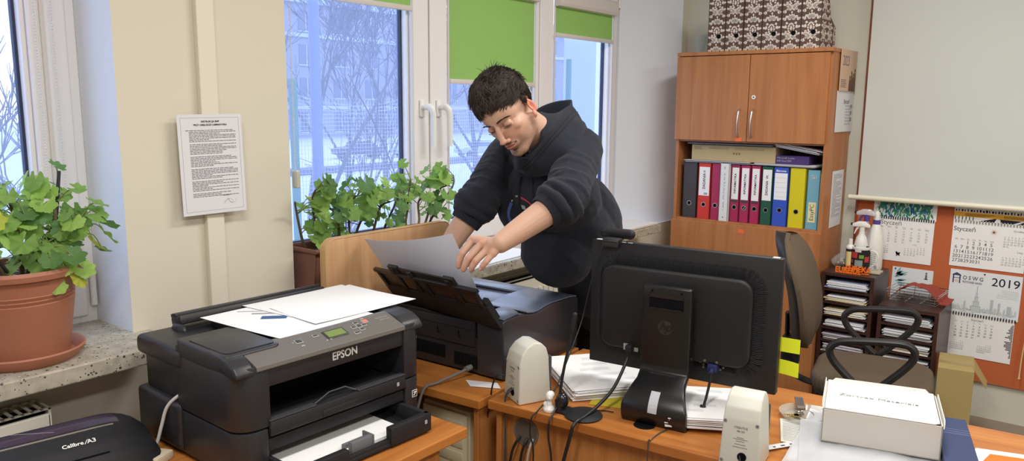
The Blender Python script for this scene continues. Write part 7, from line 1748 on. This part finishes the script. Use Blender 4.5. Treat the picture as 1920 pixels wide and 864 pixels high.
# sculpt the face and colour the skin
n_ = len(bodyme.vertices); co = np.empty(n_*3, dtype=np.float32); bodyme.vertices.foreach_get('co', co); co = co.reshape(-1, 3)
TOW = np.array(Matrix.Translation(PER.location)); HMn = np.array(HMI) @ TOW
def to_head(c): return c @ HMn[:3, :3].T + HMn[:3, 3]
h = to_head(co.astype(np.float64)); near = (np.abs(h) < 0.16).all(axis=1)
hl = h[near].copy()
def push(c, r, v):
    global hl
    c = np.array(c); d = (hl-c)/np.array(r); w = np.exp(-(d**2).sum(1)); hl += w[:, None]*np.array(v)
for s_ in (-1, 1):
    push((s_*0.031, 0.088, 0.0115), (0.014, 0.02, 0.0045), (0, -0.0042, 0))        # lid crease
    push((s_*0.031, 0.088, -0.0125), (0.013, 0.02, 0.004), (0, -0.0032, 0))       # under eye
    push((s_*0.017, 0.088, 0.0), (0.006, 0.015, 0.010), (0, -0.0055, 0))          # inner corner
    push((s_*0.031, 0.088, -0.0055), (0.012, 0.02, 0.0014), (0, -0.0016, 0))     # lid slit
    push((s_*0.022, 0.098, -0.050), (0.004, 0.012, 0.012), (0, -0.0028, 0))       # nasolabial
    push((s_*0.0065, 0.104, -0.0505), (0.0032, 0.006, 0.003), (0, -0.002, 0.0035)) # nostril
    push((s_*0.0230, 0.092, -0.0668), (0.004, 0.012, 0.003), (0, -0.003, 0))      # mouth corner
    push((s_*0.0810, -0.016, -0.014), (0.008, 0.0070, 0.014), (-s_*0.0075, 0, 0))  # ear bowl
    push((s_*0.055, 0.05, -0.055), (0.015, 0.02, 0.02), (-s_*0.003, 0, 0))        # hollow cheek
push((0, 0.097, -0.0669), (0.019, 0.012, 0.0013), (0, -0.0036, 0))               # mouth line
push((0, 0.095, -0.085), (0.016, 0.012, 0.005), (0, -0.0035, 0))                 # below lower lip
push((0, 0.098, -0.0560), (0.0030, 0.01, 0.006), (0, -0.0014, 0))                # philtrum
HI = np.linalg.inv(HMn); co2 = co.copy(); co2[near] = (hl @ HI[:3, :3].T + HI[:3, 3]).astype(np.float32)
bodyme.vertices.foreach_set('co', co2.ravel()); bodyme.update()
h = to_head(co2.astype(np.float64))
base = np.array(lin((204, 164, 141))[:3]); colr = np.tile(base, (n_, 1))
rng = np.random.default_rng(3)
def tint(mask_w, rgb):
    global colr
    c = np.array(lin(rgb)[:3]); colr = colr*(1-mask_w[:, None])+c*mask_w[:, None]
def g3(c, r): return np.exp(-(((h-np.array(c))/np.array(r))**2).sum(1))
face = (np.abs(h) < 0.16).all(axis=1)
for s_ in (-1, 1):
    tint(np.clip(g3((s_*0.036, 0.07, -0.038), (0.024, 0.05, 0.022))*0.35, 0, 1), (214, 140, 118))
    tint(np.clip(g3((s_*0.079, -0.018, -0.016), (0.014, 0.024, 0.040))*0.9, 0, 1), (214, 126, 106))
    tint(np.clip(g3((s_*0.031, 0.085, 0.002), (0.017, 0.02, 0.010))*0.45, 0, 1), (170, 116, 96))
    tint(np.clip(g3((s_*0.031, 0.086, -0.0062), (0.0135, 0.02, 0.0018))*1.2, 0, 0.9), (58, 38, 32))
    tint(np.clip(g3((s_*0.0065, 0.104, -0.0515), (0.0035, 0.006, 0.003))*1.0, 0, 0.9), (90, 52, 44))
tint(np.clip(g3((0, 0.106, -0.040), (0.016, 0.018, 0.014))*0.35, 0, 1), (212, 140, 120))
# stubble: jaw, chin, moustache
jaw = face & (h[:, 2] < -0.040)
wst = np.clip((-0.040-h[:, 2])/0.03, 0, 1)*np.clip((h[:, 1]+0.01)/0.03, 0, 1)*np.clip(1.25-np.exp(-((h[:, 0]/0.03)**2+((h[:, 2]+0.045)/0.012)**2)), 0, 1)
spk = 0.6+0.4*rng.random(n_)
tint(np.where(jaw, wst*0.60*spk, 0), (104, 78, 64))
tint(np.clip(g3((0, 0.098, -0.0555), (0.024, 0.02, 0.0052))*0.72*spk, 0, 1), (74, 50, 42))
tint(np.clip(g3((0, 0.086, -0.092), (0.013, 0.02, 0.014))*0.55*spk, 0, 1), (84, 60, 50))
for s_ in (-1, 1): tint(np.clip(g3((s_*0.064, 0.010, -0.045), (0.012, 0.020, 0.035))*0.5*spk, 0, 1), (104, 76, 60))
tint(np.clip(g3((0, 0.096, -0.0622), (0.019, 0.012, 0.0042))*1.05, 0, 0.9), (176, 102, 92)); tint(np.clip(g3((0, 0.096, -0.0718), (0.017, 0.012, 0.0050))*1.1, 0, 0.9), (190, 112, 102))
tint(np.clip(g3((0, 0.096, -0.0669), (0.0205, 0.012, 0.0012))*1.2, 0, 0.9), (96, 48, 46))
# hands: pinker knuckles and fingertips
wco = co2.astype(np.float64)+np.array(PER.location)
for D in (DL, DR):
    for f in 'imrp':
        for j, s_, a_ in (('0', 0.011, 0.45), ('1', 0.010, 0.45), ('3', 0.010, 0.4)):
            d2 = ((wco-np.array(D[f+j]))**2).sum(1); tint(np.exp(-d2/(s_*s_)*0.7)*a_, (206, 122, 104))
d2 = np.array([[0.0]])
att = bodyme.color_attributes.new('Col', 'FLOAT_COLOR', 'POINT')
att.data.foreach_set('color', np.concatenate([colr, np.ones((n_, 1))], axis=1).astype(np.float32).ravel())
mSKIN = attr_mat('skin', 'Col', rough=0.5, sss=0.15, bump=0.12, bscale=700, spec=0.35)
body = link_mesh('body', bodyme, mSKIN, PER)
# nails on the visible hand
k = MB()
for f in 'imrp':
    d = (J[f+'3']-J[f+'2']).normalized(); tow = (Vector((0, 0, 1.6))-J[f+'3']).normalized(); up_ = (Vector((0.35, -0.75, 0.3))-d*Vector((0.35, -0.75, 0.3)).dot(d)).normalized()
    k.ball((0, 0, 0), (0.0045, 0.0055, 0.0014), M=PI_ @ fr(J[f+'3']-d*0.001+up_*0.0062, d.cross(up_), d), sub=2)
k.build('fingernails', pbr('fingernail', (222, 176, 158), rough=0.3), PER)
# ---- trousers and shoes
mTRO_ = pbr('black_trouser_cloth', (22, 22, 25), rough=0.9, bump=0.3, bscale=400)
k = MB(); ell(k, J['pelvis']+Vector((0, 0.005, -0.01)), (0, 0, 1), (0.165, 0.115, 0.125))
for h_, kn, an in ((hipL, kneL, ankL), (hipR, kneR, ankR)):
    k.rcone(h_, 0.094, kn, 0.068); k.rcone(kn, 0.068, an+Vector((0, 0, -0.02)), 0.060)
bmesh.ops.transform(k.bm, matrix=PI_, verts=k.bm.verts[:]); link_mesh('trousers', organic(k, 0.006, 6), mTRO_, PER)
for an in (ankL, ankR):
    k = MB(); k.rcone(an+Vector((0, 0.02, -0.055)), 0.043, an+Vector((0.01, -0.15, -0.062)), 0.036); k.rcone(an+Vector((0, 0.02, -0.05)), 0.043, an+Vector((0, 0, 0.0)), 0.046)
    me_ = organic(k, 0.004, 4)
    for v in me_.vertices: v.co.z = max(v.co.z, 0.001)
    me_.transform(PI_); link_mesh('shoe', me_, pbr('black_shoe', (26, 26, 28), rough=0.5), PER)
# ---- hoodie
k = MB(); torso(k, 0.012)
ell(k, Vector((-1.6347, 2.1513, 1.2677)), (0, 0, 1), (0.11, 0.13, 0.095)); ell(k, Vector((-1.6819, 2.1501, 1.325)), (0, 0, 1), (0.10, 0.11, 0.09))
ell(k, Vector((-1.52857627, 2.20018899, 1.09862775)), (0, 0, 1), (0.15, 0.13, 0.11)); ell(k, Vector((-1.562, 2.335, 1.03)), (0, 0, 1), (0.15, 0.10, 0.10))
ell(k, J['pelvis'].lerp(J['waist'], 0.35), J['waist']-J['pelvis'], (0.172, 0.10, 0.140))
bk = J['waist'].lerp(J['chest'], 0.5)+Vector((0.0, 0.05, 0.05)); ell(k, bk, J['chest']-J['waist'], (0.155, 0.20, 0.10))
k.rcone(J['LS']+Vector((0, 0.0, 0.0)), 0.082, J['LE'], 0.064); k.rcone(J['RS'], 0.082, J['RE'], 0.066)
for S, E, W in ((J['LS'], J['LE'], J['LW']), (J['RS'], J['RE'], J['RW'])):
    C_ = E.lerp(W, 0.27); k.rcone(E, 0.064, E.lerp(W, 0.04), 0.060)
    ax_ = (W-E).normalized(); ax0 = (E-S).normalized()
    def ringt(c, a_, R0, r_, tilt):
        a_ = (a_+Vector(tilt)).normalized(); x_ = a_.orthogonal().normalized(); y_ = a_.cross(x_)
        k.tube([c+(x_*cos(t_)+y_*sin(t_))*R0*(1+0.05*sin(3*t_)) for t_ in [2*pi*i/22 for i in range(23)]], r_, seg=8)
    for j, (f_, R0, r_) in enumerate(((0.215, 0.051, 0.011), (0.155, 0.058, 0.013), (0.085, 0.062, 0.013), (0.01, 0.064, 0.011))):
        ringt(E.lerp(W, f_), ax_, R0, r_, (0.25*(-1)**j*0.5, 0.1, 0.15*(-1)**j))
    for j, f_ in enumerate((0.08, 0.2)):
        ringt(E.lerp(S, f_), -ax0, 0.060, 0.011, (0.3*(-1)**j, 0.0, 0.2))
nax = (hd(0, -0.02, -0.06)-J['neckb']).normalized()
for f_, R0 in ((0.015, 0.078), (0.035, 0.074), (0.055, 0.070)): ringt(J['neckb']+nax*f_, nax, R0, 0.013, (0, 0, 0))
bmesh.ops.transform(k.bm, matrix=PI_, verts=k.bm.verts[:])
hoodme = organic(k, 0.0042, 5, 0.5)
# cloth creases: fine directional relief that grows towards elbows, armpits and waist
hn = len(hoodme.vertices); hc_ = np.empty(hn*3, dtype=np.float32); hoodme.vertices.foreach_get('co', hc_); hc_ = hc_.reshape(-1, 3)
nr = np.empty(hn*3, dtype=np.float32); hoodme.vertices.foreach_get('normal', nr); nr = nr.reshape(-1, 3)
pw = hc_+np.array(PER.location, dtype=np.float32)
def seg_near(p, a, b_):
    a = np.array(a); d = np.array(b_)-a; t_ = np.clip(((p-a) @ d)/(d @ d), 0, 1); return np.sqrt(((p-(a+t_[:, None]*d))**2).sum(1)), t_
dist_f = []
disp = np.zeros(hn)
dLu, tLu = seg_near(pw, J['LS'], J['LE']); dRu, tRu = seg_near(pw, J['RS'], J['RE']); dT, tT = seg_near(pw, J['pelvis'], J['chest'])
for i in range(hn):
    p = Vector(pw[i]); arml = dLu[i] < 0.10; armr = dRu[i] < 0.10
    if arml or armr:
        t_ = tLu[i] if arml else tRu[i]; q = noise.noise(p*7); S_, E_ = (J['LS'], J['LE']) if arml else (J['RS'], J['RE'])
        axs = (E_-S_).normalized(); al = (p-S_).dot(axs); off = p-axs*al
        r1 = noise.noise(Vector((al*26+q*1.2, off.x*7, off.z*7)))
        disp[i] = 0.010*(0.25+0.75*t_)*max(0.0, 0.45-abs(r1))*(1 if t_ > 0.05 else 0.5) + 0.004*noise.noise(p*11)
    else:
        q = noise.noise(p*3); r1 = noise.noise(Vector((p.x*4+q, p.y*7, p.z*13+p.y*9)))
        disp[i] = 0.009*max(0.0, 0.35-abs(r1)) + 0.004*noise.noise(p*8)
hoodme.vertices.foreach_set('co', (hc_+nr*disp[:, None].astype(np.float32)).ravel()); hoodme.update()
mHOOD = pbr('washed_black_fleece', (40, 43, 52), rough=0.95, spec=0.15, bump=0.3, bscale=900, sheen=0.08)
hood = link_mesh('hoodie', hoodme, mHOOD, PER)
# ribbed cuffs pushed up the forearms
for S, E, W in ((J['LS'], J['LE'], J['LW']), (J['RS'], J['RE'], J['RW'])):
    a_, b_ = PI_ @ E.lerp(W, 0.215), PI_ @ E.lerp(W, 0.355); axc = (b_-a_).normalized(); x_ = axc.orthogonal().normalized(); y_ = axc.cross(x_)
    def cuf(u, v, a_=a_, b_=b_, x_=x_, y_=y_, axc=axc):
        th = 2*pi*u; prof_ = [(0.0, 0.052), (0.2, 0.0545), (0.85, 0.0515), (1.0, 0.0500), (1.0, 0.0455), (0.8, 0.0450)]
        q = v*(len(prof_)-1); i0 = min(int(q), len(prof_)-2); f_ = q-i0; t_ = prof_[i0][0]*(1-f_)+prof_[i0+1][0]*f_; r_ = prof_[i0][1]*(1-f_)+prof_[i0+1][1]*f_
        r_ += 0.0007*cos(th*60)
        return a_.lerp(b_, t_)+(x_*cos(th)+y_*sin(th))*r_
    k = MB(); k.grid(cuf, 240, 10); k.build('cuff', mHOOD, PER, smooth=60)
# hood lying around the neck
HR = {'peak': (-1.5028, 2.2263, 1.6301), 'br': (-1.6234, 2.2011, 1.5932), 'rf': (-1.6209, 2.1293, 1.4846), 'throat': (-1.5180, 1.9532, 1.4255), 'lf': (-1.4436, 1.9572, 1.4739), 'l': (-1.4207, 2.0007, 1.5348), 'lb': (-1.4441, 2.1098, 1.5909)}
HB = {'peak': (-1.5133, 2.3508, 1.5232), 'br': (-1.6956, 2.2754, 1.4778), 'rf': (-1.6941, 2.1340, 1.4113), 'throat': (-1.5181, 1.9707, 1.3853), 'lf': (-1.3794, 1.9573, 1.4158), 'l': (-1.3375, 2.0282, 1.4755), 'lb': (-1.4071, 2.2023, 1.5231)}
HN = {'peak': (-1.5481, 2.1294, 1.5830), 'br': (-1.6084, 2.1566, 1.5697), 'rf': (-1.5954, 2.0960, 1.4756), 'throat': (-1.5255, 1.9739, 1.4292), 'lf': (-1.4529, 1.9722, 1.4880), 'l': (-1.4542, 1.9871, 1.5343), 'lb': (-1.4929, 2.0302, 1.5785)}
order = ['peak', 'br', 'rf', 'throat', 'lf', 'l', 'lb']
def loopc(d, n=56):
    P_ = [Vector(d[o_]) for o_ in order]; m_ = len(P_); out = []
    for i in range(n):
        s_ = i/n*m_; a = int(s_) % m_; u = s_-int(s_)
        p0, p1, p2, p3 = P_[(a-1) % m_], P_[a], P_[(a+1) % m_], P_[(a+2) % m_]
        out.append(0.5*((2*p1)+(p2-p0)*u+(2*p0-5*p1+4*p2-p3)*u*u+(3*p1-p0-3*p2+p3)*u**3))
    return out
from mathutils.bvhtree import BVHTree
bvh = BVHTree.FromPolygons([Vector(v.co) for v in hoodme.vertices], [tuple(p.vertices) for p in hoodme.polygons])
PIi = PI_.inverted()
LR, LB, LN = loopc(HR), loopc(HB), loopc(HN)
for i_, q_ in enumerate(LB):   # the lower hem of the hood is sewn to the sweatshirt
    hit = bvh.find_nearest(PI_ @ q_)
    if hit[0] is not None: LB[i_] = PIi @ (hit[0]-hit[1]*0.004); cen = J['neckb']+Vector((0, -0.02, 0.02)); NN = len(LR)
t = bmesh.new(); rows = []; ML = 12
inner = []
for i in range(NN):
    a, b_ = LR[i], LB[i]; out_ = (b_-cen); out_.z *= 0.3; out_.normalize(); row = []
    inn = LN[i]
    for j in range(5):
        u = j/5; row.append(t.verts.new(inn.lerp(a, u)+Vector((0, 0, -(0.075 if (i < NN*0.14 or i > NN*0.90) else 0.014 if i > NN*0.6 else 0.025)*sin(pi*u)))+out_*(0.006*sin(pi*u))))
    for j in range(ML+1):
        u = j/ML; bul = 0.016*sin(pi*u)
        row.append(t.verts.new(a.lerp(b_, u)+out_*(bul+0.006*noise.noise(Vector((i*0.35, u*4, 7))))+Vector((0, 0, 0.008*sin(pi*u)))))
    rows.append(row)
for i in range(NN):
    r0_, r1_ = rows[i], rows[(i+1) % NN]
    for j in range(len(r0_)-1): t.faces.new((r0_[j], r1_[j], r1_[j+1], r0_[j+1]))
bmesh.ops.recalc_face_normals(t, faces=t.faces[:])
bmesh.ops.solidify(t, geom=t.faces[:], thickness=0.006)
k = MB(); k._add(t, PI_)
tm = bpy.data.meshes.new('hoodtmp'); k.bm.to_mesh(tm); k.bm.free(); ob = bpy.data.objects.new('hoodtmp', tm); COL.objects.link(ob)
s_ = ob.modifiers.new('s', 'SUBSURF'); s_.levels = 1; dg = bpy.context.evaluated_depsgraph_get(); dg.update(); me2 = bpy.data.meshes.new_from_object(ob.evaluated_get(dg)); bpy.data.objects.remove(ob)
hd_ = link_mesh('hood', me2, mHOOD, PER)
k = MB()
for off in (0.0, 0.010): 
    P_ = [PI_ @ (LR[i].lerp(LB[i], 0.14+off*7)+((LB[i]-cen).normalized()*(0.016+off*0.9))+Vector((0, 0, 0.004))) for i in range(int(NN*3.3/7), int(NN*6.3/7))]
    k.tube(P_, 0.0011, seg=5)
k.build('hood_seam', pbr('dark_seam_thread', (30, 32, 38), rough=0.9), PER)
# drawstrings
k = MB()
chest_n = lat.cross((J['neckb']-J['chest']).normalized()); chest_n = chest_n if chest_n.y < 0 else -chest_n
up_c = (J['chest'].lerp(J['neckb'], 0.6)-J['waist']).normalized(); la_c = (lat-up_c*lat.dot(up_c)).normalized(); nn_c = la_c.cross(up_c); nn_c = nn_c if nn_c.y < 0 else -nn_c
CC = J['chest']
def on_chest(a, b_, lift=0.0015):
    """point on the chest cloth: a to his left, b up along the breastbone"""
    o_ = PI_ @ (CC+la_c*a+up_c*b_+nn_c*0.185); hit = bvh.ray_cast(o_, -nn_c)
    if hit[0] is None: return PI_ @ (CC+la_c*a+up_c*b_+nn_c*0.13)
    return hit[0]+nn_c*lift
for a_ in (-0.035, 0.03):
    k.tube([on_chest(a_*0.8, 0.13, 0.006), on_chest(a_, 0.09, 0.005), on_chest(a_*1.1, 0.04, 0.005), on_chest(a_*1.0, -0.02, 0.005)], 0.0032, seg=7, sm=4)
k.build('drawstring', pbr('black_cord_string', (24, 25, 30), rough=0.9), PER)
def stroke(pts, w_, nm, mat):
    k = MB(); t_ = bmesh.new(); rows = []
    for i, (a_, b_) in enumerate(pts):
        q0 = pts[max(i-1, 0)]; q1 = pts[min(i+1, len(pts)-1)]; dx, dy = q1[0]-q0[0], q1[1]-q0[1]; L = math.hypot(dx, dy) or 1; nx, ny = -dy/L*w_/2, dx/L*w_/2
        rows.append((t_.verts.new(on_chest(a_+nx, b_+ny)), t_.verts.new(on_chest(a_-nx, b_-ny))))
    for i in range(len(rows)-1):
        if (rows[i][0].co-rows[i+1][0].co).length < 0.045+1.6*math.hypot(pts[i][0]-pts[i+1][0], pts[i][1]-pts[i+1][1]) and (rows[i][0].co-rows[i][1].co).length < w_*2.5: t_.faces.new((rows[i][0], rows[i+1][0], rows[i+1][1], rows[i][1]))
    k._add(t_); return k.build(nm, mat, PER, smooth=0)
mPB, mPR, mPW = pbr('faded_blue_print', (72, 96, 150), rough=0.9), pbr('faded_red_print', (190, 66, 76), rough=0.9), pbr('faded_white_print', (178, 182, 190), rough=0.9)
def arc(cx, cy, R0, a0, a1, n=14): return [(cx+R0*cos(radians(a0+(a1-a0)*i/n)), cy+R0*sin(radians(a0+(a1-a0)*i/n))) for i in range(n+1)]
GX, GY, GR = -0.030, -0.005, 0.075
stroke(arc(GX, GY, GR, 150, 215), 0.012, 'chest_print', mPB); stroke(arc(GX, GY, GR, 88, 45), 0.007, 'chest_print', mPR); stroke(arc(GX, GY, GR, 118, 100), 0.005, 'chest_print', mPW)
def sh(L, dx=-0.05, dy=0.02): return [(a_+dx, b_+dy) for a_, b_ in L]
stroke(sh([(-0.045, 0.02), (-0.02, -0.06)]), 0.005, 'chest_print', mPW); stroke(sh([(0.015, 0.015), (0.035, 0.015)]), 0.016, 'chest_print', mPW); stroke(sh([(0.0, -0.02), (0.03, -0.02)]), 0.006, 'chest_print', mPW); stroke(sh([(0.0, -0.04), (0.03, -0.04)]), 0.006, 'chest_print', mPW)
stroke(sh([(-0.055, -0.125), (-0.055, -0.150), (-0.048, -0.158), (-0.040, -0.158), (-0.033, -0.150), (-0.033, -0.125)], -0.05, 0.045), 0.0065, 'chest_print', mPW); stroke(sh([(-0.078, -0.140), (-0.066, -0.140)], -0.05, 0.045), 0.005, 'chest_print', mPW)
# ---- hair: a cap of matted hair and several hundred locks
mHAIR = pbr('dark_brown_hair', (58, 50, 45), rough=0.62, spec=0.3, var=0.25, vscale=90)
def hairline(d):
    """True where hair grows; d = unit direction on the skull in head space (x right, y forward, z up)"""
    x, y, z = d
    if y > 0.30: return z > 0.38-0.36*abs(x)
    if y > -0.02: return z > -0.12+0.62*(y+0.02) or (abs(x) > 0.72 and z > -0.30 and y < 0.20)
    if y > -0.30: return z > -0.05+0.9*(y+0.02)
    return z > -0.62
def scalp(d, off=0.0):
    return Vector((d[0]*(0.0745+off), -0.014+d[1]*(0.0965+off), 0.034+d[2]*(0.0855+off)))
def thickness(d):
    x, y, z = d
    top = max(0.0, z)**1.2
    return 0.006+0.020*top+0.020*max(0, y)*max(0, z+0.15)*1.0
t = bmesh.new(); bmesh.ops.create_icosphere(t, subdivisions=6, radius=1.0)
kill = [v for v in t.verts if not hairline(v.co)]
bmesh.ops.delete(t, geom=kill, context='VERTS')
for v in t.verts:
    d = v.co.copy(); nz = noise.noise(d*5)+0.5*noise.noise(d*12)
    v.co = scalp(d, thickness(d)*(0.62+0.30*nz))
bmesh.ops.solidify(t, geom=t.faces[:], thickness=0.010)
k = MB(); k._add(t, PI_ @ HM)
rnd = random.Random(17); cnt = 0
MH = PI_ @ HM
tb = bmesh.new()
def lock(p, d0, L, bend, r, seg=4):
    pts = []; q = p.copy(); d = d0.copy()
    for i in range(seg+1):
        pts.append(q.copy()); d = (d+bend*(0.35)).normalized(); q = q+d*(L/seg)
    n = len(pts); up = Vector((0.3, 0.5, 0.8)); rings = []
    for i in range(n):
        dd = (pts[min(i+1, n-1)]-pts[max(i-1, 0)]).normalized(); a = (up-dd*up.dot(dd)).normalized(); b_ = dd.cross(a); rr = r*(1-(i/(n-1))**1.6*0.92)
        rings.append([tb.verts.new(pts[i]+rr*(cos(2*pi*j/3)*a+sin(2*pi*j/3)*b_)) for j in range(3)])
    for i in range(n-1):
        for j in range(3): tb.faces.new((rings[i][j], rings[i][(j+1) % 3], rings[i+1][(j+1) % 3], rings[i+1][j]))
while cnt < 6500:
    d = Vector((rnd.gauss(0, 1), rnd.gauss(0, 1), rnd.gauss(0, 1))).normalized()
    if not hairline(d): continue
    x, y, z = d; cnt += 1
    th = thickness(d); p = scalp(d, th*rnd.uniform(0.40, 1.0))
    clump = noise.noise(d*3.6)*2.4; cl2 = noise.noise(d*3.6+Vector((5, 2, 1)))*2.4
    nv = Vector(d)
    if z > 0.10 or y > 0.3:
        flow = Vector((0.35+0.9*clump, 0.85+0.5*cl2, -0.15-0.5*max(0, y))); flow = flow-nv*flow.dot(nv)
        L = rnd.uniform(0.026, 0.048)*(0.62 if y > 0.35 else 1.0); d0 = (nv*rnd.uniform(0.05, 0.26)+flow.normalized()+Vector((rnd.gauss(0, .12), rnd.gauss(0, .12), rnd.gauss(0, .08)))).normalized(); bend = flow.normalized()*0.3-nv*0.55+Vector((0.4*clump, 0, 0))
        r = rnd.uniform(0.0006, 0.0014)
    else:
        flow = Vector((0, -0.45 if y < 0.15 else 0.25, -0.9)); flow = flow-nv*flow.dot(nv); L = rnd.uniform(0.010, 0.020); d0 = (nv*0.18+flow.normalized()+Vector((rnd.gauss(0, .12), rnd.gauss(0, .12), 0))).normalized(); bend = Vector((0, 0, -0.3))-nv*0.35; r = rnd.uniform(0.0006, 0.0013)
    lock(p, d0, L, bend, r)
for i in range(60):   # unruly tufts on the crown
    d = Vector((rnd.uniform(-.65, .05), rnd.uniform(-.45, .25), 1)).normalized(); lock(scalp(d, thickness(d)*0.7), (Vector(d)*0.8+Vector((rnd.uniform(-1.3, .1), rnd.uniform(-.6, .5), rnd.uniform(-.3, .1)))).normalized(), rnd.uniform(0.020, 0.036), Vector((rnd.uniform(-.6, .4), rnd.uniform(-.3, .5), -0.35)), rnd.uniform(0.0009, 0.0018), seg=5)
k._add(tb, MH)
k.build('hair', mHAIR, PER, smooth=60)
# eyebrows
for s_ in (-1, 1):
    k = MB(); tb = bmesh.new()
    for i in range(110):
        u = rnd.random(); x = s_*(0.012+0.040*u); z = 0.0185+0.0055*sin(u*2.4)-0.004*u*u+rnd.uniform(-.0026, .0026)*(1-0.5*u); y = 0.0935-0.020*u**1.8+0.0
        lock(Vector((x, y, z)), Vector((s_*0.9, 0.12-0.35*u, 0.35-0.7*u)).normalized(), rnd.uniform(.006, .010), Vector((0, -0.15, -0.1)), 0.00062, seg=3)
    k._add(tb, MH); k.build('eyebrow', mHAIR, PER, smooth=60)
for s_ in (-1, 1):
    k = MB(); tb = bmesh.new()
    for i in range(26):
        u = i/25; x = s_*(0.0195+0.024*u); y = 0.0865+0.0025*sin(pi*u)-0.006*max(0, u-0.4); z = -0.0058-0.0012*sin(pi*u)
        lock(Vector((x, y, z)), Vector((s_*(u-0.4)*0.7, 1, -0.75)).normalized(), 0.0042, Vector((0, 0, 0.25)), 0.00035, seg=3)
    k._add(tb, MH); k.build('eyelashes', mHAIR, PER, smooth=60)
# short beard hairs on upper lip and chin
bvf = BVHTree.FromPolygons([Vector(v.co) for v in bodyme.vertices], [tuple(p.vertices) for p in bodyme.polygons])
def face_pt(x, z):
    hit = bvf.ray_cast(MH @ Vector((x, 0.2, z)), (MH.to_3x3() @ Vector((0, -1, 0))))
    return None if hit[0] is None else MH.inverted() @ hit[0]
def whiskers(nm, n, fx, fz, L, r_):
    global tb
    k = MB(); tb = bmesh.new()
    for i in range(n):
        x = fx(); z = fz(x); p_ = face_pt(x, z)
        if p_ is None or p_.y < 0.04: continue
        lock(p_+Vector((0, 0.0003, 0)), Vector((x*14+rnd.uniform(-.2, .2), 0.35, -0.85)).normalized(), L*rnd.uniform(.7, 1.2), Vector((0, -0.35, -0.2)), r_, seg=2)
    k._add(tb, MH); return k.build(nm, mHAIR, PER, smooth=60)
whiskers('moustache', 240, lambda: rnd.uniform(-.025, .025), lambda x: -0.0548-0.0022*rnd.random()-14*x*x*0.6, 0.0042, 0.00028)
whiskers('chin_beard', 130, lambda: rnd.gauss(0, .007), lambda x: -0.083-0.014*rnd.random(), 0.0034, 0.00024)
